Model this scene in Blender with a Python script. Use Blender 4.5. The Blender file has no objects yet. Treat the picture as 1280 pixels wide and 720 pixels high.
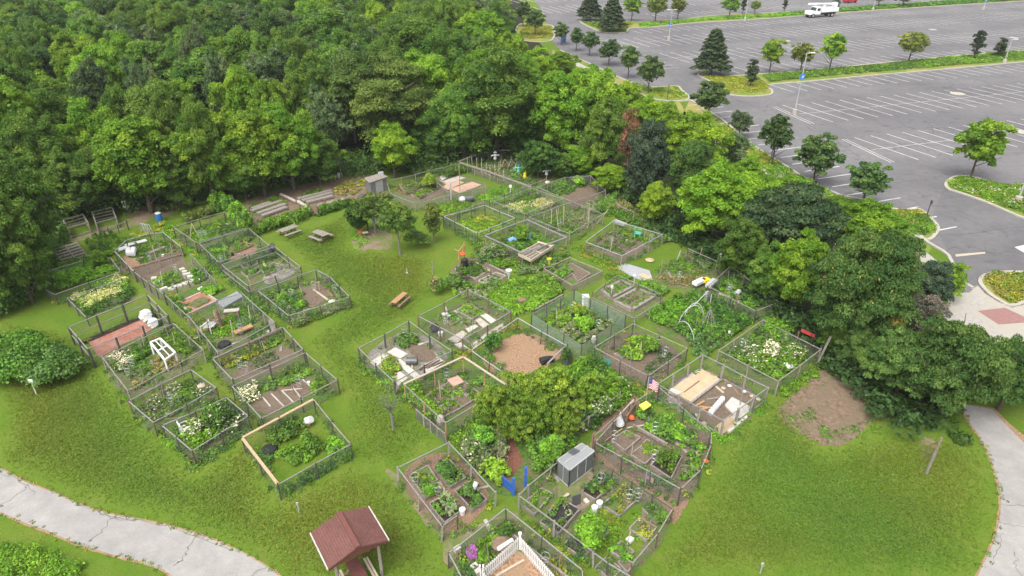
import bpy, math, random
import numpy as np
from mathutils import Vector, Matrix
random.seed(7); RNG = np.random.default_rng(11)
SC = bpy.context.scene; COL = SC.collection
# ---- survey: a photograph point on a level of known height -> metres on the ground
F = 850.0; TH = math.atan(480/850); H = 27.8
sn, cs = math.sin(TH), math.cos(TH)
def P(x, y, z=0.0):
    a = (x-640)/F; b = (y-360)/F; k = (H-z)/(sn+cs*b)
    return (k*a, k*(cs-sn*b))
def V3(x, y, z=0.0):
    p = P(x, y, z); return Vector((p[0], p[1], z))
def depth(X, Y, z=0): return Y*cs+(H-z)*sn
def height_at(X, Y, ytop):
    b = (ytop-360)/F; k = Y/(cs-sn*b); return H-k*(sn+cs*b)
def pix(X, Y, z=0):
    d = depth(X, Y, z); v = Y*sn-(H-z)*cs
    return 640+F*X/d, 360-F*v/d

# ---- materials
MATS = {}
def newmat(name, rough=0.8, spec=0.3):
    m = bpy.data.materials.new(name); m.use_nodes = True
    nt = m.node_tree; b = nt.nodes['Principled BSDF']
    b.inputs['Roughness'].default_value = rough
    b.inputs['Specular IOR Level'].default_value = spec
    MATS[name] = m
    return m, nt, b
def N(nt, t, **kw):
    n = nt.nodes.new(t)
    for k, v in kw.items():
        if k.startswith('i_'): n.inputs[k[2:].replace('_', ' ')].default_value = v
        else: setattr(n, k, v)
    return n
def ramp(nt, fac, stops):
    r = nt.nodes.new('ShaderNodeValToRGB'); e = r.color_ramp.elements
    while len(e) < len(stops): e.new(0.5)
    for q, (p, c) in zip(e, stops):
        q.position = p; q.color = (*c, 1) if len(c) == 3 else c
    nt.links.new(fac, r.inputs[0]); return r.outputs[0]
def mixc(nt, fac, a, b, mode='MIX'):
    m = nt.nodes.new('ShaderNodeMix'); m.data_type = 'RGBA'; m.blend_type = mode
    for s, v in ((0, fac), (6, a), (7, b)):
        if isinstance(v, (int, float)): m.inputs[s].default_value = v
        elif isinstance(v, tuple): m.inputs[s].default_value = (*v, 1) if len(v) == 3 else v
        else: nt.links.new(v, m.inputs[s])
    return m.outputs[2]
def noise(nt, scale, detail=4, rough=0.55, co=None, dist=0.0):
    n = N(nt, 'ShaderNodeTexNoise'); n.inputs['Scale'].default_value = scale
    n.inputs['Detail'].default_value = detail; n.inputs['Roughness'].default_value = rough
    n.inputs['Distortion'].default_value = dist
    if co is not None: nt.links.new(co, n.inputs['Vector'])
    return n.outputs['Fac']
def geo_co(nt):
    return N(nt, 'ShaderNodeNewGeometry').outputs['Position']
def bump(nt, b, h, strength=0.4, dist=0.05):
    n = N(nt, 'ShaderNodeBump'); n.inputs['Strength'].default_value = strength
    n.inputs['Distance'].default_value = dist
    nt.links.new(h, n.inputs['Height']); nt.links.new(n.outputs[0], b.inputs['Normal'])
def speckle(name, c1, c2, scale, c3=None, scale3=1.0, rough=0.9, bs=0.5, bd=0.03, lo=.35, hi=.65, spec=.2):
    """two-tone noise, a third tone in broad patches, position based"""
    m, nt, b = newmat(name, rough, spec); co = geo_co(nt)
    n1 = noise(nt, scale, 6, .65, co)
    c = ramp(nt, n1, [(lo, c1), (hi, c2)])
    if c3:
        n2 = noise(nt, scale3, 4, .6, co)
        f = ramp(nt, n2, [(.42, (0, 0, 0)), (.62, (1, 1, 1))])
        c = mixc(nt, f, c, c3)
    nt.links.new(c, b.inputs['Base Color'])
    if bs: bump(nt, b, n1, bs, bd)
    return m
# lawn: mown, patchy, yellower on worn ground
m, nt, b = newmat('lawn', .95, .1); co = geo_co(nt)
n_b = noise(nt, .07, 5, .6, co); n_m = noise(nt, .55, 6, .65, co); n_f = noise(nt, 9, 6, .75, co); n_c = noise(nt, 2.4, 5, .7, co, .6)
c = ramp(nt, n_b, [(.36, (.074, .142, .014)), (.50, (.104, .168, .019)), (.64, (.145, .178, .030))])
c2 = ramp(nt, n_m, [(.34, (.080, .155, .014)), (.5, (.106, .168, .019)), (.68, (.155, .180, .036))])
c = mixc(nt, .5, c, c2)
c3 = ramp(nt, n_c, [(.3, (.86, .89, .84)), (.5, (1, 1, 1)), (.72, (1.1, 1.07, 1.1))])
c = mixc(nt, .75, c, c3, 'MULTIPLY')
c4 = ramp(nt, n_f, [(.3, (.68, .72, .68)), (.5, (1, 1, 1)), (.7, (1.25, 1.22, 1.2))])
c = mixc(nt, .7, c, c4, 'MULTIPLY')
nt.links.new(c, b.inputs['Base Color']); bump(nt, b, n_f, .7, .06)
speckle('rough_grass', (.10, .16, .02), (.26, .27, .05), 2.2, (.09, .2, .02), .3)
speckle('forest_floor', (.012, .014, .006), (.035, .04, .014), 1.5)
speckle('verge_grass', (.075, .15, .018), (.17, .23, .035), 3.0, (.26, .23, .07), .12)
speckle('soil', (.10, .07, .05), (.19, .14, .105), 5, (.15, .12, .085), .8, bs=.8, bd=.06)
speckle('dark_soil', (.022, .017, .013), (.06, .045, .035), 6, bs=.8, bd=.06)
speckle('weedy_soil', (.085, .085, .042), (.19, .165, .10), 5, (.085, .14, .028), 1.5, bs=.8, bd=.06)
speckle('weedy_ground', (.035, .085, .012), (.10, .18, .028), 4, (.13, .12, .06), .9, bs=.9, bd=.08)
speckle('dirt', (.15, .112, .075), (.27, .205, .145), 3.5, (.115, .16, .035), .42, bs=.7, bd=.06)
speckle('bare_dirt', (.115, .078, .052), (.25, .18, .128), 3.2, (.17, .13, .085), .9, bs=1, bd=.1)
speckle('mulch', (.12, .075, .045), (.30, .20, .13), 11, (.24, .16, .105), .9, bs=1, bd=.05)
speckle('straw_mulch', (.15, .08, .045), (.46, .30, .19), 10, (.30, .20, .12), .8, bs=1, bd=.06)
speckle('gravel', (.13, .12, .10), (.34, .32, .28), 8, (.14, .13, .08), 1.2)
speckle('red_mulch', (.12, .05, .035), (.22, .10, .07), 9)
speckle('woven_cloth', (.02, .02, .02), (.05, .05, .048), 12)
# asphalt of the car park, with patches, sealed cracks and stains
def asphalt(name, c1, c2, cr, crack_scale, crack_w, joint=None):
    m, nt, b = newmat(name, .88, .25); co = geo_co(nt)
    n1 = noise(nt, .09, 5, .6, co); n2 = noise(nt, 1.1, 6, .7, co); n3 = noise(nt, 25, 3, .7, co)
    c = ramp(nt, n1, [(.35, c1), (.65, c2)])
    c = mixc(nt, .6, c, ramp(nt, n2, [(.3, (.74, .74, .75)), (.7, (1.18, 1.17, 1.16))]), 'MULTIPLY')
    c = mixc(nt, .6, c, ramp(nt, n3, [(.3, (.75, .75, .75)), (.7, (1.25, 1.25, 1.25))]), 'MULTIPLY')
    if name != 'path_paving':   # oil spots and worn wheel lanes
        st = noise(nt, .55, 3, .5, co, 1.2); c = mixc(nt, ramp(nt, st, [(.60, (0, 0, 0)), (.70, (.55, .55, .55))]), c, cr)
        st2 = noise(nt, .035, 4, .7, co, .8); c = mixc(nt, .8, c, ramp(nt, st2, [(.4, (.86, .86, .87)), (.5, (1, 1, 1)), (.6, (1.1, 1.1, 1.09))]), 'MULTIPLY')
    else:
        st = noise(nt, .8, 5, .7, co, .5); c = mixc(nt, .7, c, ramp(nt, st, [(.35, (.90, .89, .87)), (.6, (1.03, 1.02, 1.01))]), 'MULTIPLY')
    # crack network: distance to voronoi edges on a warped plane
    w = N(nt, 'ShaderNodeTexNoise'); w.inputs['Scale'].default_value = .35; w.inputs['Detail'].default_value = 5
    nt.links.new(co, w.inputs['Vector'])
    mx = N(nt, 'ShaderNodeMix'); mx.data_type = 'VECTOR'
    sub = N(nt, 'ShaderNodeVectorMath', operation='MULTIPLY_ADD'); sub.inputs[1].default_value = (5, 5, 0)
    nt.links.new(w.outputs['Color'], sub.inputs[0]); nt.links.new(co, sub.inputs[2])
    v = N(nt, 'ShaderNodeTexVoronoi', feature='DISTANCE_TO_EDGE'); v.inputs['Scale'].default_value = crack_scale
    nt.links.new(sub.outputs[0], v.inputs['Vector'])
    f = ramp(nt, v.outputs['Distance'], [(0, (1, 1, 1)), (crack_w, (0, 0, 0))])
    gate = ramp(nt, noise(nt, .13, 3, .5, co), [(.47, (0, 0, 0)), (.56, (1, 1, 1))])
    f = mixc(nt, 1.0, f, gate, 'MULTIPLY')
    c = mixc(nt, f, c, cr)
    nt.links.new(c, b.inputs['Base Color']); bump(nt, b, n3, .25, .01)
    return m
asphalt('asphalt', (.126, .122, .125), (.168, .162, .164), (.075, .073, .073), .06, .007)
asphalt('asphalt_new', (.112, .109, .112), (.142, .138, .141), (.08, .08, .08), .07, .004)
asphalt('path_paving', (.285, .275, .262), (.325, .312, .298), (.20, .19, .17), .11, .004)
speckle('concrete', (.30, .28, .25), (.40, .38, .34), 3, (.36, .33, .28), .5, bs=.2)
speckle('kerb_concrete', (.33, .30, .26), (.45, .42, .36), 3, (.37, .34, .29), .6, bs=.2)
speckle('red_paver', (.24, .125, .115), (.31, .17, .155), 6, bs=.2)
speckle('road_paint', (.48, .47, .45), (.60, .59, .57), 6, (.38, .37, .36), .7, bs=0, rough=.7)
speckle('brick_red', (.24, .085, .06), (.38, .16, .11), 7, (.32, .19, .145), 1.4, bs=.5)
def plain(name, col, rough=.6, spec=.4, metal=0.0, var=.15, scale=6):
    m, nt, b = newmat(name, rough, spec); b.inputs['Metallic'].default_value = metal
    n1 = noise(nt, scale, 5, .65, geo_co(nt))
    c = ramp(nt, n1, [(.3, tuple(q*(1-var) for q in col)), (.7, tuple(min(1, q*(1+var)) for q in col))])
    nt.links.new(c, b.inputs['Base Color']); return m
plain('grey_pipe', (.27, .265, .255), .55, .4, .2)
plain('old_rail', (.24, .22, .195), .85, .2, 0, .3)
plain('post_dark', (.075, .068, .06), .8, .3, 0, .3)
plain('post_brown', (.14, .095, .065), .85, .2, 0, .3)
plain('wire', (.20, .20, .19), .55, .4, .3)
plain('green_net', (.22, .30, .24), .7, .2)
plain('new_timber', (.42, .31, .19), .75, .3, 0, .18)
plain('pale_timber', (.43, .36, .27), .8, .2, 0, .15)
plain('grey_timber', (.25, .22, .19), .9, .15, 0, .3)
plain('brown_timber', (.21, .14, .10), .85, .2, 0, .3)
plain('orange_timber', (.38, .22, .11), .7, .3, 0, .2)
plain('white_plastic', (.66, .66, .64), .4, .5, 0, .05)
plain('white_paint', (.68, .67, .65), .6, .4, 0, .08)
plain('white_cloth', (.58, .58, .58), .9, .1, 0, .08)
plain('grey_panel', (.36, .37, .37), .45, .5, 0, .12)
plain('dark_panel', (.085, .09, .095), .4, .5, 0, .2)
plain('steel', (.45, .46, .47), .4, .5, .6, .1)
plain('black_plastic', (.02, .02, .021), .5, .4, 0, .3)
plain('green_plastic', (.02, .20, .14), .45, .4, 0, .15)
plain('mint_plastic', (.10, .50, .33), .45, .4, 0, .15)
plain('blue_plastic', (.03, .16, .42), .45, .4, 0, .15)
plain('blue_paint', (.025, .11, .42), .6, .4, 0, .2)
plain('blue_tarp', (.16, .30, .52), .6, .3, 0, .3)
plain('orange_plastic', (.75, .11, .03), .5, .4, 0, .1)
plain('yellow_plastic', (.78, .74, .10), .5, .4, 0, .08)
plain('sign_yellow', (.80, .55, .03), .5, .4, 0, .08)
plain('red_board', (.48, .055, .05), .7, .3, 0, .2)
plain('terracotta', (.48, .18, .09), .85, .2, 0, .15)
plain('paving_slab', (.40, .36, .31), .85, .2, 0, .2, 2.5)
plain('pink_slab', (.44, .29, .22), .85, .2, 0, .2, 2.5)
plain('cardboard', (.47, .35, .22), .9, .1, 0, .15, 2)
plain('stone_white', (.48, .45, .40), .85, .2, 0, .2, 3)
plain('car_red', (.35, .01, .02), .25, .6, 0, .02)
plain('truck_white', (.78, .78, .78), .3, .5, 0, .03)
plain('rubber', (.02, .02, .02), .8, .2)
plain('dark_glass', (.02, .025, .03), .08, .8, 0, .05)
plain('bark', (.10, .08, .062), .95, .1, 0, .35, 8)
plain('bark_grey', (.20, .18, .155), .95, .1, 0, .3, 8)
plain('flag_red', (.45, .03, .05), .8, .1); plain('flag_white', (.75, .74, .74), .8, .1); plain('flag_blue', (.03, .05, .22), .8, .1)
plain('lamp_grey', (.42, .43, .44), .5, .5, .3)
plain('sign_blue', (.05, .18, .60), .5, .4, 0, .05)
plain('hose_grey', (.42, .43, .43), .5, .4, 0, .05)
plain('purple_flower', (.30, .10, .48), .8, .1)
# shingle roof
m, nt, b = newmat('shingles', .9, .15); co = geo_co(nt)
n1 = noise(nt, 14, 5, .7, co); n2 = noise(nt, 1.3, 4, .6, co)
c = ramp(nt, n1, [(.3, (.115, .050, .042)), (.7, (.185, .094, .080))])
c = mixc(nt, .5, c, ramp(nt, n2, [(.35, (.78, .78, .78)), (.65, (1.2, 1.15, 1.15))]), 'MULTIPLY')
nt.links.new(c, b.inputs['Base Color']); bump(nt, b, n1, .5, .03)
plain('ridge_red', (.16, .065, .055), .85, .2, 0, .15); plain('soffit_red', (.13, .05, .04), .85, .2, 0, .15)
# greenhouse panel, polycarbonate
m, nt, b = newmat('polycarbonate', .25, .5); b.inputs['Base Color'].default_value = (.40, .41, .41, 1)
tr = N(nt, 'ShaderNodeBsdfTransparent'); ms = N(nt, 'ShaderNodeMixShader'); ms.inputs[0].default_value = .62
nt.links.new(tr.outputs[0], ms.inputs[1]); nt.links.new(b.outputs[0], ms.inputs[2])
nt.links.new(ms.outputs[0], nt.nodes['Material Output'].inputs[0])
m, nt, b = newmat('polycarbonate_side', .3, .5); b.inputs['Base Color'].default_value = (.17, .175, .18, 1)
tr = N(nt, 'ShaderNodeBsdfTransparent'); ms = N(nt, 'ShaderNodeMixShader'); ms.inputs[0].default_value = .72
nt.links.new(tr.outputs[0], ms.inputs[1]); nt.links.new(b.outputs[0], ms.inputs[2])
nt.links.new(ms.outputs[0], nt.nodes['Material Output'].inputs[0])
# foliage: colour of each leaf stored on the mesh, a little light passes through
def foliage(name, rough=.6, trans=.34, tint=(1.60, 1.42, 1.3), objvar=.2):
    m, nt, b = newmat(name, rough, .25)
    at = N(nt, 'ShaderNodeAttribute', attribute_name='leafcol')
    oi = N(nt, 'ShaderNodeObjectInfo')
    hs = N(nt, 'ShaderNodeHueSaturation')
    mr = N(nt, 'ShaderNodeMapRange'); mr.inputs['To Min'].default_value = 1-objvar; mr.inputs['To Max'].default_value = 1+objvar
    nt.links.new(oi.outputs['Random'], mr.inputs[0]); nt.links.new(mr.outputs[0], hs.inputs['Value'])
    mr2 = N(nt, 'ShaderNodeMapRange'); mr2.inputs['To Min'].default_value = .493; mr2.inputs['To Max'].default_value = .512
    wn = N(nt, 'ShaderNodeTexWhiteNoise', noise_dimensions='1D'); nt.links.new(oi.outputs['Random'], wn.inputs['W'])
    nt.links.new(wn.outputs['Value'], mr2.inputs[0]); nt.links.new(mr2.outputs[0], hs.inputs['Hue'])
    nt.links.new(at.outputs['Color'], hs.inputs['Color'])
    c = mixc(nt, 1.0, hs.outputs[0], tint, 'MULTIPLY')
    nt.links.new(c, b.inputs['Base Color'])
    tl = N(nt, 'ShaderNodeBsdfTranslucent'); nt.links.new(mixc(nt, 1.0, c, (1.25, 1.2, .6), 'MULTIPLY'), tl.inputs['Color'])
    ms = N(nt, 'ShaderNodeMixShader'); ms.inputs[0].default_value = trans
    nt.links.new(b.outputs[0], ms.inputs[1]); nt.links.new(tl.outputs[0], ms.inputs[2])
    nt.links.new(ms.outputs[0], nt.nodes['Material Output'].inputs[0])
foliage('foliage'); foliage('flowers', trans=.15, objvar=.03)

# ---- mesh building
class MB:
    def __init__(s): s.v = []; s.f = []; s.mi = []; s.cur = 0
    def add(s, vs, fs):
        o = len(s.v); s.v += [tuple(q) for q in vs]
        s.f += [tuple(i+o for i in f) for f in fs]; s.mi += [s.cur]*len(fs)
    def box(s, c, size, rot=0.0, m=None):
        x, y, z = (q/2 for q in size)
        vs = [Vector((a*x, b_*y, d*z)) for d in (-1, 1) for b_ in (-1, 1) for a in (-1, 1)]
        R = m if m is not None else Matrix.Rotation(rot, 3, 'Z')
        vs = [R@q+Vector(c) for q in vs]
        s.add(vs, [(0, 2, 3, 1), (4, 5, 7, 6), (0, 1, 5, 4), (2, 6, 7, 3), (0, 4, 6, 2), (1, 3, 7, 5)])
    def beam(s, a, b, w, h=None):
        a = Vector(a); b = Vector(b); h = h or w; d = b-a; L = d.length
        if L < 1e-5: return
        d.normalize(); up = Vector((0, 0, 1)) if abs(d.z) < .95 else Vector((0, 1, 0))
        sd = d.cross(up).normalized(); up = sd.cross(d)
        R = Matrix((d, sd, up)).transposed()
        s.box((a+b)/2, (L, w, h), m=R)
    def tube(s, pts, r, n=6, r2=None):
        pts = [Vector(p) for p in pts]; K = len(pts); vs = []; fs = []
        for i, p in enumerate(pts):
            d = (pts[min(i+1, K-1)]-pts[max(i-1, 0)]).normalized()
            up = Vector((0, 0, 1)) if abs(d.z) < .9 else Vector((0, 1, 0))
            u = d.cross(up).normalized(); w = u.cross(d)
            rr = r if r2 is None else r+(r2-r)*i/(K-1)
            for k in range(n):
                t = 2*math.pi*k/n; vs.append(p+u*math.cos(t)*rr+w*math.sin(t)*rr)
        for i in range(K-1):
            for k in range(n):
                a = i*n+k; b = i*n+(k+1) % n; fs.append((a, b, b+n, a+n))
        fs.append(tuple(range(n-1, -1, -1))); fs.append(tuple(range((K-1)*n, K*n)))
        s.add(vs, fs)
    def lathe(s, c, prof, n=12):
        vs = []; fs = []; c = Vector(c)
        for r, z in prof:
            for k in range(n):
                t = 2*math.pi*k/n; vs.append(c+Vector((r*math.cos(t), r*math.sin(t), z)))
        for i in range(len(prof)-1):
            for k in range(n):
                a = i*n+k; b = i*n+(k+1) % n; fs.append((a, b, b+n, a+n))
        fs.append(tuple(range(n-1, -1, -1))); fs.append(tuple(range((len(prof)-1)*n, len(prof)*n)))
        s.add(vs, fs)
    def slab(s, poly, z0, z1):
        n = len(poly); vs = [(p[0], p[1], z0) for p in poly]+[(p[0], p[1], z1) for p in poly]
        fs = [tuple(range(n-1, -1, -1)), tuple(range(n, 2*n))]+[(i, (i+1) % n, n+(i+1) % n, n+i) for i in range(n)]
        s.add(vs, fs)
    def prism(s, quad_list): pass
    def build(s, name, mats, parent=None):
        me = bpy.data.meshes.new(name); me.from_pydata(s.v, [], s.f)
        for m_ in (mats if isinstance(mats, (list, tuple)) else [mats]): me.materials.append(MATS[m_])
        if any(s.mi): me.polygons.foreach_set('material_index', s.mi)
        me.validate(); me.update()
        o = bpy.data.objects.new(name, me); COL.objects.link(o)
        if parent: o.parent = parent
        return o
def tag(o, label=None, cat=None, group=None, kind=None):
    if label: o['label'] = label
    if cat: o['category'] = cat
    if group: o['group'] = group
    if kind: o['kind'] = kind
    return o
def empty(name, loc, label, cat, group=None, rz=0.0):
    o = bpy.data.objects.new(name, None); COL.objects.link(o)
    o.location = loc; o.rotation_euler = (0, 0, rz); o.empty_display_size = .2
    return tag(o, label, cat, group)
def sheet(name, pts, z, mat, kind='structure', world=False):
    """flat ground sheet through photograph points"""
    g = pts if world else [P(x, y) for x, y in pts]
    A = sum(g[i][0]*g[(i+1) % len(g)][1]-g[(i+1) % len(g)][0]*g[i][1] for i in range(len(g)))
    if A < 0: g = g[::-1]
    me = bpy.data.meshes.new(name); me.from_pydata([(x, y, z) for x, y in g], [], [tuple(range(len(g)))])
    me.materials.append(MATS[mat]); o = bpy.data.objects.new(name, me); COL.objects.link(o)
    o['kind'] = kind; return o
def smooth(pts, n=6, closed=False):
    out = []; K = len(pts)
    for i in range(K if closed else K-1):
        if closed: p = [pts[(i+j-1) % K] for j in range(4)]
        else: p = [pts[max(0, min(K-1, i+j-1))] for j in range(4)]
        for k in range(n):
            t = k/n
            out.append(tuple(.5*((2*p[1][a])+(-p[0][a]+p[2][a])*t+(2*p[0][a]-5*p[1][a]+4*p[2][a]-p[3][a])*t*t+(-p[0][a]+3*p[1][a]-3*p[2][a]+p[3][a])*t**3) for a in range(2)))
    if not closed: out.append(tuple(pts[-1]))
    return out
def ragged(pts, n=8, amp=1.5):
    s = smooth(pts, n, True)
    return [(x+random.uniform(-amp, amp), y+random.uniform(-amp, amp)*.6) for x, y in s]

# ---- foliage meshes: many small folded leaves
def leaf_mesh(name, C, Nn, S, col, mat='foliage', aspect=1.5, parent=None, link=True):
    n = len(C); C = np.asarray(C, float); Nn = np.asarray(Nn, float); Nn /= np.linalg.norm(Nn, axis=1, keepdims=True)+1e-9
    r = RNG.normal(size=(n, 3)); U = np.cross(Nn, r); U /= np.linalg.norm(U, axis=1, keepdims=True)+1e-9
    W = np.cross(Nn, U); S = np.asarray(S, float).reshape(-1, 1)*np.ones((n, 1))
    L = S*aspect**.5*.5; B = S/aspect**.5*.5
    v = np.empty((n, 4, 3)); v[:, 0] = C-U*L; v[:, 1] = C+W*B+Nn*S*.12; v[:, 2] = C+U*L-Nn*S*.1; v[:, 3] = C-W*B+Nn*S*.12
    me = bpy.data.meshes.new(name); me.vertices.add(4*n); me.vertices.foreach_set('co', v.ravel())
    me.loops.add(4*n); me.loops.foreach_set('vertex_index', np.arange(4*n, dtype=np.int32))
    me.polygons.add(n); me.polygons.foreach_set('loop_start', np.arange(0, 4*n, 4, dtype=np.int32))
    me.polygons.foreach_set('loop_total', np.full(n, 4, dtype=np.int32))
    a = me.attributes.new('leafcol', 'FLOAT_COLOR', 'FACE')
    cc = np.ones((n, 4)); cc[:, :3] = np.clip(col, 0, 1); a.data.foreach_set('color', cc.ravel())
    me.materials.append(MATS[mat]); me.update(calc_edges=True)
    if not link: return me
    o = bpy.data.objects.new(name, me); COL.objects.link(o)
    if parent: o.parent = parent
    return o
def dome_leaves(clumps, colf, down=-.25, up=.35):
    """clumps: (x,y,z,rx,ry,rz,n,tone) -> leaves over each clump's shell, facing out and up"""
    Cs = []; Ns = []; Ks = []
    for x, y, z, rx, ry, rz, n, tone in clumps:
        d = RNG.normal(size=(n, 3)); d /= np.linalg.norm(d, axis=1, keepdims=True)
        d[:, 2] = np.where(d[:, 2] < down, -d[:, 2]*.6, d[:, 2])
        q = RNG.uniform(.72, 1.08, size=(n, 1))
        Cs.append(np.array([x, y, z])+d*q*np.array([rx, ry, rz]))
        Ns.append(d*.7+np.array([0, 0, up])+RNG.normal(size=(n, 3))*.45)
        j = 1+RNG.normal(size=(n, 1))*.17
        Ks.append(np.asarray(colf(tone))*np.clip(j, .5, 1.6))
    return np.concatenate(Cs), np.concatenate(Ns), np.concatenate(Ks)
# =================== THE SETTING ===================
R = math.radians
ground = sheet('lawn', [(-260, -20), (420, -20), (420, 560), (-260, 560)], 0, 'lawn', world=True)
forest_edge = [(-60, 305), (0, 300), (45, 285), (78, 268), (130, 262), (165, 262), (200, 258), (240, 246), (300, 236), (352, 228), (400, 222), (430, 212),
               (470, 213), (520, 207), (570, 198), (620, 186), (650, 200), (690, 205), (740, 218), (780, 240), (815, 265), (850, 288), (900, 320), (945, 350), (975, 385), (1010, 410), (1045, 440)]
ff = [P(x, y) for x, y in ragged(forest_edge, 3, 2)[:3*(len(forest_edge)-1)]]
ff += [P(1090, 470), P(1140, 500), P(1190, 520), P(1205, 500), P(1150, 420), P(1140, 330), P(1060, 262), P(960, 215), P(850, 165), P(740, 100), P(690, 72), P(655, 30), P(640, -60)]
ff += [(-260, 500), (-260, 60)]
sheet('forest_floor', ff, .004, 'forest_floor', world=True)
# car park surface, one sheet from the near kerb out past the frame
near = [(1320, 356), (1280, 360), (1245, 362), (1222, 366), (1216, 361), (1197, 347), (1185, 320), (1160, 303), (1150, 290), (1085, 252), (1050, 244), (1010, 225), (975, 203), (940, 181), (905, 150), (862, 124), (850, 117),
        (800, 108), (765, 92), (735, 78), (700, 62), (688, 50), (684, 35), (680, 18), (668, 0), (650, -30)]
nearg = [P(x, y) for x, y in near]
lot = nearg+[(-10, 420), (420, 520), (420, 20), P(1400, 352)]
sheet('car_park_surface', lot, .008, 'asphalt', world=True)
# darker resurfaced drive between the islands
sheet('drive_surface', [(1165, 270), (1174, 292), (1186, 320), (1200, 346), (1216, 360), (1223, 352), (1232, 343), (1245, 340), (1290, 340), (1290, 277), (1232, 254), (1196, 238), (1182, 228)], .012, 'asphalt_new')
def kerb_island(name, pts, grass='verge_grass', z=.14, w=.32, n=4):
    """raised bed with a concrete kerb: kerb ring and planted top"""
    g = [P(x, y) for x, y in smooth(pts, n, True)]
    A = sum(g[i][0]*g[(i+1) % len(g)][1]-g[(i+1) % len(g)][0]*g[i][1] for i in range(len(g)))
    if A < 0: g = g[::-1]
    inner = []
    for i in range(len(g)):
        a = Vector(g[i-1]); b = Vector(g[(i+1) % len(g)]); d = (b-a)
        if d.length < 1e-6: d = Vector((1, 0))
        d.normalize(); nrm = Vector((-d.y, d.x)); inner.append((g[i][0]+nrm.x*w, g[i][1]+nrm.y*w))
    mb = MB(); K = len(g)
    vs = [(x, y, 0) for x, y in g]+[(x, y, z) for x, y in g]+[(x, y, z) for x, y in inner]+[(x, y, z-.05) for x, y in inner]
    fs = []
    for i in range(K):
        j = (i+1) % K
        for r in range(3): fs.append((r*K+i, r*K+j, (r+1)*K+j, (r+1)*K+i))
    mb.add(vs, fs); o = mb.build('kerb', 'kerb_concrete'); o['kind'] = 'structure'
    me = bpy.data.meshes.new(name); me.from_pydata([(x, y, z-.03) for x, y in inner], [], [tuple(range(K))]); me.materials.append(MATS[grass])
    q = bpy.data.objects.new(name, me); COL.objects.link(q); q['kind'] = 'structure'
    return inner
ISL = {}
ISL['strip1'] = kerb_island('verge', [(871, 94), (888, 103), (905, 117), (935, 121), (963, 119), (966, 113), (960, 107), (1020, 101.5), (1100, 94), (1160, 89), (1290, 77), (1400, 66), (1400, 53), (1290, 62.5), (1200, 69.5), (1120, 77), (1040, 85), (960, 92), (905, 95), (880, 91)])
ISL['strip2'] = kerb_island('verge', [(724, 27), (740, 36), (755, 41), (783, 41), (788, 36), (820, 34), (870, 29), (960, 23.5), (1100, 13), (1280, 1.5), (1400, -6), (1400, -14), (1280, -6), (1120, 5), (1040, 12), (960, 16), (900, 19), (850, 24), (800, 27), (760, 25), (735, 24)])
ISL['isl3'] = kerb_island('verge', [(1180, 230), (1184, 237), (1196, 241), (1230, 253), (1285, 276), (1340, 290), (1340, 225), (1280, 230), (1262, 233), (1240, 228), (1215, 221), (1192, 221)])
ISL['isl4'] = kerb_island('verge', [(1222, 353), (1232, 366), (1246, 376), (1264, 384), (1290, 378), (1330, 372), (1330, 340), (1285, 340), (1250, 340), (1229, 344)])
ISL['isl1'] = kerb_island('verge', [(786, 101), (800, 108), (815, 109), (846, 108), (853, 113), (863, 123), (850, 127), (820, 125), (800, 118)])
ISL['isl2'] = kerb_island('verge', [(1100, 262), (1128, 262), (1150, 262), (1164, 273), (1174, 284), (1172, 293), (1160, 301), (1130, 290)])
ISL['isl0'] = kerb_island('verge', [(650, 30), (690, 32), (693, 46), (686, 52), (660, 52), (645, 46)])
# kerb along the near side of the car park
mb = MB()
kl = [P(x, y) for x, y in smooth([(1216, 361), (1197, 347), (1185, 320), (1160, 304), (1140, 288), (1085, 253), (1050, 244.5), (1010, 225.5), (975, 203.5), (940, 181.5), (905, 152), (862, 125)], 3)]
for a, b_ in zip(kl, kl[1:]): mb.beam((*a, .07), (*b_, .07), .3, .15)
kl = [P(x, y) for x, y in smooth([(800, 109), (765, 93), (735, 79), (700, 63)], 3)]
for a, b_ in zip(kl, kl[1:]): mb.beam((*a, .07), (*b_, .07), .3, .15)
mb.build('kerb', 'kerb_concrete')['kind'] = 'structure'
sheet('verge', [(862, 125), (905, 152), (940, 181.5), (975, 204), (1010, 226), (1050, 245), (1085, 254), (1140, 289), (1165, 310), (1150, 330), (1090, 285), (1010, 245), (950, 215), (900, 185), (850, 150)], .016, 'verge_grass')
sheet('verge', [(690, 62), (735, 79), (765, 93), (800, 109), (850, 128), (862, 150), (800, 130), (740, 105), (690, 80)], .016, 'verge_grass')
# concrete footpath running behind the kerb, seen in gaps between crowns
lp = smooth([(694, 66), (712, 71), (721, 80), (780, 112), (830, 142), (880, 170), (930, 200), (960, 214), (1010, 238), (1060, 262), (1110, 292), (1150, 318), (1185, 350), (1205, 375)], 3)
gl = [Vector(P(x, y)) for x, y in lp]; lft = []; rgt = []
for i, p in enumerate(gl):
    d = (gl[min(i+1, len(gl)-1)]-gl[max(0, i-1)]).normalized(); nn = Vector((-d.y, d.x)); lft.append(tuple(p+nn*.8)); rgt.append(tuple(p-nn*.8))
sheet('footpath', lft+rgt[::-1], .024, 'concrete', world=True)
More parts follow.
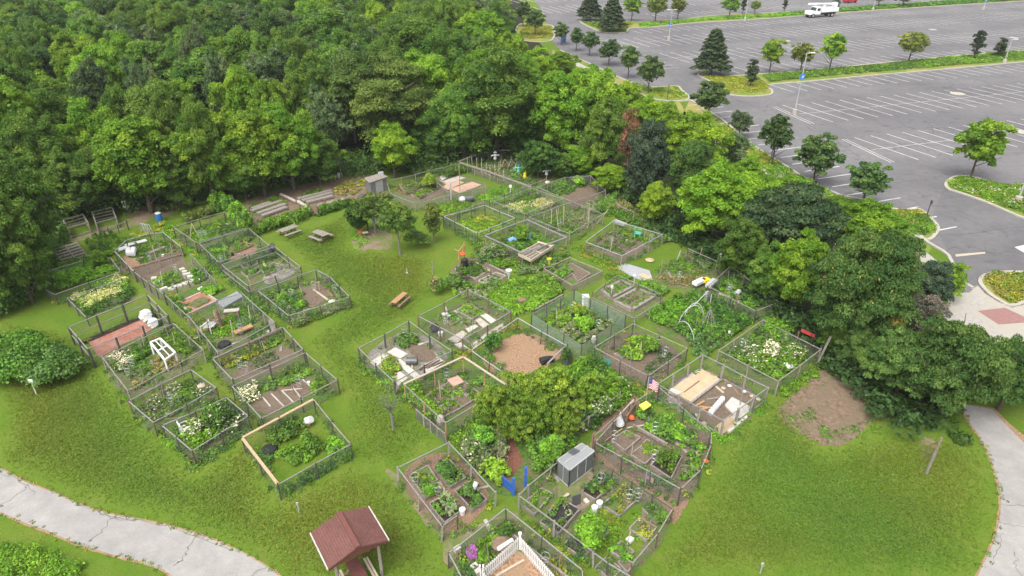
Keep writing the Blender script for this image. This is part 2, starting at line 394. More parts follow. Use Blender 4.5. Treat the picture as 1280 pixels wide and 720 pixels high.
# crossing apron with its red paved square
sheet('pavement', [(1183, 338), (1197, 346), (1217, 361), (1222, 357), (1231, 367), (1246, 377), (1264, 385), (1300, 377), (1300, 440), (1235, 440), (1170, 410), (1185, 385)], .028, 'concrete')
sheet('pavement', [(1192, 347), (1200, 352), (1216, 362), (1212, 366), (1199, 366), (1190, 357)], .032, 'asphalt')
sheet('paved_square', [(1222, 389), (1256, 385), (1290, 401), (1290, 403), (1248, 406)], .034, 'red_paver')
sheet('road_marking', [(1194, 318), (1231, 315), (1232, 317), (1195, 321)], .018, 'pale_timber')
sheet('road_marking', [(1268, 309), (1290, 304), (1290, 322)], .018, 'road_paint')
# ---- parking stalls
mk = MB()
def line(a, b_, w=.14, z=.02):
    a = Vector(a); b_ = Vector(b_); d = (b_-a); 
    if d.length < .01: return
    d.normalize(); n = Vector((-d.y, d.x))*w/2
    mk.add([(*(a-n), z), (*(b_-n), z), (*(b_+n), z), (*(a+n), z)], [(0, 1, 2, 3)])
uu = Vector((.951, .308)); vv = Vector((-.308, .951))
def UVp(u, v): return uu*u+vv*v
def uv_of(x, y):
    p = Vector(P(x, y)); return p.dot(uu), p.dot(vv)
def stall_row(u0, u1, v0, v1, first, step=2.74, mid=None, vr=0.0, skew=-.09, w=.18):
    k = 0
    while first+k*step < u1:
        u = first+k*step; k += 1
        if u < u0: continue
        dv = vr*(u-u0)
        line(UVp(u+skew*(v0-v1), v0+dv), UVp(u, v1+dv), w)
    if mid is not None: line(UVp(u0, mid), UVp(u1, mid+vr*(u1-u0)), .1)
stall_row(73, 190, 79.4, 89.7, 74.2, mid=84.55)
line(UVp(71.3, 79.5), UVp(72.0, 89.2), .15); line(UVp(71.9, 79.5), UVp(72.6, 89.3), .13)
stall_row(71, 95, 62.2, 72.2, 72.6, mid=67.2); stall_row(95, 190, 62.2, 72.2, 94.6, mid=67.2)
line(UVp(69.4, 62.4), UVp(70.4, 72.1), .15); line(UVp(69.9, 62.4), UVp(70.9, 72.0), .12)
stall_row(80.4, 250, 96.4, 102.1, 81.0)
stall_row(74, 260, 111.9, 117.2, 75.5)
stall_row(72, 250, 123.6, 134.2, 76.6, mid=129, vr=.01, w=.17)
stall_row(72, 260, 141.5, 152.6, 74.5, mid=147, vr=.05, w=.18)
stall_row(84, 260, 158.0, 163.8, 84.5, vr=.06, w=.18)
stall_row(100, 280, 182.5, 189, 102, vr=.06, w=.2)
stall_row(60, 300, 198, 212, 62, vr=.06, w=.22); stall_row(50, 300, 222, 236, 52, vr=.06, w=.24)
stall_row(70, 190, 45.5, 51, 80.9)
v = 44.8
while v < 97:
    u0_, _ = (57.3+(v-72)*.0, 0); u0_ = 56.7+(v-60)*.085 if v < 98 else 57
    line(UVp(u0_+.2, v), UVp(u0_+5.4, v+.2), .18); v += 2.6
for v in np.arange(120, 160, 2.7): line(UVp(68, v), UVp(73.2, v), .17)
mk.build('parking_lines', 'road_paint')['kind'] = 'structure'
# tar seams on the asphalt
cr = MB(); mk2 = mk; mk = cr
def crack(pts, w=.09, z=.0145):
    g = [Vector(P(x, y)) for x, y in smooth(pts, 5)]
    g = [p+Vector((random.uniform(-.12, .12), random.uniform(-.12, .12))) for p in g]
    for a, b_ in zip(g, g[1:]): line(a, b_, w*random.uniform(.6, 1.3), z)
crack([(1185, 294), (1210, 293), (1240, 288), (1290, 282)]); crack([(1010, 156), (1030, 166), (1060, 187), (1100, 215)])
crack([(1095, 150), (1110, 158), (1150, 172), (1160, 186)], .07); crack([(1120, 228), (1160, 223), (1178, 219)], .07)
crack([(1196, 268), (1215, 277), (1238, 288)], .07); crack([(1230, 141), (1236, 146), (1245, 158)], .07); crack([(945, 140), (1000, 152), (1040, 165)], .06)
crack([(1232, 316), (1250, 316), (1290, 314)], .06); crack([(1160, 155), (1166, 160), (1167, 168)], .08)
crack([(905, 140), (940, 150), (960, 166)], .06); crack([(880, 60), (900, 68), (930, 90)], .06)
cr.build('tar_seams', 'post_dark')['kind'] = 'structure'
for x, y, r in ((1197, 117, 1.15), (982, 51, 1.1), (1279, 165, 1.1), (1166, 37, 1.0), (1267, 47, .9)):
    mb = MB(); g = P(x, y); mb.lathe((g[0], g[1], 0), [(r, 0), (r, .022), (.45, .024), (.4, .03)], 20)
    mb.build('manhole_apron', 'kerb_concrete')['kind'] = 'structure'
plain('crack_grey', (.15, .14, .125), .9, .1, 0, .4)
# ---- the two walking paths
pt = smooth([(-60, 552), (0, 585), (35, 604), (62, 614), (95, 629), (130, 641), (165, 648), (200, 655), (235, 664), (270, 676), (305, 692), (332, 708), (352, 724), (375, 760)], 5)
pb = smooth([(210, 745), (196, 716), (188, 706), (150, 696), (130, 690), (100, 681), (62, 665), (30, 653), (0, 640), (-60, 612)], 5)
jit = lambda L, a: [(x+random.uniform(-a, a), y+random.uniform(-a, a)*.6) for x, y in L]
sheet('path', [(x, y) for x, y in smooth([(-60, 550), (0, 583), (35, 602), (62, 612), (95, 627), (130, 639), (165, 646), (200, 653), (235, 662), (270, 674), (305, 690), (333, 706), (354, 722), (380, 760)], 6)]+jit(smooth([(300, 775), (236, 738), (205, 716), (188, 708), (150, 699), (130, 693), (100, 684), (62, 668), (30, 656), (0, 643), (-60, 615)], 6), .8), .008, 'straw_mulch')
sheet('path', jit(pt, .5)+jit([(305, 778), (236, 736), (205, 713)]+pb[12:], .5), .014, 'path_paving')
pl = smooth([(1203, 505), (1210, 525), (1222, 542), (1235, 566), (1245, 592), (1250, 612), (1251, 632), (1248, 655), (1240, 682), (1226, 712), (1205, 755)], 6)
sheet('path', jit([(x-3, y) for x, y in pl], 1.2)+[(1330, 790), (1380, 620), (1340, 560), (1290, 552), (1262, 530), (1243, 510)], .008, 'straw_mulch')
sheet('path', jit(pl, .6)+[(1330, 780), (1370, 620), (1330, 580), (1283, 557), (1262, 536), (1240, 512)], .014, 'path_paving')
mk = MB()
for pts, w in (([(40, 602), (28, 614), (2, 632), (-20, 640)], .05), ([(165, 648), (143, 646), (128, 664), (109, 679)], .06), ([(95, 629), (120, 637), (143, 648), (170, 650)], .05),
               ([(254, 664), (238, 680), (232, 694), (220, 706)], .06), ([(335, 706), (312, 722)], .05), ([(62, 614), (80, 622), (130, 643), (200, 657), (235, 668), (290, 690)], .035),
               ([(1251, 630), (1285, 634)], .05), ([(1249, 652), (1262, 656), (1290, 662)], .05), ([(1254, 665), (1250, 685), (1240, 705)], .04), ([(1268, 690), (1270, 705), (1276, 722)], .04), ([(0, 592), (25, 602), (45, 618)], .035)):
    crack(pts, w*.75, .0185)
mk.build('path_cracks', 'crack_grey')['kind'] = 'structure'
# ---- bare ground
def patch_ground(name, pts, z, mat, amp=1.5, n=8): return sheet(name, ragged(pts, n, amp), z, mat)
patch_ground('dirt', [(1018, 472), (1036, 452), (1080, 458), (1112, 486), (1122, 520), (1092, 526), (1068, 548), (1040, 558), (1010, 547), (983, 530), (973, 515), (993, 492)], .006, 'bare_dirt', 3.5)
patch_ground('dirt', [(1150, 550), (1165, 548), (1172, 565), (1160, 585), (1152, 592), (1152, 570)], .006, 'dirt', 2)
patch_ground('dirt', [(300, 256), (330, 243), (375, 232), (410, 222), (440, 215), (470, 222), (484, 240), (470, 248), (440, 250), (410, 262), (385, 270), (350, 282), (320, 284), (300, 270)], .009, 'bare_dirt', 2.5)
patch_ground('dirt', [(395, 225), (440, 210), (465, 222), (450, 240), (420, 245)], .0105, 'dirt', 2.5)
patch_ground('dirt', [(100, 292), (125, 285), (160, 275), (200, 262), (235, 258), (240, 262), (200, 272), (165, 284), (120, 296), (80, 308), (60, 308)], .009, 'dirt', 2)
patch_ground('dirt', [(155, 265), (178, 257), (205, 255), (212, 262), (190, 268), (165, 272)], .0105, 'bare_dirt', 2)
patch_ground('mulch', [(440, 300), (452, 290), (478, 288), (492, 298), (488, 310), (465, 312), (445, 312)], .009, 'dirt', 2)
patch_ground('mulch', [(740, 545), (748, 530), (775, 508), (790, 497), (800, 500), (795, 512), (765, 535), (750, 552), (853, 612), (853, 640), (842, 655), (830, 640), (800, 612), (770, 600), (744, 586), (738, 570)], .009, 'mulch', .8)
patch_ground('mulch', [(640, 545), (652, 575), (645, 590), (632, 600), (622, 608), (618, 595), (628, 580), (630, 560)], .009, 'red_mulch', 1.5)
patch_ground('mulch', [(700, 497), (735, 500), (745, 520), (720, 535), (690, 530), (685, 510)], .009, 'red_mulch', 2)
patch_ground('dirt', [(555, 675), (600, 655), (640, 640), (648, 650), (600, 675), (572, 700), (560, 712)], .009, 'dirt', 2)
patch_ground('dirt', [(490, 588), (560, 652), (556, 678), (520, 640), (488, 600)], .006, 'dirt', 2)
# =================== TREES ===================
BRIGHT = (.122, .232, .019); LIME = (.135, .255, .018); MID = (.074, .152, .022); DARK = (.050, .108, .024); GREY = (.075, .130, .055)
OLIVE = (.098, .165, .035); BLUE = (.045, .085, .050); STREET = (.064, .125, .036); GOLD = (.22, .20, .03)
def crown_mesh(name, col, rx, rz, cz, style='round', ncl=90, nlf=110, leaf=.3, vary=.22, fleck=None, tex=None):
    cl = []
    if style in ('round', 'spread', 'open', 'oval', 'bush'):
        # big boughs on the crown's shell, each carrying its own clumps of leaves
        nb = {'round': 25, 'spread': 30, 'open': 19, 'oval': 17, 'bush': 24}[style]; br = {'round': .34, 'spread': .31, 'open': .31, 'oval': .35, 'bush': .32}[style]
        per = max(3, ncl//nb); tot = 0
        for b in range(nb):
            zz = 1-1.88*(b+.5)/nb; a = b*2.399+RNG.uniform(-.35, .35); h_ = math.sqrt(max(0, 1-zz*zz)); q = RNG.uniform(.48, .80)
            x, y, z = h_*math.cos(a)*q, h_*math.sin(a)*q, zz*q*RNG.uniform(.85, 1.1)
            if style == 'spread': z = z*.9-.12*(x*x+y*y)
            if style == 'oval': x *= 1-.35*max(0, z); y *= 1-.35*max(0, z)
            R_ = br*RNG.uniform(.75, 1.2); tone = RNG.normal()*.7
            for c in range(per):
                d = RNG.normal(size=3); d /= np.linalg.norm(d); d[2] = abs(d[2]) if d[2] < -.35 else d[2]
                e = R_*RNG.uniform(.55, .95); k = R_*RNG.uniform(.30, .50)
                cl.append(((x+d[0]*e)*rx, (y+d[1]*e)*rx, cz+(z+d[2]*e*.85)*rz, k*rx, k*rx, k*rz*.8, int(nlf*RNG.uniform(.7, 1.3)), tone+RNG.normal()*.6))
    elif style == 'layered':
        for i in range(ncl):
            t = RNG.uniform(0, 1)**.6; a = RNG.uniform(0, 6.283); z = RNG.uniform(-.7, 1)
            rr = math.sqrt(max(0.05, 1-z*z))*t
            cl.append((rr*rx*math.cos(a), rr*rx*math.sin(a), cz+z*rz, .26*rx, .26*rx, .07*rz+.15, nlf, RNG.normal()))
    elif style == 'cone':
        for i in range(ncl):
            t = (i+.5)/ncl; z = t**1.15; a = i*2.399; rr = (1-z)**.72*.86+.05
            q = RNG.uniform(.6, 1.0)*rr
            cl.append((q*rx*math.cos(a), q*rx*math.sin(a), cz+(z*2-1)*rz, (.16+.18*(1-z))*rx, (.16+.18*(1-z))*rx, .10*rz, nlf, RNG.normal()))
    elif style == 'narrow':
        for i in range(ncl):
            z = RNG.uniform(-1, 1); a = RNG.uniform(0, 6.283); rr = (1-abs(z)**2)**.5*.8*RNG.uniform(.2, 1)
            cl.append((rr*rx*math.cos(a), rr*rx*math.sin(a), cz+z*rz, .38*rx, .38*rx, .16*rz, nlf, RNG.normal()))
    # filling leaves deep in the crown
    def cf(t):
        f = 1+vary*max(-1.6, min(1.8, t)); c = np.array(col)*f
        c[0] *= 1+.10*t
        if fleck is not None and RNG.uniform() < fleck[1]: c = c*.5+np.array(fleck[0])*.5
        return c
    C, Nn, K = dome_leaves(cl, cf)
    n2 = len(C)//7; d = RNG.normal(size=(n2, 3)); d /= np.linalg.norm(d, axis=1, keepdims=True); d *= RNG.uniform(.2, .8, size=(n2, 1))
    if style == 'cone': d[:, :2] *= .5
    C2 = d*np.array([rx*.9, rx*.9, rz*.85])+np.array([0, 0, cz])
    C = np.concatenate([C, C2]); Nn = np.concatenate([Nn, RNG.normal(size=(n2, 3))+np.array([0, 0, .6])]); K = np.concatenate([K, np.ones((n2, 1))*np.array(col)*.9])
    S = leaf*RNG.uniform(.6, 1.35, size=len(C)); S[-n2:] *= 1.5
    if fleck is not None:
        sel = RNG.uniform(size=len(C)) < fleck[1]*.25; K[sel] = np.array(fleck[0])*RNG.uniform(.6, 1.1, size=(sel.sum(), 1))
    return leaf_mesh('crown', C, Nn, S, K, link=False)
def trunk_mesh(name, h, r, rx, cz, rz, mat='bark', limbs=6, seed=0, lean=0):
    rr = random.Random(seed+5); mb = MB(); top = cz+rz*.35; pts = []
    for i in range(6):
        t = i/5; pts.append((lean*t*t+rr.uniform(-.06, .06)*t*rx*.5, rr.uniform(-.06, .06)*t*rx*.5, top*t-.05))
    mb.tube(pts, r*1.15, 7, r*.3)
    zb = max(.8, (cz-rz)*.85)
    for i in range(limbs):
        a = 6.283*i/limbs+rr.uniform(-.4, .4); z0 = zb+(top-zb)*(i/limbs)*.75; L = rx*rr.uniform(.55, .85)
        x0 = lean*(z0/top)**2
        mb.tube([(x0, 0, z0), (x0+math.cos(a)*L*.45, math.sin(a)*L*.45, z0+L*.35), (x0+math.cos(a)*L, math.sin(a)*L, z0+L*.75)], r*.45, 5, r*.12)
    o = mb.build('trunk', mat); me = o.data; bpy.data.objects.remove(o); return me
PROTO = {}
def proto(key, col, rx, h, base, style='round', ncl=90, nlf=110, leaf=.3, vary=.22, r=.22, mat='bark', fleck=None, limbs=6, n=2):
    """rx crown radius, h height, base height of the crown's underside"""
    L = []
    for i in range(n):
        rz = (h-base)/2; cz = base+rz
        L.append((crown_mesh(key, col, rx, rz, cz, style, ncl, nlf, leaf, vary, fleck), trunk_mesh(key, h, r, rx, cz, rz, mat, limbs, i*7+len(PROTO))))
    PROTO[key] = (L, rx, h)
TREE_COUNT = 0
def tree(key, x, y, hh, w, label, name='tree', cat='tree', group=None, variant=None, rz=None):
    """hh height in metres, w crown width in metres, at ground point x, y"""
    global TREE_COUNT
    L, rx, h = PROTO[key]; TREE_COUNT += 1
    cm, tm = L[(variant if variant is not None else TREE_COUNT) % len(L)]
    e = empty(name, (x, y, 0), label, cat, group, rz if rz is not None else random.uniform(0, 6.28))
    e.scale = (w/(2*rx), w/(2*rx), hh/h)
    for nm, me in (('trunk', tm), ('crown', cm)):
        o = bpy.data.objects.new(nm, me); COL.objects.link(o); o.parent = e
    return e
PLACED = []
def tb(key, xc, yb, yt, wpx, label, name='tree', group=None, cat='tree', xb=None):
    """tree by its foot and its top"""
    X, Y = P(xb if xb is not None else xc, yb); hh = height_at(X, Y, yt); w = wpx*depth(X, Y, hh*.6)/F*(1.25 if key == 'street_dark' else 1.0)
    # shift sideways so that the crown, not the foot, stands under xc
    X += (xc-pix(X, Y, hh*.6)[0])*depth(X, Y, hh*.6)/F if xb is None else 0
    PLACED.append((X, Y, w/2)); return tree(key, X, Y, hh, w, label, name, cat, group)
def tt(key, xc, yt, wpx, hh, label, name='tree', group='trees of the wood behind the gardens'):
    """tree by its top and real height"""
    X, Y = P(xc, yt+3, hh); w = wpx*depth(X, Y, hh)/F
    PLACED.append((X, Y, w/2)); return tree(key, X, Y, hh, w, label, name, 'tree', group)

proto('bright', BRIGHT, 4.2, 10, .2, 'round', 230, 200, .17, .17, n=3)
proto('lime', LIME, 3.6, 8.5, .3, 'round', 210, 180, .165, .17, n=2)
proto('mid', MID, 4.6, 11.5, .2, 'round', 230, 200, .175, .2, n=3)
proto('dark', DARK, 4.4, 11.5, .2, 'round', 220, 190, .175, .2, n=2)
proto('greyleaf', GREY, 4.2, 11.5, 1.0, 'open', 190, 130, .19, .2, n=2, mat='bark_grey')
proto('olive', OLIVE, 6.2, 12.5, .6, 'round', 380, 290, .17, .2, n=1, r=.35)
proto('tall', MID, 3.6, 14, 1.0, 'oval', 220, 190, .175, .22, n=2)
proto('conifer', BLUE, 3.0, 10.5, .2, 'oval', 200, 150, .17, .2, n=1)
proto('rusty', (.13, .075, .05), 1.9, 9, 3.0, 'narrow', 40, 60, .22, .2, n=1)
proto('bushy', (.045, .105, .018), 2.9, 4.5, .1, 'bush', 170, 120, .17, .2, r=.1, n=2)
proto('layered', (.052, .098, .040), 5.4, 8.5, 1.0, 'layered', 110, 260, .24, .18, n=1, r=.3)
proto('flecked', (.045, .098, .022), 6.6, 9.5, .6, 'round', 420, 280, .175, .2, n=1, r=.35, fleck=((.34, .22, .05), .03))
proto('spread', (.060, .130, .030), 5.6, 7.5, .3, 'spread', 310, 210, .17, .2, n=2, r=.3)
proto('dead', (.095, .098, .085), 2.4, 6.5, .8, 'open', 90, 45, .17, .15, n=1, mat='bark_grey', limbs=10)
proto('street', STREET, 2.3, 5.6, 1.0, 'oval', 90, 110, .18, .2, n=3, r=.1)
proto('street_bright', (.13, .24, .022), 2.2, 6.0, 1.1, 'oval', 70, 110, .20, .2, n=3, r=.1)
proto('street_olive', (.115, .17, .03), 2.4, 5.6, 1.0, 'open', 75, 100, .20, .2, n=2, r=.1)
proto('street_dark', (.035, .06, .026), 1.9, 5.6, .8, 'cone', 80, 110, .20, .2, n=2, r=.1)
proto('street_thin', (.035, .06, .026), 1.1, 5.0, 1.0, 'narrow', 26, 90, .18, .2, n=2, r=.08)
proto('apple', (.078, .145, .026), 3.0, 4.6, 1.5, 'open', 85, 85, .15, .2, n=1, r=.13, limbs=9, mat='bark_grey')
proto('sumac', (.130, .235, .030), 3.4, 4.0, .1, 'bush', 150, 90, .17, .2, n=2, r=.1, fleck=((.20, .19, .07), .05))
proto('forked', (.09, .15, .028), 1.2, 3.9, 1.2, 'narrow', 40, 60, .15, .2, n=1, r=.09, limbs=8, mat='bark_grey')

# --- car park trees on their verges
g1 = 'young trees planted round the car park'
for a in [
 ('street', 669, 45, 10, 30, 'rounded dull green tree on the yellow grass island at the far corner of the wood'),
 ('street', 654, 34, 0, 24, 'small green tree just left of the tree on the yellow grass island'),
 ('street', 702, 56, 27, 24, 'small dark tree first in the row along the near kerb'),
 ('street', 721, 64, 33, 21, 'slim grey-green tree second in the row along the near kerb'),
 ('street', 738, 70, 38, 27, 'round green tree third in the row along the near kerb'),
 ('street', 762, 82, 48, 34, 'wide grey-green tree fourth in the row along the near kerb'),
 ('street', 787, 98, 55, 31, 'thin upright tree fifth in the row along the near kerb'),
 ('street', 813, 118, 67, 39, 'round green tree with bare trunk on the small grass island at the row end'),
 ('street', 888, 151, 99, 52, 'broad dark green tree on the kerb opposite the curved island'),
 ('greyleaf', 927, 172, 137, 34, 'small dusky tree right behind the broad tree opposite the curved island'),
 ('street', 972, 206, 141, 48, 'dark tree with a clear bare trunk standing on the kerb verge'),
 ('street', 1024, 232, 167, 63, 'large round grey-green tree on the kerb verge by the stalls'),
 ('street', 1086, 258, 200, 60, 'dark bushy tree nearest the bend where the drive leaves the car park'),
 ('greyleaf', 918, 214, 163, 46, 'feathery grey-green tree between the lime trees and the kerb'),
 ('street_dark', 738, 26, -8, 27, 'dark pointed tree at the left tip of the far planted strip'),
 ('street_dark', 766, 40, -4, 29, 'taller dark green cone tree in front on the rounded tip of the far strip'),
 ('street_bright', 791, 27, -9, 28, 'bright green tree between two darker trees on the far strip'),
 ('street_olive', 821, 29, -10, 36, 'wide olive tree beside the left lamp post on the far strip'),
 ('street_olive', 849, 25, -6, 27, 'open green tree with visible trunk right of the wide olive tree'),
 ('street_bright', 914, 22, -6, 27, 'bright green tree left of the far strip lamp post'),
 ('street_thin', 930, 18, -4, 9, 'thin dark tree tight against the far strip lamp post'),
 ('street_olive', 945, 18, -1, 16, 'small olive tree right of the far strip lamp post'),
 ('street_thin', 982, 15, -3, 8, 'thin dark sapling left of the white bucket truck'),
 ('street_thin', 1046, 13, -3, 11, 'thin dark sapling right behind the white bucket truck'),
 ('street_olive', 1131, 9, -12, 26, 'olive tree cut by the top edge above the far kerb'),
 ('street_olive', 1101, 10, -16, 24, 'olive tree cut by the top edge beside a pale lamp base'),
 ('street_dark', 893, 94, 38, 38, 'broad dark cone-shaped tree on the curved tip of the middle strip'),
 ('street_thin', 941, 109, 75, 19, 'small dark tree in front of the bright trees at the strip tip'),
 ('street_bright', 966, 92, 46, 32, 'bright green tree first of three on the middle strip'),
 ('street_olive', 1005, 91, 50, 38, 'olive round tree between two bright trees on the middle strip'),
 ('street_bright', 1043, 89, 38, 34, 'bright green forked tree right of the lamp with the blue sign'),
 ('street_olive', 1142, 79, 36, 42, 'leaning olive tree with ragged open crown on the middle strip'),
 ('street_thin', 1223, 75, 40, 19, 'narrow dark twisted tree on the right of the middle strip'),
 ('street_thin', 1252, 72, 48, 18, 'small dark tree beside the right lamp post of the middle strip'),
 ('street_bright', 1228, 226, 145, 66, 'large bright green tree on the flowery island by the drive'),
]: tb(*a, name='parking_tree', group=g1)

# --- trees between gardens and car park
g2 = 'trees along the east side of the gardens'
for a in [
 ('lime', 900, 306, 197, 112, 'lime green full tree above the far right garden plots'),
 ('bright', 985, 290, 214, 84, 'bright yellow-green tree in front of the dark kerb tree'),
 ('bright', 935, 262, 190, 60, 'bright tree crown tucked behind the full lime green one'),
 ('layered', 990, 335, 236, 120, 'dark tree with flat layered grey-green sprays'),
 ('lime', 1092, 320, 249, 84, 'bright yellow-green tree against the curved kerb'),
 ('bright', 1045, 300, 243, 60, 'bright green crown between the layered tree and the kerb'),
 ('bright', 1003, 395, 280, 80, 'mid green tree standing below the dark layered tree'),
 ('flecked', 1084, 440, 286, 150, 'huge dark tree flecked with orange seed clusters'),
 ('conifer', 1166, 395, 322, 62, 'grey-green conifer at the edge of the drive'),
 ('dead', 1158, 425, 365, 70, 'greyish half-dead tree below the conifer by the drive'),
 ('bright', 1188, 375, 325, 44, 'small bright green tree sticking out over the drive kerb'),
 ('spread', 1136, 496, 408, 108, 'spreading green tree shading the bare dirt patch'),
 ('spread', 1200, 520, 398, 130, 'large spreading tree overhanging the start of the right path'),
 ('spread', 1272, 512, 420, 96, 'spreading tree at the right edge beyond the path'),
 ('spread', 1076, 466, 402, 56, 'low dark tree right of the red board'),
 ('dark', 866, 268, 168, 66, 'dark rounded tree right of the blue-green spruce'),
 ('lime', 872, 225, 136, 80, 'yellow-green tree behind the blue-green spruce'),
 ('conifer', 812, 262, 140, 64, 'tall blue-green spruce at the top corner of the gardens'),
 ('rusty', 787, 240, 138, 30, 'rust-brown dead spruce leaning beside the blue-green one'),
 ('lime', 821, 284, 226, 46, 'small bright green tree in front of the spruce'),
 ('lime', 806, 190, 116, 60, 'lime green crown behind the rust-brown dead spruce'),
 ('mid', 757, 222, 120, 66, 'dark green tree left of the rust-brown dead spruce'),
 ('bushy', 673, 223, 172, 54, 'dense round dark bush behind the scarecrow plot'),
 ('bright', 726, 222, 178, 56, 'low green viny shrubs beside the round dark bush'),
 ('bushy', 706, 226, 192, 34, 'small dark bush right of the dense round one'),
 ('lime', 762, 240, 205, 50, 'low bright shrubby tree at the foot of the spruce'),
 ('mid', 1046, 446, 385, 44, 'dark green young tree behind the gate pole of the white-flower plot'),
 ('mid', 930, 350, 270, 70, 'deep green tree under the lime green full tree'),
 ('mid', 960, 380, 305, 50, 'shaded green tree behind the triangular fenced plot'),
]: tb(*a, group=g2)

for a in (('bright', 700, 102, 62, 52, 'bright tree leaning over the start of the footpath'), ('bright', 735, 138, 76, 60, 'bright green tree hiding the footpath beside the kerb row'), ('lime', 782, 165, 98, 54, 'yellow-green tree below the small island at the row end'), ('bright', 832, 190, 122, 50, 'leafy tree between the small island and the spruce')):
    tb(*a, group=g2)
# --- named trees of the wood, front rows first
g3 = 'trees of the wood behind the gardens'
for a in [
 ('mid', 8, 380, 236, 92, 'dark green tree at the left edge beside the bramble'),
 ('mid', -40, 390, 250, 100, 'dark tree cut by the left edge of the picture'),
 ('mid', 20, 340, 180, 96, 'yellowish green tree above the left edge dark one'),
 ('mid', 82, 277, 190, 72, 'green tree hanging over the compost bins'),
 ('mid', 48, 268, 150, 96, 'broad bushy tree behind the compost bins'),
 ('mid', 128, 259, 176, 70, 'green tree behind the white sign by the compost bins'),
 ('bright', 168, 266, 132, 118, 'broad bright green tree above the blue barrel'),
 ('mid', 214, 262, 180, 74, 'low green tree on the wood edge right of the blue barrel'),
 ('bright', 262, 250, 128, 104, 'bright yellowish tree behind the overgrown hedge'),
 ('bright', 318, 246, 124, 96, 'bright green tree on the wood edge above the plank beds'),
 ('bright', 357, 238, 122, 92, 'bright green tree right of the one above the plank beds'),
 ('mid', 300, 250, 185, 70, 'low dark green tree at the wood edge behind the vine hedge'),
 ('mid', 395, 230, 165, 70, 'shaded green tree behind the white pole'),
 ('olive', 470, 196, 60, 150, 'big domed olive-green tree towering over the small shed'),
 ('greyleaf', 412, 206, 100, 70, 'grey-green tree on the left flank of the big olive dome'),
 ('lime', 490, 222, 150, 64, 'small bright green tree right behind the grey shed'),
 ('mid', 620, 198, 58, 128, 'large mid green tree above the top fenced plots'),
 ('mid', 578, 202, 100, 80, 'dark green tree between the olive dome and the large mid green tree'),
 ('mid', 548, 205, 130, 62, 'shaded tree behind the terracotta mats'),
 ('mid', 660, 196, 110, 74, 'green tree at the wood edge above the round dark bush'),
 ('bright', 702, 200, 80, 96, 'bright green tree at the wood corner near the car park'),
 ('bright', 748, 190, 76, 84, 'bright green tree nearest the footpath gap'),
]: tb(*a, name='woodland_tree', group=g3)
W = [
 ('bright', 668, 52, 62, 9, 'bright crown filling the wood corner beside the car park row'),
 ('bright', 650, 60, 60, 9, 'light green crown left of the wood corner'),
 ('bright', 85, 26, 84, 13, 'tall yellow-green crown in the upper left of the wood'),
 ('bright', 142, 26, 66, 13, 'yellow-green crown right beside the tall one in the upper left'),
 ('greyleaf', 165, 58, 50, 13, 'upright silver-green tree in the upper left of the wood'),
 ('greyleaf', 102, 66, 66, 12, 'silver-green feathery tree below the tall yellow-green crown'),
 ('bright', 209, 88, 58, 11, 'compact vivid green tree amid silver-green ones'),
 ('greyleaf', 236, 24, 50, 14, 'silver-green tree with pale upright stems'),
 ('mid', 198, -6, 66, 14, 'big dark green tree touching the top edge at the upper left'),
 ('dark', 274, 2, 52, 14, 'near-black green tree touching the top edge'),
 ('bright', 292, 72, 74, 12, 'pale green crown right of the compact vivid tree'),
 ('mid', 44, 94, 100, 11, 'wide green crown on the left, second row of the wood'),
 ('bright', 98, 112, 86, 11, 'vivid wide crown on the left, second row of the wood'),
 ('dark', 40, -4, 90, 14, 'dusky grey-green tree at the top left corner'),
 ('mid', 4, 40, 60, 13, 'green tree at the left edge near the top corner'),
 ('mid', 238, 124, 66, 11, 'green crown over the overgrown hedge, second row'),
 ('bright', 330, 88, 66, 11, 'bright crown behind the bright edge trees above the plank beds'),
 ('mid', 352, 28, 74, 13, 'green crown below the top edge left of centre'),
 ('tall', 402, 2, 92, 14, 'dark leafy tree with upward shoots near the top edge'),
 ('greyleaf', 430, 48, 70, 13, 'dark silvery tree just behind the olive dome'),
 ('tall', 510, 14, 96, 14, 'grey-green broad tree behind the olive dome'),
 ('mid', 556, 34, 90, 13, 'green broad tree right of the olive dome, second row'),
 ('bright', 600, 4, 92, 13, 'light green crown near the top edge right of centre'),
 ('bright', 640, 28, 50, 11, 'light green crown above the large mid green tree'),
 ('dark', 330, -6, 60, 14, 'dark tree at the top edge left of the leafy one'),
 ('bright', 470, -8, 60, 14, 'yellow-green treetop at the top edge near the centre'),
 ('mid', 560, -10, 66, 14, 'green treetop at the top edge right of the centre'),
 ('mid', 380, 66, 80, 12, 'shadowy green crown left of the olive dome'),
 ('greyleaf', 262, 50, 50, 13, 'silvery crown under the near-black tree'),
 ('mid', 24, 128, 80, 11, 'green crown at the left edge, third row'),
 ('mid', 200, 112, 60, 11, 'green crown under the compact vivid tree'),
 ('mid', 132, 96, 50, 11, 'small green crown between silver-green trees and the front row'),
]
for a in W: tt(a[0], a[1], a[2], a[3], a[4], a[5], name='woodland_tree')
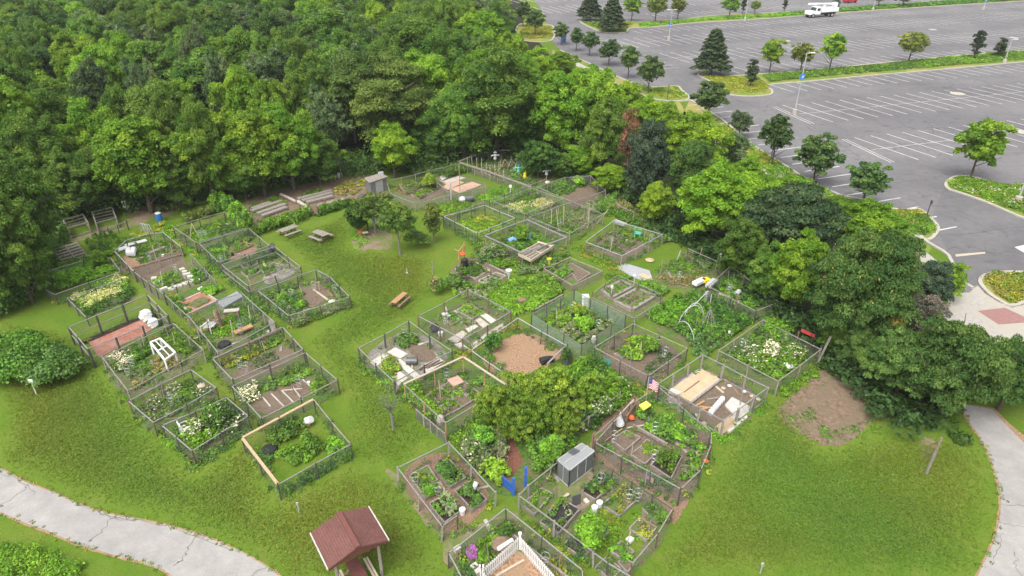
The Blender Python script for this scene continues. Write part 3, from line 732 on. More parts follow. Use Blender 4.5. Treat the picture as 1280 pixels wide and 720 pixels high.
# --- the rest of the wood: nothing tells these apart
kinds = ['mid', 'mid', 'bright', 'dark', 'greyleaf', 'tall', 'mid', 'bright']
rr = random.Random(3); cnt = 0
fpoly = [P(x, y) for x, y in ((-40, 330), (0, 290), (78, 258), (200, 250), (300, 228), (400, 212), (570, 190), (650, 185), (740, 200), (760, 150), (720, 95), (672, 60), (640, 20), (628, 0))]
fpoly += [(2, 290), (-30, 330), (-230, 330), (-110, 62)]
def inside(p, poly):
    c = False; n = len(poly)
    for i in range(n):
        (x1, y1), (x2, y2) = poly[i], poly[i-1]
        if (y1 > p[1]) != (y2 > p[1]) and p[0] < (x2-x1)*(p[1]-y1)/(y2-y1)+x1: c = not c
    return c
Y = 62.0
while Y < 310:
    st = 7.2+max(0, Y-120)*.022
    X = -230.0+rr.uniform(0, 6)
    while X < 60:
        x, y = X+rr.uniform(-2, 2), Y+rr.uniform(-2, 2); X += st
        if not inside((x, y), fpoly): continue
        px, _ = pix(x, y, 8)
        if px < -110 or px > 735: continue
        hh = rr.uniform(10, 14)-(2 if px > 600 else 0); w = rr.uniform(7.5, 10.5)*(1+max(0, Y-140)*.0016)
        pxt, pyt = pix(x, y, hh)
        if pyt < -42: continue
        if pxt > 625 and pyt < 50+(pxt-640)*.5: continue
        if any((x-a)**2+(y-b_)**2 < (.62*(r+w/2))**2 for a, b_, r in PLACED): continue
        k = kinds[rr.randrange(len(kinds))]
        if pxt > 560 and k in ('dark', 'tall'): k = 'bright'
        tree(k, x, y, hh, w, 'leafy tree crown among many like it filling the dense wood', 'woodland_tree', 'tree', 'unnamed crowns filling the wood'); cnt += 1
    Y += st*.9
print('filler trees', cnt)
# --- orchard trees on the lawn
tb('apple', 503, 318, 252, 62, 'spreading fruit tree with short grey trunk in the middle lawn', 'fruit_tree', xb=500)
tb('forked', 541, 303, 256, 27, 'slim forked fruit tree right of the spreading one', 'fruit_tree')
tb('apple', 466, 292, 240, 60, 'dense leafy tree over the mulched sitting corner', 'shade_tree')
tb('bushy', 446, 292, 250, 38, 'thick round shrub beside the red pot', 'shrub', cat='shrub')
for a in ((690, 515, 457, 70, 'golden-green sumac crown highest in the middle of the wild garden'), (648, 522, 468, 64, 'sumac crown left of the highest one, beside the straw mulch plot'), (612, 532, 484, 50, 'leftmost sumac crown, by the narrow boxed beds'),
          (733, 512, 466, 48, 'rightmost sumac crown near the dark round composter'), (668, 548, 490, 62, 'sumac crown hanging over the head of the mulch path'), (708, 552, 498, 50, 'sumac crown between the mulch path and the greenhouse'), (636, 556, 506, 40, 'small low sumac crown left of the mulch path')):
    tb('sumac', a[0], a[1], a[2], a[3], a[4], 'sumac_tree', 'sumac trees of the wild garden')
# leafless young tree on the lawn
e = empty('bare_sapling', V3(492, 535, 0), 'almost leafless young tree with thin grey branches on the lawn', 'tree')
mb = MB(); mb.tube([(0, 0, 0), (-.05, 0, .9), (-.12, .05, 1.5)], .10, 7, .06); mb.build('trunk', 'bark_grey', e)
mb = MB()
for i in range(11):
    a = i*2.4; L = random.uniform(.7, 1.3); mb.tube([(-.1, .03, 1.1+.04*i), (-.1+math.cos(a)*L*.35, math.sin(a)*L*.35, 1.6+.05*i), (-.1+math.cos(a)*L*.6, math.sin(a)*L*.6, 1.9+L*.6)], .035, 5, .01)
mb.build('branches', 'bark_grey', e)
C = []
for i in range(230):
    a = RNG.uniform(0, 6.28); q = RNG.uniform(.2, .95); C.append((math.cos(a)*q-.1, math.sin(a)*q, 1.5+RNG.uniform(0, 1.3)))
leaf_mesh('crown', C, RNG.normal(size=(230, 3)), .09, np.ones((230, 3))*np.array(GREY), parent=e)
# --- undergrowth along the wood edge and under the crowns
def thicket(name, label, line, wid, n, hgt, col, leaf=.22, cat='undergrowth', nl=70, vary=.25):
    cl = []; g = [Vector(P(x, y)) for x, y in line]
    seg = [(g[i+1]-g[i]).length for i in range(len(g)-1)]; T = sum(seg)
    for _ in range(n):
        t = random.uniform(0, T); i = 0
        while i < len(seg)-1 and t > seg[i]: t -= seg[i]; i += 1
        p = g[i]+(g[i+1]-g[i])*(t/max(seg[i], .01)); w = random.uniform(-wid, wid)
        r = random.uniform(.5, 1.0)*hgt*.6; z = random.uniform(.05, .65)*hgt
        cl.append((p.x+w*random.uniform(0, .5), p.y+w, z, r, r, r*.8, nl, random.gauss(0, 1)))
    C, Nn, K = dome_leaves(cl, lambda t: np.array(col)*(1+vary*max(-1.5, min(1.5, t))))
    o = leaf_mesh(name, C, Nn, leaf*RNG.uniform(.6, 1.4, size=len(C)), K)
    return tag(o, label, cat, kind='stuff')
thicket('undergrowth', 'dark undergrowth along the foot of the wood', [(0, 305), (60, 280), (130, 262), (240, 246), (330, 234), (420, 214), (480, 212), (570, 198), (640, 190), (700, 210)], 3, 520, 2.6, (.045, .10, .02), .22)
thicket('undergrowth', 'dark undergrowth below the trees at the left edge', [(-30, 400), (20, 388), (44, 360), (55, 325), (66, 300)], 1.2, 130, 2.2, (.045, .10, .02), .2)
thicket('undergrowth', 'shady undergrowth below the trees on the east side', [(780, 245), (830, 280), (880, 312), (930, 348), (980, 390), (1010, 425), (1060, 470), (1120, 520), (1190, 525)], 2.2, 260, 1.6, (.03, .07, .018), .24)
thicket('undergrowth', 'shrubby growth behind the footpath by the car park', [(700, 85), (760, 118), (830, 160), (900, 205), (960, 240), (1040, 280), (1110, 320), (1150, 370)], 2.5, 260, 1.9, (.09, .17, .02), .26)
# =================== THE GARDENS ===================
GF = 'wire fences round the garden plots'
def fence(label, pts, h=1.15, rail='grey_pipe', post='post_dark', sp=2.2, mesh=True, skip=(), mid=False, closed=True, wire='wire', rw=.052, pw=.066, ph=.06, name='garden_fence', step=.11, ww=.011, noposts=False, bot=False, low=False):
    if post == 'post_dark' and random.random() < .45: post = random.choice(('post_brown', 'grey_timber', 'old_rail'))
    if rail == 'grey_pipe' and random.random() < .4: rail = random.choice(('old_rail', 'lamp_grey', 'grey_timber'))
    lean = random.choice((.03, .06, .11)); sag = random.choice((.03, .05, .09))
    g = [Vector(P(x, y, h)) for x, y in pts]; c = sum(g, Vector((0, 0)))/len(g)
    root = empty(name, (c.x, c.y, 0), label, 'fence', GF)
    g = [p-c for p in g]; K = len(g); sides = [(i, (i+1) % K) for i in range(K if closed else K-1)]
    done = set(); hs = [h+random.uniform(-.03, .03) for _ in g]
    for si, (i, j) in enumerate(sides):
        if si in skip: continue
        a, b_ = g[i], g[j]; L = (b_-a).length; n = max(1, round(L/sp)); d = (b_-a)/L
        prev = (a.x, a.y, hs[i])
        rm = MB(); m2 = MB(); m3 = MB()
        for k in range(n+1):
            t = k/n; p = a+(b_-a)*t; key = (round(p.x, 1), round(p.y, 1)); hz = hs[i]+(hs[j]-hs[i])*t
            if 0 < k < n: hz += random.uniform(-sag, sag*.6)
            if k: rm.beam(prev, (p.x, p.y, hz), rw, rw*.9)
            if mid and k: m2.beam((prev[0], prev[1], hz*.55), (p.x, p.y, hz*.55), rw, rw*.9)
            if bot and k: m3.beam((prev[0], prev[1], .08), (p.x, p.y, .08), .06, .12)
            prev = (p.x, p.y, hz)
            if key in done or noposts: continue
            done.add(key); pm = MB(); lx, ly = random.uniform(-lean, lean), random.uniform(-lean, lean)
            pm.beam((p.x+lx, p.y+ly, 0), (p.x, p.y, hz+ph*random.uniform(.3, 2.4)), pw*random.uniform(.85, 1.2))
            pm.build('post', post, root)
        if rw: rm.build('rail', rail, root)
        if mid: m2.build('middle_rail', rail, root)
        if bot: m3.build('bottom_rail', rail, root)
        if mesh:
            wm = MB(); nz = Vector((-d.y, d.x))*ww*.5; m = int(L/step)
            hh = h*(.97 if not low else .6)
            for k in range(m+1):
                p = a+d*min(L, k*step); q = nz if k % 2 else -nz
                wm.add([(*(p-d*ww*.5), .02), (*(p+d*ww*.5), .02), (*(p+d*ww*.5+q*.2), hh), (*(p-d*ww*.5+q*.2), hh)], [(0, 1, 2, 3)])
            for k in range(int(hh/step)+1):
                z = .03+k*step; wm.add([(*a, z), (*b_, z), (*b_, z+ww), (*a, z+ww)], [(0, 1, 2, 3)])
            wm.build('wire_mesh', wire, root)
    if len(pts) > 3 and h > .7:
        cl = []
        for i, j in sides:
            a, b_ = g[i]+c, g[j]+c; L = (b_-a).length; d = (b_-a)/L; nn = Vector((-d.y, d.x))
            for k in range(int(L*3.2)):
                if random.random() < .25: continue
                p = a+d*random.uniform(0, L)+nn*random.gauss(0, .16); r = random.uniform(.12, .26); hh = random.uniform(.12, .42)*random.choice((.6, 1, 1.3))
                cl.append((p.x, p.y, hh*.45, r, r, hh*.55, 26, random.choice('gbgkyd')))
        C, Nn, K = dome_leaves(cl, lambda t: np.array(LEAF[t])*random.uniform(.75, 1.25), up=.5)
        tag(leaf_mesh('weeds', C, Nn, .085*RNG.uniform(.6, 1.4, size=len(C)), K), 'weeds round the foot of the '+' '.join(label.split()[:10]), 'weeds', kind='stuff')
    return root
def parea(g): return abs(sum(g[i-1][0]*g[i][1]-g[i][0]*g[i-1][1] for i in range(len(g))))/2
def rpoint(g):
    xs = [p[0] for p in g]; ys = [p[1] for p in g]
    while True:
        p = (random.uniform(min(xs), max(xs)), random.uniform(min(ys), max(ys)))
        if inside(p, g): return p
LEAF = dict(g=(.078, .170, .024), b=(.112, .245, .022), l=(.16, .30, .03), d=(.046, .112, .022), c=(.060, .125, .050), y=(.21, .25, .035), t=(.20, .19, .08), s=(.15, .19, .11), k=(.075, .15, .045))
FLW = dict(w=(.62, .62, .56), c=(.50, .52, .27), y=(.60, .50, .06), o=(.60, .28, .04), p=(.33, .12, .45), r=(.4, .05, .05))
def foliage_over(g, hgt, dens, cols, leaf=.12, flower=None, ff=.1, r=(.22, .42), nl=34, z0=.02, rows=False):
    A = parea(g); n = max(3, int(A*dens*2.15)); cl = []; hgt *= 1.1
    # broad drifts so that a plot is not evenly mixed
    rows = rows and random.random() < .65; e0 = max(((g[i][0]-g[i-1][0], g[i][1]-g[i-1][1]) for i in range(len(g))), key=lambda q: q[0]**2+q[1]**2); el = math.hypot(*e0); rn = (-e0[1]/el, e0[0]/el); rs = random.uniform(.5, .7) if A > 3 else .38
    k0 = [rpoint(g) for _ in range(6)]; kc = [random.choice(cols) for _ in k0]; kh = [random.uniform(.55, 1.15) for _ in k0]
    col = {}
    for i in range(n):
        x, y = rpoint(g)
        if rows:
            dd = x*rn[0]+y*rn[1]; sh = round(dd/rs)*rs-dd+random.gauss(0, .05); x += rn[0]*sh; y += rn[1]*sh
        q = min(range(6), key=lambda j: (k0[j][0]-x)**2+(k0[j][1]-y)**2+random.uniform(0, .8))
        rr_ = random.uniform(*r)*(.7 if rows else 1); hh = hgt*kh[q]*random.uniform(.6, 1.1)
        cl.append((x, y, z0+hh*.45, rr_, rr_, max(.04, hh*.55), nl, kc[q] if random.random() < .7 else random.choice(cols)))
    def cf(t): return np.array(LEAF[t])*random.uniform(.75, 1.28)
    C, Nn, K = dome_leaves(cl, cf, up=.5)
    S = leaf*RNG.uniform(.6, 1.4, size=len(C))
    if flower:
        sel = (RNG.uniform(size=len(C)) < ff) & (C[:, 2] > hgt*.3)
        # flowers in drifts
        ph = np.sin(C[:, 0]*1.9+1)+np.cos(C[:, 1]*1.6)+RNG.normal(size=len(C))*.5; sel &= ph > (.5 if ff < .3 else -.2)
        K[sel] = np.array(FLW[flower])*RNG.uniform(.75, 1.15, size=(sel.sum(), 1)); Nn[sel] = [0, 0, 1]; C[sel, 2] += .05
    return C, Nn, S, K
def crop(label, pts, hgt=.4, dens=6, cols='gbd', leaf=.12, flower=None, ff=.25, name='crop_plants', r=(.22, .42), nl=34, cat='plants'):
    g = [P(x, y) for x, y in pts]
    C, Nn, S, K = foliage_over(g, hgt, dens, cols, leaf, flower, ff, r, nl, rows=(name == 'crop_plants' and not flower))
    return tag(leaf_mesh(name, C, Nn, S, K), label, cat, kind='stuff')
def bed(label, pts, hgt=.22, frame='grey_timber', soil='soil', plants=None, leaf=.10, group='raised beds in the garden plots', fl=None, ff=.2, fw=.07, name='raised_bed', mats=None):
    g = [Vector(P(x, y)) for x, y in pts]; c = sum(g, Vector((0, 0)))/len(g); root = empty(name, (c.x, c.y, 0), label, 'garden bed', group)
    g = [p-c for p in g]; fm = MB(); K = len(g)
    for i in range(K): fm.beam((*g[i], hgt/2), (*g[(i+1) % K], hgt/2), fw, hgt)
    fm.build('frame', frame, root)
    inn = [p*(1-fw*.3/max(.3, p.length)) for p in g]; A = sum(inn[i-1].x*inn[i].y-inn[i].x*inn[i-1].y for i in range(K))
    if A < 0: inn = inn[::-1]
    me = MB(); me.slab([tuple(p) for p in inn], .015, hgt-.04); me.build('soil', soil, root)
    if plants:
        hh, dens, cols = plants
        C, Nn, S, Kc = foliage_over([tuple(p*.92) for p in g], hh, dens, cols, leaf, fl, ff, r=(.16, .28), nl=26, z0=hgt-.05, rows=True)
        leaf_mesh('plants', C, Nn, S, Kc, parent=root)['kind'] = 'stuff'
    return root
def shrub(label, xc, yb, yt, wpx, cols='gd', name='garden_shrub', cat='shrub', leaf=.13, flower=None, ff=.1, ncl=34, nl=60, group='shrubs grown in the garden plots'):
    X, Y = P(xc, yb); hh = max(.3, height_at(X, Y, yt)); w = wpx*depth(X, Y)/F; cl = []
    for _ in range(ncl):
        d = RNG.normal(size=3); d /= np.linalg.norm(d); d[2] = abs(d[2]); q = RNG.uniform(.4, .9)
        cl.append((d[0]*q*w/2, d[1]*q*w/2, hh*.35+d[2]*q*hh*.55, .3*w/2, .3*w/2, .24*hh, nl, random.choice(cols)))
    C, Nn, K = dome_leaves(cl, lambda t: np.array(LEAF[t])*random.uniform(.75, 1.28), up=.4)
    if flower:
        sel = (RNG.uniform(size=len(C)) < ff); K[sel] = np.array(FLW[flower])*RNG.uniform(.8, 1.1, size=(sel.sum(), 1))
    o = leaf_mesh(name, C, Nn, leaf*RNG.uniform(.6, 1.4, size=len(C)), K); o.location = (X, Y, 0)
    return tag(o, label, cat, group)
def obj(name, mb, mat, label, cat, group=None, loc=None):
    o = mb.build(name, mat); return tag(o, label, cat, group)
def along(a, b_, za=0., zb=0.):
    return Vector((*P(*a, za), za)), Vector((*P(*b_, zb), zb))
def board(label, a, b_, w=.22, t=.05, z=.1, mat='grey_timber', name='timber_board', cat='board', group='loose boards and edging'):
    p, q = along(a, b_, z, z); mb = MB(); mb.beam(p, q, w, t); return obj(name, mb, mat, label, cat, group)
def slab(label, pts, z0, z1, mat, name, cat, group=None):
    g = [P(x, y, z1) for x, y in pts]; A = sum(g[i-1][0]*g[i][1]-g[i][0]*g[i-1][1] for i in range(len(g)))
    if A < 0: g = g[::-1]
    mb = MB(); mb.slab(g, z0, z1); return obj(name, mb, mat, label, cat, group)
def soilsheet(pts, mat='soil', z=.012, name='garden_soil', amp=.8, n=4): return patch_ground(name, pts, z, mat, amp, n)
zc = [.010]
def sz(): zc[0] = .010+((zc[0]-.010+.0013) % .02); return zc[0]

shrub('rightmost mound of the bramble thicket on the left lawn', 66, 470, 440, 74, 'gdk', 'bramble', 'bramble', .14, ncl=90, nl=130, group=None)
shrub('tallest middle mound of the bramble thicket', 32, 464, 422, 90, 'gdg', 'bramble', 'bramble', .15, ncl=120, nl=140, group=None)
shrub('low part of the bramble thicket cut by the left edge', -14, 466, 428, 84, 'dgk', 'bramble', 'bramble', .15, ncl=120, nl=140, group=None)
# ---- L1..: the left block
soilsheet([(54, 345), (70, 364), (148, 338), (138, 324), (70, 334)], 'weedy_ground', sz())
fence('low grey rail fence with rounded corner round the leafy plot at the left', [(104, 326), (52, 341), (57, 362), (68, 368), (151, 339), (138, 322)], .95, skip=(5,), sp=2.6)
crop('bright leafy greens filling the round-cornered plot at the left', [(62, 345), (74, 362), (146, 340), (136, 326), (90, 330)], .55, 7, 'bgg', .14)
shrub('tall green plant at the back corner of the leafy left plot', 127, 334, 312, 22, 'gg')
soilsheet([(88, 374), (110, 396), (168, 376), (152, 352)], 'weedy_ground', sz())
fence('low dark fence beside the cream flower bed', [(152, 349), (84, 373), (108, 397)], .75, closed=False, sp=2.4)
crop('mass of cream white flowers in the second plot from the wood edge', [(90, 374), (108, 388), (160, 366), (158, 352), (148, 350)], .6, 9, 'glb', .11, 'c', .62, cat='flowers', name='cream_flowers')
crop('green leaves growing below the cream flower mass', [(108, 388), (112, 394), (168, 374), (164, 362)], .4, 7, 'gds', .12)
# L3 brick bed cage
fence('tall grey double-railed fence round the plot with the red brick floor', [(85.7, 408.7), (183.7, 368), (209.5, 394.5), (109.5, 436)], 1.6, mid=True, sp=2.0, ph=.02, pw=.10)
soilsheet([(98, 430), (186, 391), (207, 415), (120, 456)], 'lawn', sz())
slab('red brick floor inside the tall double-railed plot', [(111, 428), (178, 399), (190, 412), (124, 447)], .0, .06, 'brick_red', 'brick_floor', 'brick floor')
soilsheet([(106, 424), (180, 395), (184, 400), (112, 430)], 'dark_soil', .032)
for k, (x, y, s) in enumerate(((184, 399, .9), (193, 408, .75))):
    # draped white furniture covers
    X, Y = P(x, y); mb = MB(); prof = [(.48*s, 0), (.52*s, .25*s), (.40*s, .55*s), (.42*s, .62*s), (.15*s, .66*s)]
    mb.lathe((0, 0, 0), prof, 9)
    for i, v in enumerate(mb.v): mb.v[i] = (v[0]*(1+.25*math.sin(i*2.3)), v[1]*(1+.2*math.cos(i*1.7)), v[2]*(1+.15*math.sin(i*1.1)))
    o = mb.build('covered_chair', 'white_cloth'); o.location = (X, Y, .06)
    tag(o, ('rear white cloth-covered seat at the end of the brick floor', 'front white cloth-covered seat by the corner of the brick floor')[k], 'chair', 'white covered seats')
    mb = MB(); mb.lathe((.55*s, .1, 0), [(.2*s, 0), (.28*s, .2), (.2*s, .34)], 8); mb.build('dark_cushion', 'black_plastic', o)
# L4
soilsheet([(136, 458), (218, 420), (252, 450), (168, 496)], 'weedy_soil', sz())
fence('wire fence with sagging rails round the plot with the white cold frame', [(128, 447), (217, 404), (254, 437), (160, 489)], 1.1, sp=2.1, mesh=True)
crop('white flowers mixed with leaves at the left end of the cold frame plot', [(134, 452), (158, 438), (168, 450), (146, 468)], .5, 8, 'gsk', .11, 'w', .45, cat='flowers', name='white_flowers')
crop('bright green crop rows left of the white cold frame', [(156, 446), (186, 428), (200, 438), (168, 456), (160, 458)], .5, 9, 'bbg', .14)
crop('bright green leaves right of the white cold frame', [(204, 420), (218, 410), (244, 434), (236, 444), (220, 438)], .55, 9, 'bbgl', .14)
crop('pale straggly weeds at the front of the cold frame plot', [(150, 462), (190, 448), (240, 448), (172, 490)], .3, 4, 'gst', .11)
bed('narrow timber bed at the front of the cold frame plot', [(172, 458), (186, 450), (192, 455), (178, 464)], .15, soil='weedy_soil', plants=(.15, 5, 'g'))
# white cold frame
e = empty('cold_frame', V3(204, 440, 0), 'white timber cold frame standing open among the crops', 'cold frame')
mb = MB(); q = [V3(188, 428, 1.0), V3(200, 423, 1.0), V3(219, 441, .9), V3(206, 450, .9)]; o0 = Vector(e.location)
q = [p-o0 for p in q]; mids = [(q[0]*.5+q[3]*.5), (q[1]*.5+q[2]*.5)]
for a, b_ in ((0, 1), (1, 2), (2, 3), (3, 0)): mb.beam(q[a], q[b_], .11, .1)
mb.beam(mids[0], mids[1], .08); mb.beam(q[0].lerp(q[1], .5), q[3].lerp(q[2], .5), .05)
mb.build('top_frame', 'white_paint', e)
for p in q:
    mb = MB(); mb.beam(p, (p.x, p.y, 0), .10); mb.build('leg', 'white_paint', e)
# L5
soilsheet([(168, 512), (240, 475), (270, 497), (196, 540)], 'weedy_ground', sz())
fence('square grey fence round the weedy plot below the cold frame plot', [(160.7, 501.7), (238.3, 461.7), (270, 485), (191.7, 528.3)], 1.05, sp=2.4, post='post_brown')
crop('mixed weeds and vegetables with pale flowers in the square weedy plot', [(170, 512), (238, 474), (266, 494), (200, 534)], .38, 4.5, 'gbsk', .11, 'w', .10)
board('grey board lying on the weeds by the fence corner', (247, 484), (256, 481), .4, .1, .3, 'pale_timber')
# L6
soilsheet([(212, 545), (290, 508), (310, 535), (246, 575)], 'weedy_ground', sz())
fence('wire fence with a crooked front round the white flower plot', [(202.3, 531.7), (283, 496.7), (310, 520), (240, 563.3)], 1.15, sp=2.1)
crop('white flowers and tall green stems in the crooked-front plot', [(225, 545), (285, 505), (306, 530), (250, 568)], .75, 6.5, 'gbkd', .13, 'w', .22, cat='flowers', name='white_flowers')
crop('low grass round the white garden chair', [(208, 540), (236, 526), (240, 545), (222, 556)], .2, 4, 'g', .10)
shrub('leafy shrub in the middle of the crooked-front plot', 272, 538, 505, 30, 'gd', flower='w', ff=.08)
# white garden chair
def chair(loc, rz, label, mat='white_plastic', s=1.0):
    e = empty('garden_chair', loc, label, 'chair', None, rz); e.scale = (s, s, s)
    mb = MB(); mb.box((0, 0, .42), (.50, .48, .04)); mb.build('seat', mat, e)
    mb = MB()
    for i in range(5): mb.box((-.2+i*.1, .24, .68), (.06, .03, .48))
    mb.tube([(-.26, .23, .6), (-.24, .25, .85), (0, .27, .95), (.24, .25, .85), (.26, .23, .6)], .03); mb.build('backrest', mat, e)
    for sx in (-1, 1):
        mb = MB(); mb.tube([(sx*.28, .22, .62), (sx*.29, -.1, .65), (sx*.28, -.22, .6)], .03); mb.build('armrest', mat, e)
        for sy in (-1, 1):
            mb = MB(); mb.beam((sx*.23, sy*.2, .42), (sx*.28, sy*.25, 0), .05); mb.build('leg', mat, e)
    return e
chair(V3(234, 543, 0), 2.3, 'white plastic garden chair in the crooked-front plot', s=1.15)

# ---- M column
soilsheet([(148, 328), (196, 304), (230, 322), (176, 350)], 'weedy_soil', sz(), amp=1.5)
fence('low curved fence at the edge of the plot scattered with white scraps', [(168, 340), (143, 314), (158, 300), (187, 292), (204, 291), (226, 308)], 1.0, closed=False, sp=2.0, post='post_dark')
soilsheet([(152, 330), (190, 316), (226, 322), (228, 330), (180, 350), (160, 344)], 'soil', .033, amp=2)
soilsheet([(155, 322), (168, 318), (176, 330), (160, 338)], 'straw_mulch', .036, amp=2)
crop('weeds between the white scraps in the curved-fence plot', [(160, 318), (200, 300), (220, 308), (180, 330)], .2, 4, 'gb', .10)
for k, (a, b_, w, l) in enumerate((((146, 313), (160, 308), .7, 'left'), ((157, 307), (170, 303), .6, 'middle'), ((168, 304), (183, 300), .6, 'right'))):
    board(l+' white plastic sheet scrap in the curved-fence plot', a, b_, w, .05, .15, 'white_plastic', 'plastic_sheet', 'plastic sheet', 'white plastic scraps')
mb = MB(); mb.tube([V3(160, 311, .3), V3(161, 317, .35), V3(166, 318, .3), V3(167, 311, .4)], .25, 8); obj('white_bundle', mb, 'white_cloth', 'white bundle of sheeting folded on the soil of the curved-fence plot', 'bundle')
board('weathered plank lying across the brown soil of the curved-fence plot', (188, 316), (206, 309), .3, .15, .15, 'grey_timber')
board('long dark plank across the curved-fence plot', (165, 335), (226, 318), .25, .1, .1, 'brown_timber')
# M1 white stones
soilsheet([(176, 352), (234, 325), (264, 350), (210, 376)], 'weedy_soil', sz(), amp=1.5)
fence('row of short dark posts between the white stone plot and the one behind', [(168, 338), (226, 310)], .95, closed=False, sp=1.2, rw=0)
fence('dark post fence on the left and front of the white stone plot', [(168, 340), (205, 368)], 1.0, closed=False, sp=1.5)
fence('dark post fence on the right of the white stone plot', [(238, 318), (268, 350)], .95, closed=False, sp=1.3, rw=.03)
crop('green vegetables inside the U of white stones', [(192, 352), (212, 342), (226, 352), (205, 362)], .3, 6, 'gb', .12)
crop('leafy plants right of the white stones', [(238, 340), (256, 334), (262, 350), (244, 356)], .35, 6, 'gbk', .12)
k = 0
for x, y in ((193, 349), (196, 354), (201, 358), (205, 362), (214, 362), (219, 360), (225, 358), (231, 356), (236, 354), (241, 352), (238, 347), (234, 344), (231, 341), (228, 338), (247, 352)):
    X, Y = P(x, y); mb = MB(); R3 = Matrix.Rotation(random.uniform(-.4, .4)+.5, 3, 'Z'); mb.box((0, 0, .09), (random.uniform(.35, .6), random.uniform(.28, .4), .18), m=R3)
    o = mb.build('edging_stone', 'stone_white'); o.location = (X, Y, 0); tag(o, 'pale rough stone in the U-shaped row of white stones', 'stone', 'white stones edging the U-shaped bed')
board('white tray lying in front of the white stones', (248, 362), (254, 359), .3, .1, .15, 'white_plastic')
# M2 brick bed
soilsheet([(212, 378), (262, 352), (284, 372), (238, 400)], 'weedy_ground', sz())
fence('sagging dark wire fence left of the small red brick bed', [(205, 368), (234, 395)], .9, closed=False, sp=1.3, rw=.05)
fence('row of dark posts in front of the white stones', [(205, 366), (250, 345)], .6, closed=False, sp=1.1, rw=0, mesh=False)
bed('bed edged with red brick and tiles between the dark post fences', [(224, 380), (255, 366), (272, 378), (238, 394)], .2, 'paving_slab', 'brick_red', fw=.12)
soilsheet([(238, 382), (254, 374), (262, 378), (246, 387)], 'weedy_soil', .23, amp=.5)
crop('climbing greens over the left corner of the red brick bed', [(212, 378), (224, 372), (238, 392), (230, 396)], .5, 8, 'gk', .11)
crop('small greens inside the red brick bed', [(236, 382), (254, 374), (262, 378), (246, 387)], .35, 9, 'gk', .10)
crop('lime green plants behind the red brick bed', [(254, 362), (272, 358), (278, 366), (262, 372)], .45, 9, 'blg', .13)
slab('crumpled silver tarpaulin beside the red brick bed', [(270, 378), (296, 364), (304, 370), (280, 384)], .0, .35, 'steel', 'tarpaulin', 'tarpaulin')
# M3 busy plot
soilsheet([(244, 408), (300, 378), (338, 410), (276, 446)], 'weedy_soil', sz())
fence('dark fence of tall posts round the cluttered plot with the brown teepee', [(234, 393), (271, 376), (302, 366), (343, 403), (272, 440)], 1.3, sp=2.0)
fence('low brown rail along the front of the cluttered plot', [(266, 448), (350, 413)], .5, closed=False, rail='brown_timber', rw=.12, sp=2.4, low=True)
crop('bright green crops in the cluttered plot', [(266, 412), (290, 400), (296, 412), (276, 424)], .4, 9, 'bbg', .13)
crop('green crops behind the teepee in the cluttered plot', [(285, 385), (310, 374), (330, 392), (312, 400)], .45, 6, 'gkb', .12)
crop('blue-green cabbages by the orange plank', [(292, 402), (308, 396), (318, 402), (300, 412)], .35, 8, 'kc', .15)
crop('dark shrubby row in front of the orange plank', [(312, 422), (334, 410), (340, 414), (322, 428)], .5, 8, 'gd', .12)
board('orange-brown plank bench lying in the cluttered plot', (293, 416), (315, 407), .45, .1, .35, 'orange_timber')
mb = MB(); X, Y = P(275, 410)
for i in range(12): a = i*.52; mb.beam((X+.3*math.cos(a), Y+.3*math.sin(a), 0), (X+.03*math.cos(a), Y+.03*math.sin(a), 1.55), .09)
obj('bean_teepee', mb, 'brown_timber', 'brown teepee of bundled stalks standing in the cluttered plot', 'teepee')
e = empty('potting_bench', V3(292, 399, 0), 'dark wooden potting bench with pale top behind the teepee', 'bench')
mb = MB(); mb.box((0, 0, .8), (1.1, .45, .06), .2); mb.build('bench_top', 'paving_slab', e)
for sx in (-1, 1):
    for sy in (-1, 1):
        mb = MB(); mb.beam((sx*.5-sy*.04, sy*.2, 0), (sx*.5-sy*.04, sy*.2, .78), .08); mb.build('leg', 'brown_timber', e)
e = empty('small_cold_frame', V3(263, 414, 0), 'small glazed cold frame with white legs at the left of the teepee', 'cold frame')
mb = MB(); mb.box((0, 0, .55), (.8, .8, .03), .4); mb.build('pane', 'polycarbonate', e)
mb = MB()
for a, b_ in (((-.45, -.4), (-.2, .5)), ((.3, -.5), (.5, .35))): mb.beam((*a, 0), (*a, .7), .06); mb.beam((*b_, 0), (*b_, .7), .06); mb.beam((*a, .6), (*b_, .6), .06)
mb.build('frame', 'white_paint', e)
mb = MB(); mb.lathe((*P(281, 433), 0), [(.25, 0), (.5, .12), (.42, .3), (.1, .36)], 10); obj('soil_sack', mb, 'black_plastic', 'black sack slumped at the front corner of the cluttered plot', 'sack')
mb = MB(); mb.lathe((*P(335, 418), 0), [(.12, 0), (.16, .25), (.15, .3)], 10); obj('bucket', mb, 'white_plastic', 'white bucket by the low brown rail of the cluttered plot', 'bucket')
slab('pile of grey boards against the right end of the cluttered plot', [(335, 400), (340, 398), (346, 412), (340, 414)], 0, .5, 'grey_timber', 'board_pile', 'boards')
# M4
soilsheet([(276, 458), (352, 424), (378, 448), (302, 484)], 'weedy_soil', sz())
fence('grey fence round the plot with bare brown soil above the string-line plot', [(266, 449), (353, 409), (379, 437), (291, 475)], 1.15, sp=2.4)
crop('yellowish weeds along the back of the bare soil plot', [(272, 455), (350, 416), (356, 424), (284, 462)], .4, 7, 'byg', .12)
soilsheet([(292, 466), (350, 436), (366, 448), (312, 476)], 'soil', .034, amp=1.5)
crop('grey-green plants in the middle of the bare soil plot', [(312, 456), (340, 442), (354, 446), (326, 462)], .35, 4, 'kcs', .11)
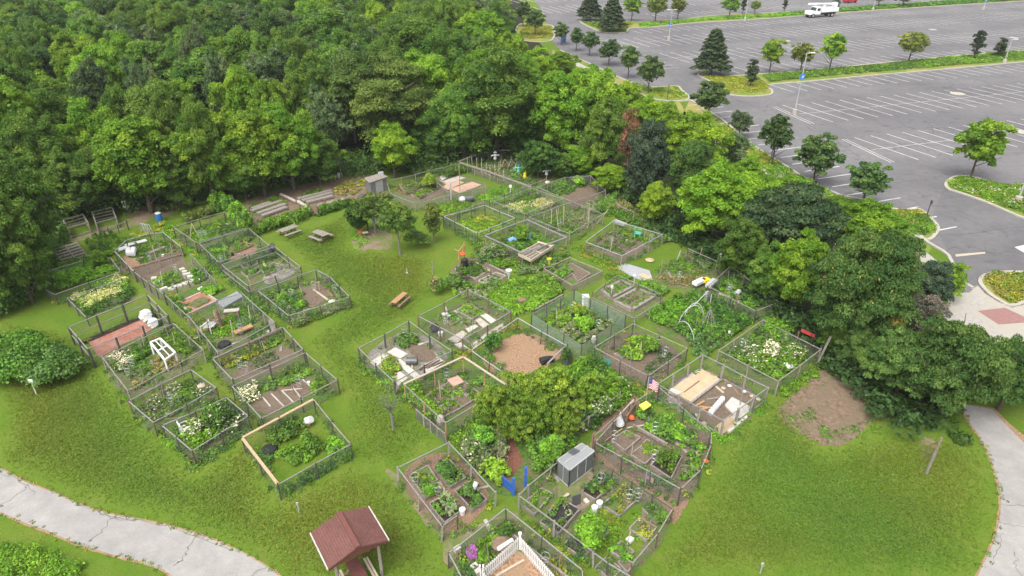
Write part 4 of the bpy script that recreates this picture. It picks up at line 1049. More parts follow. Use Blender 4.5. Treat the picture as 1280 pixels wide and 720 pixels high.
# M5
soilsheet([(300, 496), (382, 456), (420, 488), (336, 532)], 'weedy_ground', sz())
fence('grey fence round the plot with white string lines on dug soil', [(290, 483), (381.7, 440.7), (421.7, 475), (326.7, 522.7)], 1.15, sp=2.5)
soilsheet([(314, 506), (340, 488), (385, 474), (396, 484), (340, 518)], 'soil', .034, amp=1.2)
crop('green rows along the back of the string-line plot', [(322, 486), (380, 458), (392, 466), (342, 490)], .4, 7, 'gbk', .12)
crop('white-flowering plants at the left of the string-line plot', [(300, 492), (318, 484), (326, 496), (310, 510)], .55, 8, 'gks', .11, 'w', .4, cat='flowers', name='white_flowers')
crop('greens in the right corner of the string-line plot', [(396, 476), (414, 484), (400, 496), (390, 490)], .4, 8, 'gb', .12)
for k, (a, b_) in enumerate((((339, 492), (355, 508)), ((352, 488), (368, 504)), ((366, 484), (378, 500)), ((378, 474), (396, 490)), ((328, 496), (338, 508)))):
    board(('first', 'second', 'third', 'fourth', 'shortest')[k]+' white string board on the dug soil counted from the left' if k < 4 else 'shortest white string board at the left end of the dug soil', a, b_, .09, .04, .06, 'paving_slab', 'row_marker', 'row marker', 'white row markers')
# M6
soilsheet([(312, 560), (392, 512), (434, 562), (350, 614)], 'lawn', sz())
fence('square fence with new tan timber top boards round the plot nearest the left path', [(302.7, 548.3), (392.3, 500), (438.3, 555), (347.3, 606.7)], 1.1, sp=2.3, skip=())
def toprail(label, a, b_, mat='new_timber', h=1.16, w=.16): 
    return board(label, a, b_, w, .06, h, mat, 'top_board', 'board', 'new timber boards laid on the fences')
toprail('tan board on the back rail of the plot nearest the left path', (303, 547), (392, 499)); toprail('tan board on the left rail of the plot nearest the left path', (303, 548), (347, 605))
crop('dark green crop rows at the back of the timber-topped plot', [(334, 552), (366, 524), (382, 536), (352, 562)], .75, 9, 'gdg', .13)
crop('bright green bushy crop in front in the timber-topped plot', [(352, 574), (384, 548), (402, 560), (372, 584)], .7, 9, 'bgb', .14)
crop('greens in the right corner of the timber-topped plot', [(405, 556), (420, 548), (432, 560), (415, 570)], .45, 9, 'bg', .13)
crop('weeds along the outside front of the timber-topped plot', [(348, 612), (436, 566), (440, 574), (352, 622)], .45, 9, 'gd', .10)
crop('weeds along the inside left of the timber-topped plot', [(318, 570), (330, 566), (346, 590), (336, 592)], .35, 8, 'kd', .12)
mb = MB(); mb.lathe((*P(337, 565), 0), [(.35, 0), (.5, .15), (.4, .3), (.1, .33)], 10); obj('black_tray', mb, 'black_plastic', 'low black basin among the crops of the timber-topped plot', 'basin')
mb = MB(); mb.tube([V3(383, 527, .3), V3(389, 524, .55)], .27, 12, .22); obj('bucket', mb, 'white_plastic', 'white bucket tipped over at the back of the timber-topped plot', 'bucket')
mb = MB(); mb.lathe((*P(386, 533), 0), [(.13, 0), (.16, .16)], 10); obj('flower_pot', mb, 'terracotta', 'small orange flower pot beside the tipped white bucket', 'flower pot')

# ---- R column
soilsheet([(224, 296), (282, 278), (308, 296), (248, 314)], 'weedy_ground', sz())
fence('light grey fence round the first plot below the vine hedge', [(216.8, 284.2), (280.4, 265.2), (309.7, 284.2), (244.7, 303)], 1.15, sp=2.6, ph=0)
crop('mixed greens in the first plot below the vine hedge', [(226, 292), (282, 276), (300, 288), (250, 306)], .45, 5.5, 'gbk', .12)
bed('brown soil bed in the first plot below the vine hedge', [(252, 292), (268, 287), (274, 294), (258, 299)], .15)
bed('second small soil bed beside the yellow pot', [(270, 288), (280, 284), (288, 290), (277, 294)], .15)
mb = MB(); mb.lathe((*P(274, 287), 0), [(.18, 0), (.22, .2), (.1, .35)], 8); obj('pumpkin', mb, 'sign_yellow', 'yellow-orange pot in the first plot below the vine hedge', 'pot')
mb = MB(); X, Y = P(244, 300)
for dx in (-.25, .25): mb.beam((X+dx*2, Y, 0), (X, Y+.1, 1.7), .05)
obj('bean_poles', mb, 'pale_timber', 'pair of pale poles crossed in the first plot below the vine hedge', 'poles')
soilsheet([(258, 318), (312, 300), (334, 318), (276, 340)], 'weedy_ground', sz())
fence('light grey fence round the second plot below the vine hedge', [(248.8, 304.5), (311, 285.5), (336.8, 307.2), (273, 327.5)], 1.15, sp=2.6, ph=0)
soilsheet([(284, 314), (306, 304), (322, 308), (312, 322), (288, 324)], 'mulch', .033)
bed('boxed bed with timber edging in the mulch of the second plot', [(288, 312), (308, 304), (315, 309), (294, 318)], .2, 'brown_timber', 'weedy_soil', (.15, 6, 'gt'))
crop('leafy greens on the left of the second plot', [(258, 314), (282, 305), (286, 322), (274, 334)], .45, 7, 'gkb', .12)
crop('greens along the back of the second plot', [(282, 302), (308, 293), (318, 300), (300, 306)], .45, 7, 'gb', .12)
mb = MB(); mb.tube([V3(338, 313, .1), V3(340, 308, .9), V3(341, 304, 1.15)], .32, 10, .2); obj('rolled_mesh', mb, 'dark_panel', 'dark roll of netting leaning on the corner of the second plot', 'netting roll')
soilsheet([(286, 344), (344, 322), (370, 342), (316, 368)], 'weedy_ground', sz())
fence('double-railed grey fence round the third plot with slab paths', [(277, 331), (343.5, 308.5), (376, 334), (310, 357.5)], 1.2, mid=True, sp=2.6, ph=.03)
soilsheet([(330, 346), (352, 330), (372, 338), (352, 350), (334, 356)], 'gravel', .033)
for k, pts in enumerate(([(300, 332), (316, 326), (322, 332), (306, 338)], [(302, 342), (318, 336), (326, 342), (310, 349)], [(326, 338), (344, 330), (352, 338), (332, 346)])):
    bed(('back left', 'front left', 'right hand')[k]+' timber-edged bed of the double-railed third plot', pts, .2, 'grey_timber', 'weedy_soil', (.2, 7, 'gks'))
crop('greens at the back of the double-railed third plot', [(300, 326), (340, 314), (352, 320), (316, 332)], .4, 6, 'gkd', .11)
soilsheet([(330, 372), (396, 348), (430, 374), (364, 400)], 'weedy_ground', sz())
soilsheet([(372, 366), (396, 356), (412, 370), (388, 384)], 'soil', .033, amp=1.5)
fence('overgrown rounded fence at the lower right of the left block', [(322, 363), (395, 337), (412, 346), (437, 371), (361, 394.7)], 1.05, sp=2.0, rw=.055)
crop('vines covering the front of the overgrown rounded fence', [(360, 404), (432, 378), (440, 382), (368, 412)], .8, 9, 'gks', .11)
crop('vines on the left side of the overgrown rounded fence', [(326, 372), (334, 370), (366, 400), (360, 404)], .6, 9, 'gk', .11)
crop('mixed crops on the left of the overgrown rounded plot', [(334, 370), (368, 358), (384, 384), (364, 398)], .5, 5, 'gbks', .13)
shrub('lime green cabbage-like clump in the overgrown rounded plot', 354, 378, 366, 13, 'lb', group=None)
shrub('second lime green clump nearer the fence of the overgrown plot', 376, 386, 376, 12, 'bl', group=None)
crop('weeds round the far side of the overgrown rounded fence', [(398, 348), (412, 350), (432, 372), (424, 376)], .7, 8, 'gks', .11)
board('pale plank in the middle of the overgrown rounded plot', (392, 362), (410, 375), .15, .08, .1, 'pale_timber')
mb = MB(); mb.lathe((*P(415, 378), 0), [(.15, 0), (.3, .12), (.1, .2)], 8); obj('stone', mb, 'stone_white', 'white stone among the weeds of the overgrown rounded plot', 'stone')
# vines hedge over an old fence
for k, (x, y, t, w) in enumerate(((276, 262, 237, 26), (288, 274, 244, 24), (300, 284, 252, 24), (310, 296, 264, 22), (270, 250, 232, 20))):
    shrub(('far', 'middle', 'near', 'nearest low', 'farthest')[k]+' clump of the vine hedge by the wood', x, y, t, w, 'bgd' if k % 2 else 'bbg', 'vine_hedge', 'hedge', .17, group='vine hedge clumps')
thicket('hedge_weeds', 'tall weeds along the picnic lawn edge below the plank beds', [(318, 292), (345, 284), (372, 276), (385, 270)], .8, 60, 1.3, (.08, .17, .02), .14)
thicket('hedge_weeds', 'weeds between the posts and the shady sitting corner', [(398, 268), (420, 262), (440, 256)], .7, 40, .9, (.07, .15, .02), .14)
thicket('hedge_weeds', 'brush pile and weeds at the wood foot above the left plots', [(205, 262), (240, 256), (272, 250), (268, 268), (240, 272)], 1.5, 70, .9, (.10, .15, .035), .16)
crop('rough weeds in front of the blue barrel and the coil', [(150, 300), (205, 280), (225, 284), (215, 300), (190, 292), (160, 306)], .35, 4, 'gby', .12)
crop('rough weeds behind the round-cornered left plot', [(110, 300), (140, 292), (150, 316), (128, 326)], .5, 6, 'gbd', .13)
crop('weedy strip above the first plot below the vine hedge', [(225, 268), (262, 256), (276, 262), (232, 278)], .35, 4, 'bgy', .13)
patch_ground('dirt', [(234, 265), (250, 260), (256, 266), (238, 271)], .0105, 'dirt', 1)
# ---- compost bins, benches, pallets
def open_bin(label, pts, h, mat='grey_timber'):
    g = [V3(x, y, h) for x, y in pts]; c = sum(g, Vector())/4; root = empty('compost_bin', (c.x, c.y, 0), label, 'compost bin', 'open slatted compost bins')
    g = [Vector((p.x-c.x, p.y-c.y, 0)) for p in g]
    for i in range(4):
        a, b_ = g[i], g[(i+1) % 4]; mb = MB()
        if i != 2:
            for z in (.15, .45, .75, h): mb.beam(a+Vector((0, 0, z)), b_+Vector((0, 0, z)), .06, .11)
        else:
            for z in (.15, h): mb.beam(a+Vector((0, 0, z)), b_+Vector((0, 0, z)), .06, .11)
        mb.build('slats', mat, root)
        mb = MB(); mb.beam(a, a+Vector((0, 0, h+.05)), .11); mb.build('post', mat, root)
    return root
open_bin('slatted compost bin second from the left under the trees', [(79, 275), (104, 268), (110, 278), (85, 285)], 1.1)
open_bin('slatted compost bin on the right under the trees', [(115, 265), (140, 259), (145, 272), (120, 279)], 1.1)
open_bin('slatted compost bin leaning at the far left under the trees', [(52, 296), (74, 286), (80, 292), (60, 304)], .9)
# stacked pallets deck
e = empty('pallet_deck', V3(88, 318, 0), 'grey deck of weathered pallets behind the leafy left plot', 'pallets')
g = [V3(64, 311, .4)-Vector(e.location), V3(96, 302, .4)-Vector(e.location), V3(111, 320, .4)-Vector(e.location), V3(80, 330, .4)-Vector(e.location)]
mb = MB()
for i in range(6):
    t = (i+.5)/6; a = g[0].lerp(g[3], t); b_ = g[1].lerp(g[2], t); mb.beam(a, b_, .30, .05)
mb.build('slats', 'grey_timber', e)
mb = MB()
for t in (0.03, .5, .97): a = g[0].lerp(g[1], t)-Vector((0, 0, .1)); b_ = g[3].lerp(g[2], t)-Vector((0, 0, .1)); mb.beam(a, b_, .1, .14)
mb.beam(g[0].lerp(g[1], .5)+Vector((0, 0, .04)), g[3].lerp(g[2], .5)+Vector((0, 0, .04)), .12, .04)
mb.build('bearers', 'grey_timber', e)
for i in range(4): mb = MB(); mb.beam(g[i], (g[i].x, g[i].y, 0), .1); mb.build('leg', 'brown_timber', e)
fence('short run of dark posts with a rail near the compost bins', [(134, 284), (158, 277)], .9, closed=False, sp=1.0, mesh=False, rail='old_rail')
# white sign, barrel, coil
e = empty('notice_sign', V3(159, 268, 0), 'white blank sign on a post at the wood edge by the compost bins', 'sign')
mb = MB(); mb.box((0, 0, 1.1), (.42, .04, .75), .1); mb.build('sign_panel', 'white_plastic', e)
mb = MB(); mb.beam((0, .05, 0), (0, .05, 1.6), .06); mb.build('post', 'post_dark', e)
e = empty('rain_barrel', V3(200, 277, 0), 'blue plastic barrel with white lid on the grass by the wood', 'barrel')
mb = MB(); mb.lathe((0, 0, 0), [(.26, 0), (.3, .1), (.31, .45), (.3, .8), (.27, .9)], 16); mb.build('barrel', 'blue_plastic', e)
mb = MB(); mb.lathe((0, 0, .9), [(.29, 0), (.29, .05), (.2, .09)], 16); mb.build('lid', 'white_plastic', e)
mb = MB()
for k in range(4):
    x0 = 177+k*3; a = V3(x0, 291+k, 0); b_ = V3(x0+6, 294, 0); pts = [a.lerp(b_, t)+Vector((0, 0, 1.15*math.sin(math.pi*t)**.6)) for t in [i/8 for i in range(9)]]
    mb.tube(pts, .035, 6)
obj('hoop_frame', mb, 'hose_grey', 'pale plastic hoops standing near the blue barrel', 'hoops')
# ---- plank beds near the wood
PB = 'weathered plank beds beside the wood'
for k, (a, b_, l) in enumerate((((315, 261), (338, 253), 'top plank of the left plank beds'), ((314, 264), (352, 251), 'second plank of the left plank beds'), ((322, 267), (357, 255), 'third plank of the left plank beds'), ((327, 270), (358, 259), 'bottom plank of the left plank beds'), ((372, 249), (414, 238), 'top plank of the right plank beds'), ((378, 251), (415, 241), 'second plank of the right plank beds'), ((383, 253), (416, 245), 'third plank of the right plank beds'), ((396, 258), (430, 249), 'bottom plank of the right plank beds'))):
    board(l, a, b_, .55, .2, .2, 'grey_timber', 'plank_bed', 'plank', PB)
crop('weeds growing between the plank beds', [(312, 258), (345, 246), (360, 256), (330, 270), (316, 268)], .25, 3, 'gbt', .11)
crop('greens behind the right plank beds', [(376, 246), (400, 238), (406, 241), (382, 250)], .35, 6, 'bg', .13)
crop('yellow-green tall grass by the small shed', [(418, 234), (450, 222), (462, 230), (440, 246), (425, 246)], .3, 3, 'yt', .12)
for a, b_, l, r in (((351, 243), (370, 252), 'upper pale log lying between the plank beds', .17), ((373, 252), (390, 263), 'lower pale log lying between the plank beds', .2)):
    p, q = along(a, b_, .2, .25); mb = MB(); mb.tube([p, (p+q)/2+Vector((0, 0, .03)), q], r, 9, r*.9); obj('log', mb, 'paving_slab', l, 'log', 'pale logs')
for k, (x, y, t) in enumerate(((382, 271, 259), (386, 270, 255), (397, 270, 256), (407, 262, 250))):
    X, Y = P(x, y); hh = height_at(X, Y, t); mb = MB(); mb.beam((X, Y, 0), (X+.05, Y, hh), .14); obj('fence_post', mb, 'brown_timber', ('first', 'second tall', 'third', 'fourth')[k]+' old brown post from the left by the logs', 'post', 'old brown posts by the logs')
mb = MB(); p, q = along((386, 256), (397, 268), 1.1, .3); mb.beam(p, q, .08); obj('pole', mb, 'brown_timber', 'slanting pole between the old brown posts', 'pole')
mb = MB(); mb.tube([V3(428, 221, 0), Vector((*P(428, 221), 0))+Vector((-.45, 0, 2.6))], .07, 6, .05); obj('pole', mb, 'pale_timber', 'tall pale pole leaning at the wood edge near the shed', 'pole')
mb = MB(); mb.lathe((*P(424, 222), 0), [(.15, 0), (.18, .5), (.12, .6)], 10); obj('bucket', mb, 'white_plastic', 'white container standing at the foot of the tall pale pole', 'bucket')
# ---- shed
plain('shed_grey', (.17, .17, .17), .8, .2, 0, .2)
e = empty('shed', V3(470, 240, 0), 'small grey shed with flat pale roof at the wood edge', 'shed')
Xs, Ys = e.location.x, e.location.y
rf = [V3(455, 223, 1.5), V3(475, 217, 1.5), V3(485, 221, 1.5), V3(462, 229, 1.5)]; rf = [Vector((p.x-Xs, p.y-Ys)) for p in rf]; cc = sum(rf, Vector((0, 0)))/4
mb = MB(); w = [cc+(p-cc)*.86 for p in rf][::-1]; mb.slab([tuple(p) for p in w], 0, 1.45); mb.build('walls', 'shed_grey', e)
mb = MB(); mb.slab([tuple(p) for p in rf][::-1], 1.46, 1.56); mb.build('roof', 'grey_timber', e)
a = w[0].lerp(w[1], .3); b_ = w[0].lerp(w[1], .75); mb = MB(); mb.beam((a.x, a.y-.04, .7), (b_.x, b_.y-.04, .7), .03, 1.3); mb.build('door', 'lamp_grey', e)
mb = MB(); c_ = V3(476, 217, 1.7); mb.box((c_.x, c_.y, 1.72), (.55, .4, .3), .3); obj('crate', mb, 'lamp_grey', 'grey crate standing on the roof of the small shed', 'crate')
board('dark bench or barrow frame lying left of the shed', (449, 250), (456, 244), .4, .4, .4, 'dark_panel', 'barrow', 'barrow', None)
# ---- picnic tables
def picnic(loc, rz, label, mat, L=1.8):
    e = empty('picnic_table', loc, label, 'picnic table', 'picnic tables on the central lawn', rz)
    mb = MB()
    for i in range(5): mb.box((0, (i-2)*.15, .74), (L, .135, .045))
    mb.build('table_top', mat, e)
    for sy in (-1, 1):
        mb = MB()
        for i in (0, 1): mb.box((0, sy*(.62+i*.15), .45), (L, .135, .045))
        mb.build('bench_seat', 'brown_timber' if mat == 'orange_timber' else mat, e)
    for sx in (-1, 1):
        x = sx*L*.34; mb = MB(); mb.beam((x, -.3, .71), (x, -.7, 0), .09, .05); mb.beam((x, .3, .71), (x, .7, 0), .09, .05); mb.beam((x+.04, -.8, .41), (x+.04, .8, .41), .05, .09); mb.beam((x+.04, -.33, .68), (x+.04, .33, .68), .05, .08)
        mb.build('trestle', 'brown_timber', e)
    return e
def ang(a, b_): p, q = along(a, b_); d = q-p; return math.atan2(d.y, d.x)
picnic(V3(362, 294, 0), ang((350, 292), (372, 284)), 'weathered picnic table nearest the vine hedge', 'grey_timber')
picnic(V3(402, 300, 0), ang((392, 293), (412, 301)), 'brownish picnic table second from the vine hedge', 'grey_timber', 1.7)
picnic(V3(500, 381, 0), ang((492, 384), (508, 370)), 'narrow orange-tan picnic table alone on the middle of the lawn', 'orange_timber', 1.8).scale = (1, .62, .9)
# sitting corner things
mb = MB(); mb.lathe((*P(451, 293), 0), [(.2, 0), (.28, .35), (.31, .5), (.27, .5), (.24, .4)], 12); obj('flower_pot', mb, 'terracotta', 'large terracotta pot in the shady sitting corner', 'flower pot')
board('pale bench board beside the terracotta pot', (453, 291), (460, 290), .35, .06, .4, 'pale_timber', 'bench_board', 'bench', None)
mb = MB(); X, Y = P(460, 289); mb.beam((X, Y, 0), (X, Y, 2.0), .12); obj('arbor_post', mb, 'post_dark', 'dark post standing over the shady sitting corner', 'post')
chair(V3(470, 283, 0), .6, 'pale garden seat under the dense leafy tree', 'hose_grey')
crop('weeds on the edge of the mulched sitting corner', [(440, 296), (452, 290), (462, 306), (446, 310)], .2, 3, 'gb', .1)
shrub('round low green bush right of the mulched corner', 521, 309, 288, 34, 'gk', group=None)
shrub('brown-tinged ornamental grass clump on the lawn', 547, 366, 346, 24, 'gtk', 'grass_clump', 'grass clump', .12, group=None)
shrub('green round bush beside the ornamental grass clump', 567, 360, 342, 22, 'gk', group=None)
shrub('grey shrub at the lower edge of the lawn by the lone post', 578, 352, 333, 18, 'gks', group=None)
mb = MB(); mb.beam(V3(541, 342, 0), V3(541, 342, 0)+Vector((0, 0, 1.2)), .09); obj('post', mb, 'grey_timber', 'lone grey post on the lawn beside the corner plot', 'post')
mb = MB(); mb.beam(V3(509, 342, 0), V3(509, 342, 0)+Vector((0, 0, .5)), .07); mb.lathe(V3(509, 342, .5), [(.09, 0), (.09, .1)], 8); obj('water_tap', mb, 'lamp_grey', 'small grey water tap post on the lawn', 'tap')
for k, (x, y) in enumerate(((374, 641), (950, 717))):
    mb = MB(); X, Y = P(x, y); mb.beam((X, Y, 0), (X, Y, .6), .05); mb.box((X, Y, .66), (.12, .08, .16)); obj('marker_post', mb, 'lamp_grey', ('small pale marker post on the lawn left of the red-roofed shelter', 'small pale marker post at the bottom edge of the right lawn')[k], 'marker post')
mb = MB(); X, Y = P(59, 481); mb.beam((X-.1, Y-1, .0), (X-.1, Y-1, .95), .05); mb.box((X-.1, Y-1, 1.05), (.28, .05, .3)); obj('small_sign', mb, 'white_plastic', 'small white sign against the bramble thicket', 'sign')
# ---- top centre plots
soilsheet([(488, 242), (522, 262), (610, 240), (570, 218)], 'weedy_soil', sz())
fence('weathered low fence round the plot with terracotta mats', [(570, 205), (483, 226), (488, 242), (519, 254.5), (607, 233)], .95, closed=False, post='grey_timber', rail='grey_pipe', sp=1.9)
soilsheet([(500, 238), (545, 226), (560, 238), (525, 252)], 'soil', .034)
TM = 'flat slabs in the far centre plot'
for k, (pts, mt, l) in enumerate((([(549, 231), (570, 224), (580, 228), (560, 237)], 'pink_slab', 'left'), ([(563, 236), (590, 227), (602, 231), (574, 241)], 'pink_slab', 'front'), ([(552, 227), (572, 220), (582, 222), (562, 229)], 'paving_slab', 'back'), ([(545, 224), (552, 219), (560, 221), (552, 226)], 'paving_slab', 'small far left'))):
    slab(l+' terracotta coloured mat in the far centre plot', pts, 0, .07+.01*k, mt, 'ground_mat', 'mat', TM)
crop('dense weeds in front of the wood beside the terracotta mats', [(545, 218), (580, 204), (590, 214), (560, 224)], .9, 6, 'gbk', .14)
shrub('yellow-green bush beside the terracotta mats', 537, 236, 217, 20, 'bly', group=None)
crop('rough green growth behind the small shed', [(500, 214), (545, 205), (575, 205), (560, 215), (520, 222)], .9, 5, 'gbk', .15)
soilsheet([(590, 214), (632, 196), (690, 200), (690, 232), (665, 240)], 'weedy_soil', sz(), amp=1.5)
fence('old board fence with white-grey rail in front of the scarecrow plot', [(575, 203), (612, 215), (664, 234)], 1.05, closed=False, rail='grey_timber', post='grey_timber', rw=.16, sp=1.4)
fence('old rail fence curving behind the scarecrow plot', [(574, 202), (598, 192), (625, 188), (646, 187)], 1.05, closed=False, rail='grey_timber', post='grey_timber', rw=.14, sp=1.6)
crop('tangle of grey stalks and weeds in the scarecrow plot', [(590, 212), (620, 200), (665, 212), (672, 232), (650, 234)], .6, 4, 'sktg', .11)
for k in range(9):
    x = 585+k*5.6; y = 211+k*1.9; X, Y = P(x, y); mb = MB(); mb.beam((X, Y, 0), (X+random.uniform(-.1, .1), Y, random.uniform(1.3, 1.9)), .055); obj('garden_stake', mb, 'pale_timber', 'thin pale stake in the row behind the old board fence', 'stake', 'pale stakes behind the old board fence')
def scarecrow(x, y, mats, label, s=1.0):
    e = empty('scarecrow', V3(x, y, 0), label, 'scarecrow', 'scarecrows in the far centre plots', .3); e.scale = (s, s, s)
    mb = MB(); mb.beam((0, 0, 0), (0, 0, 1.6), .05); mb.build('pole', 'pale_timber', e)
    mb = MB(); mb.lathe((0, 0, .75), [(.20, 0), (.17, .25), (.24, .5), (.09, .58)], 10); mb.tube([(-.5, 0, 1.15), (-.25, 0, 1.25), (.25, 0, 1.25), (.5, 0, 1.15)], .08, 6); mb.build('shirt', mats[0], e)
    mb = MB(); mb.lathe((0, 0, 1.36), [(.06, 0), (.12, .08), (.12, .18), (.05, .26)], 10); mb.build('head', 'cardboard', e)
    mb = MB(); mb.lathe((0, 0, 1.55), [(.24, 0), (.23, .03), (.12, .05), (.1, .16)], 12); mb.build('hat', mats[1], e)
scarecrow(619, 206, ('white_cloth', 'hose_grey'), 'white-clothed scarecrow at the back of the stake row')
scarecrow(648, 222, ('mint_plastic', 'green_plastic'), 'green-coated scarecrow beside the dark round bush')
scarecrow(683, 226, ('hose_grey', 'lamp_grey'), 'grey scarecrow right of the green-coated one')
mb = MB(); mb.lathe((*P(656, 224), 0), [(.13, 0), (.2, .3), (.12, .8)], 8); obj('yellow_bag', mb, 'sign_yellow', 'ochre sack beside the green-coated scarecrow', 'sack')
mb = MB(); 
for dx in (-.8, 0, .8):
    mb.tube([V3(634, 212, 0)+Vector((dx, 0, 0)), V3(634, 212, 0)+Vector((dx+.5, .3, 1.2)), V3(634, 212, 0)+Vector((dx+1.4, .4, 0))], .03, 5)
obj('wire_hoops', mb, 'hose_grey', 'grey wire hoops in the scarecrow plot', 'hoops')
for k, (pts, l, pl_) in enumerate((([(500, 236), (520, 230), (528, 234), (508, 241)], 'left', (.2, 4, 'kgs')), ([(514, 245), (534, 238), (542, 242), (522, 249)], 'front', (.25, 4, 'gb')), ([(524, 230), (540, 225), (546, 229), (530, 234)], 'back', (.2, 3, 'tg')))):
    bed(l+' boxed bed in the plot with terracotta mats', pts, .2, 'grey_timber', 'weedy_soil', pl_)
fence('thin dividing fence between the terracotta mats and the boxed beds', [(540, 222), (560, 240)], .9, closed=False, sp=1.5, rail='old_rail', post='grey_timber')
crop('rough weeds in the left of the plot with terracotta mats', [(490, 238), (520, 226), (545, 222), (556, 232), (524, 250)], .35, 3.5, 'gkts', .11)
for k, (pts, l, pl_) in enumerate((([(600, 214), (622, 208), (634, 214), (612, 220)], 'left', (.5, 6, 'gks')), ([(630, 218), (652, 214), (664, 222), (642, 227)], 'right', (.6, 6, 'gbk')))):
    bed(l+' overgrown bed in the scarecrow plot', pts, .2, 'grey_timber', 'weedy_soil', pl_, fl='w', ff=.05)
# T3 open green plot
soilsheet([(530, 262), (612, 236), (655, 228), (682, 236), (600, 262), (556, 276)], 'weedy_ground', sz(), amp=1.5)
crop('bright low greens in the open far centre plot', [(532, 262), (580, 250), (600, 262), (560, 274)], .22, 5, 'bgy', .12)
crop('bright low greens right of the black barrel', [(596, 248), (640, 230), (676, 236), (622, 256)], .3, 6, 'bbg', .12)
fence('long thin rail fence crossing the far centre plots', [(554, 272), (612, 250), (682, 224)], 1.05, closed=False, sp=2.4, rail='old_rail')
mb = MB(); p = V3(583, 249, .35); mb.tube([p, p+Vector((.75, .25, .1))], .33, 12); obj('barrel', mb, 'dark_panel', 'black barrel lying on the greens of the open far plot', 'barrel')
mb = MB(); mb.lathe((*P(578, 251), 0), [(.3, 0), (.4, .2), (.3, .4), (.05, .5)], 9); obj('bag', mb, 'white_cloth', 'white plastic bag beside the black barrel', 'bag')
mb = MB(); mb.beam(V3(564, 250, 0), V3(564, 250, 0)+Vector((0, 0, 1.9)), .16, .1); obj('board_post', mb, 'lamp_grey', 'upright grey board in front of the terracotta mats', 'post')
mb = MB(); mb.beam(V3(575, 240, 0), V3(575, 240, 0)+Vector((0, 0, 3.2)), .08); obj('tall_pole', mb, 'grey_timber', 'tall thin grey pole beside the terracotta mats', 'pole')
mb = MB(); mb.beam(V3(638, 243, 0), V3(638, 243, 0)+Vector((0, 0, .9)), .06); mb.box(V3(638, 243, 0)+Vector((0, 0, .95)), (.3, .25, .25)); obj('birdhouse', mb, 'white_paint', 'white birdhouse on a stake in the open far plot', 'birdhouse')
# T4
soilsheet([(562, 282), (606, 268), (636, 284), (598, 302)], 'lawn', sz())
fence('grey fence round the mostly grassy plot beside the slim forked tree', [(554.6, 270.7), (606, 256.4), (644, 272.6), (596.6, 291.6)], 1.2, sp=1.9)
crop('low grass in the plot beside the slim forked tree', [(566, 280), (606, 267), (636, 282), (600, 298)], .22, 5, 'gby', .11)
# T5
soilsheet([(622, 262), (666, 246), (700, 260), (660, 278)], 'weedy_ground', sz())
fence('grey fence round the plot with cream flowers and a green centre', [(617, 252), (664, 235.5), (704, 249), (656, 267)], 1.15, sp=2.2)
crop('cream flowers along the front of the green-centred plot', [(628, 262), (670, 250), (694, 256), (662, 272)], .5, 7, 'gsl', .11, 'c', .5, cat='flowers', name='cream_flowers')
crop('green leaves at the back of the green-centred plot', [(640, 254), (664, 245), (684, 252), (660, 260)], .5, 7, 'gbd', .12)
# T6
soilsheet([(612, 308), (660, 288), (702, 308), (656, 326)], 'weedy_ground', sz())
fence('bright grey railed fence round the plot with blue tarpaulins', [(606, 295), (659, 274.5), (708, 297), (652, 316)], 1.2, sp=2.2, rw=.10)
crop('green plants between the blue tarpaulins', [(622, 306), (660, 290), (692, 304), (660, 318)], .35, 6, 'gbd', .12)
shrub('round green bush between the two blue tarpaulins', 652, 302, 282, 22, 'gb', group=None)
for k, (a, b_) in enumerate((((637, 301), (646, 300)), ((659, 299), (663, 293)))):
    p, q = along(a, b_, .2, .3); mb = MB(); mb.tube([p, (p+q)/2+Vector((0, 0, .2)), q], .28, 7, .15); obj('tarpaulin', mb, 'blue_tarp', ('left crumpled blue tarpaulin in the railed plot', 'right upright blue tarpaulin in the railed plot')[k], 'tarpaulin', 'blue tarpaulins')
e = empty('planter_table', V3(672, 324, 0), 'raised planter table of new pale timber in the railed plot', 'planter')
g = [V3(648, 318, .9), V3(674, 304, .9), V3(692, 308, .9), V3(664, 326, .9)]; L0 = Vector(e.location); g = [p-L0 for p in g]; mb = MB()
for i in range(4): mb.beam(g[i], g[(i+1) % 4], .08, .25)
mb.beam(g[0].lerp(g[3], .5), g[1].lerp(g[2], .5), .06, .1); mb.beam(g[0].lerp(g[1], .5), g[3].lerp(g[2], .5), .06, .1); mb.build('rim', 'pale_timber', e)
mb = MB()
for t in (.12, .37, .62, .87): mb.beam(g[0].lerp(g[3], t)-Vector((0, 0, .1)), g[1].lerp(g[2], t)-Vector((0, 0, .1)), .3, .03)
mb.build('slatted_bottom', 'grey_timber', e)
for p in g: mb = MB(); mb.beam(p, (p.x, p.y, 0), .1); mb.build('leg', 'post_brown', e)
board('pale board lying on the far end of the planter table', (672, 302), (690, 308), .25, .06, 1.05, 'pale_timber')
mb = MB(); X, Y = P(686, 336); mb.beam((X, Y, 0), (X, Y, 1.0), .05); mb.box((X, Y-.03, 1.0), (.4, .04, .2)); obj('small_sign', mb, 'sign_yellow', 'small yellow sign on a stake in front of the planter table', 'sign')
crop('weeds and grey stalks in front of the planter table', [(640, 336), (700, 322), (712, 316), (690, 340), (650, 346)], .5, 6, 'gks', .12)
crop('wild growth left of the planter table', [(604, 318), (640, 312), (650, 332), (620, 338)], .6, 7, 'gkbs', .12)
shrub('grey-green lavender-like bush beside the railed plot', 618, 324, 304, 34, 'ksg', group=None)
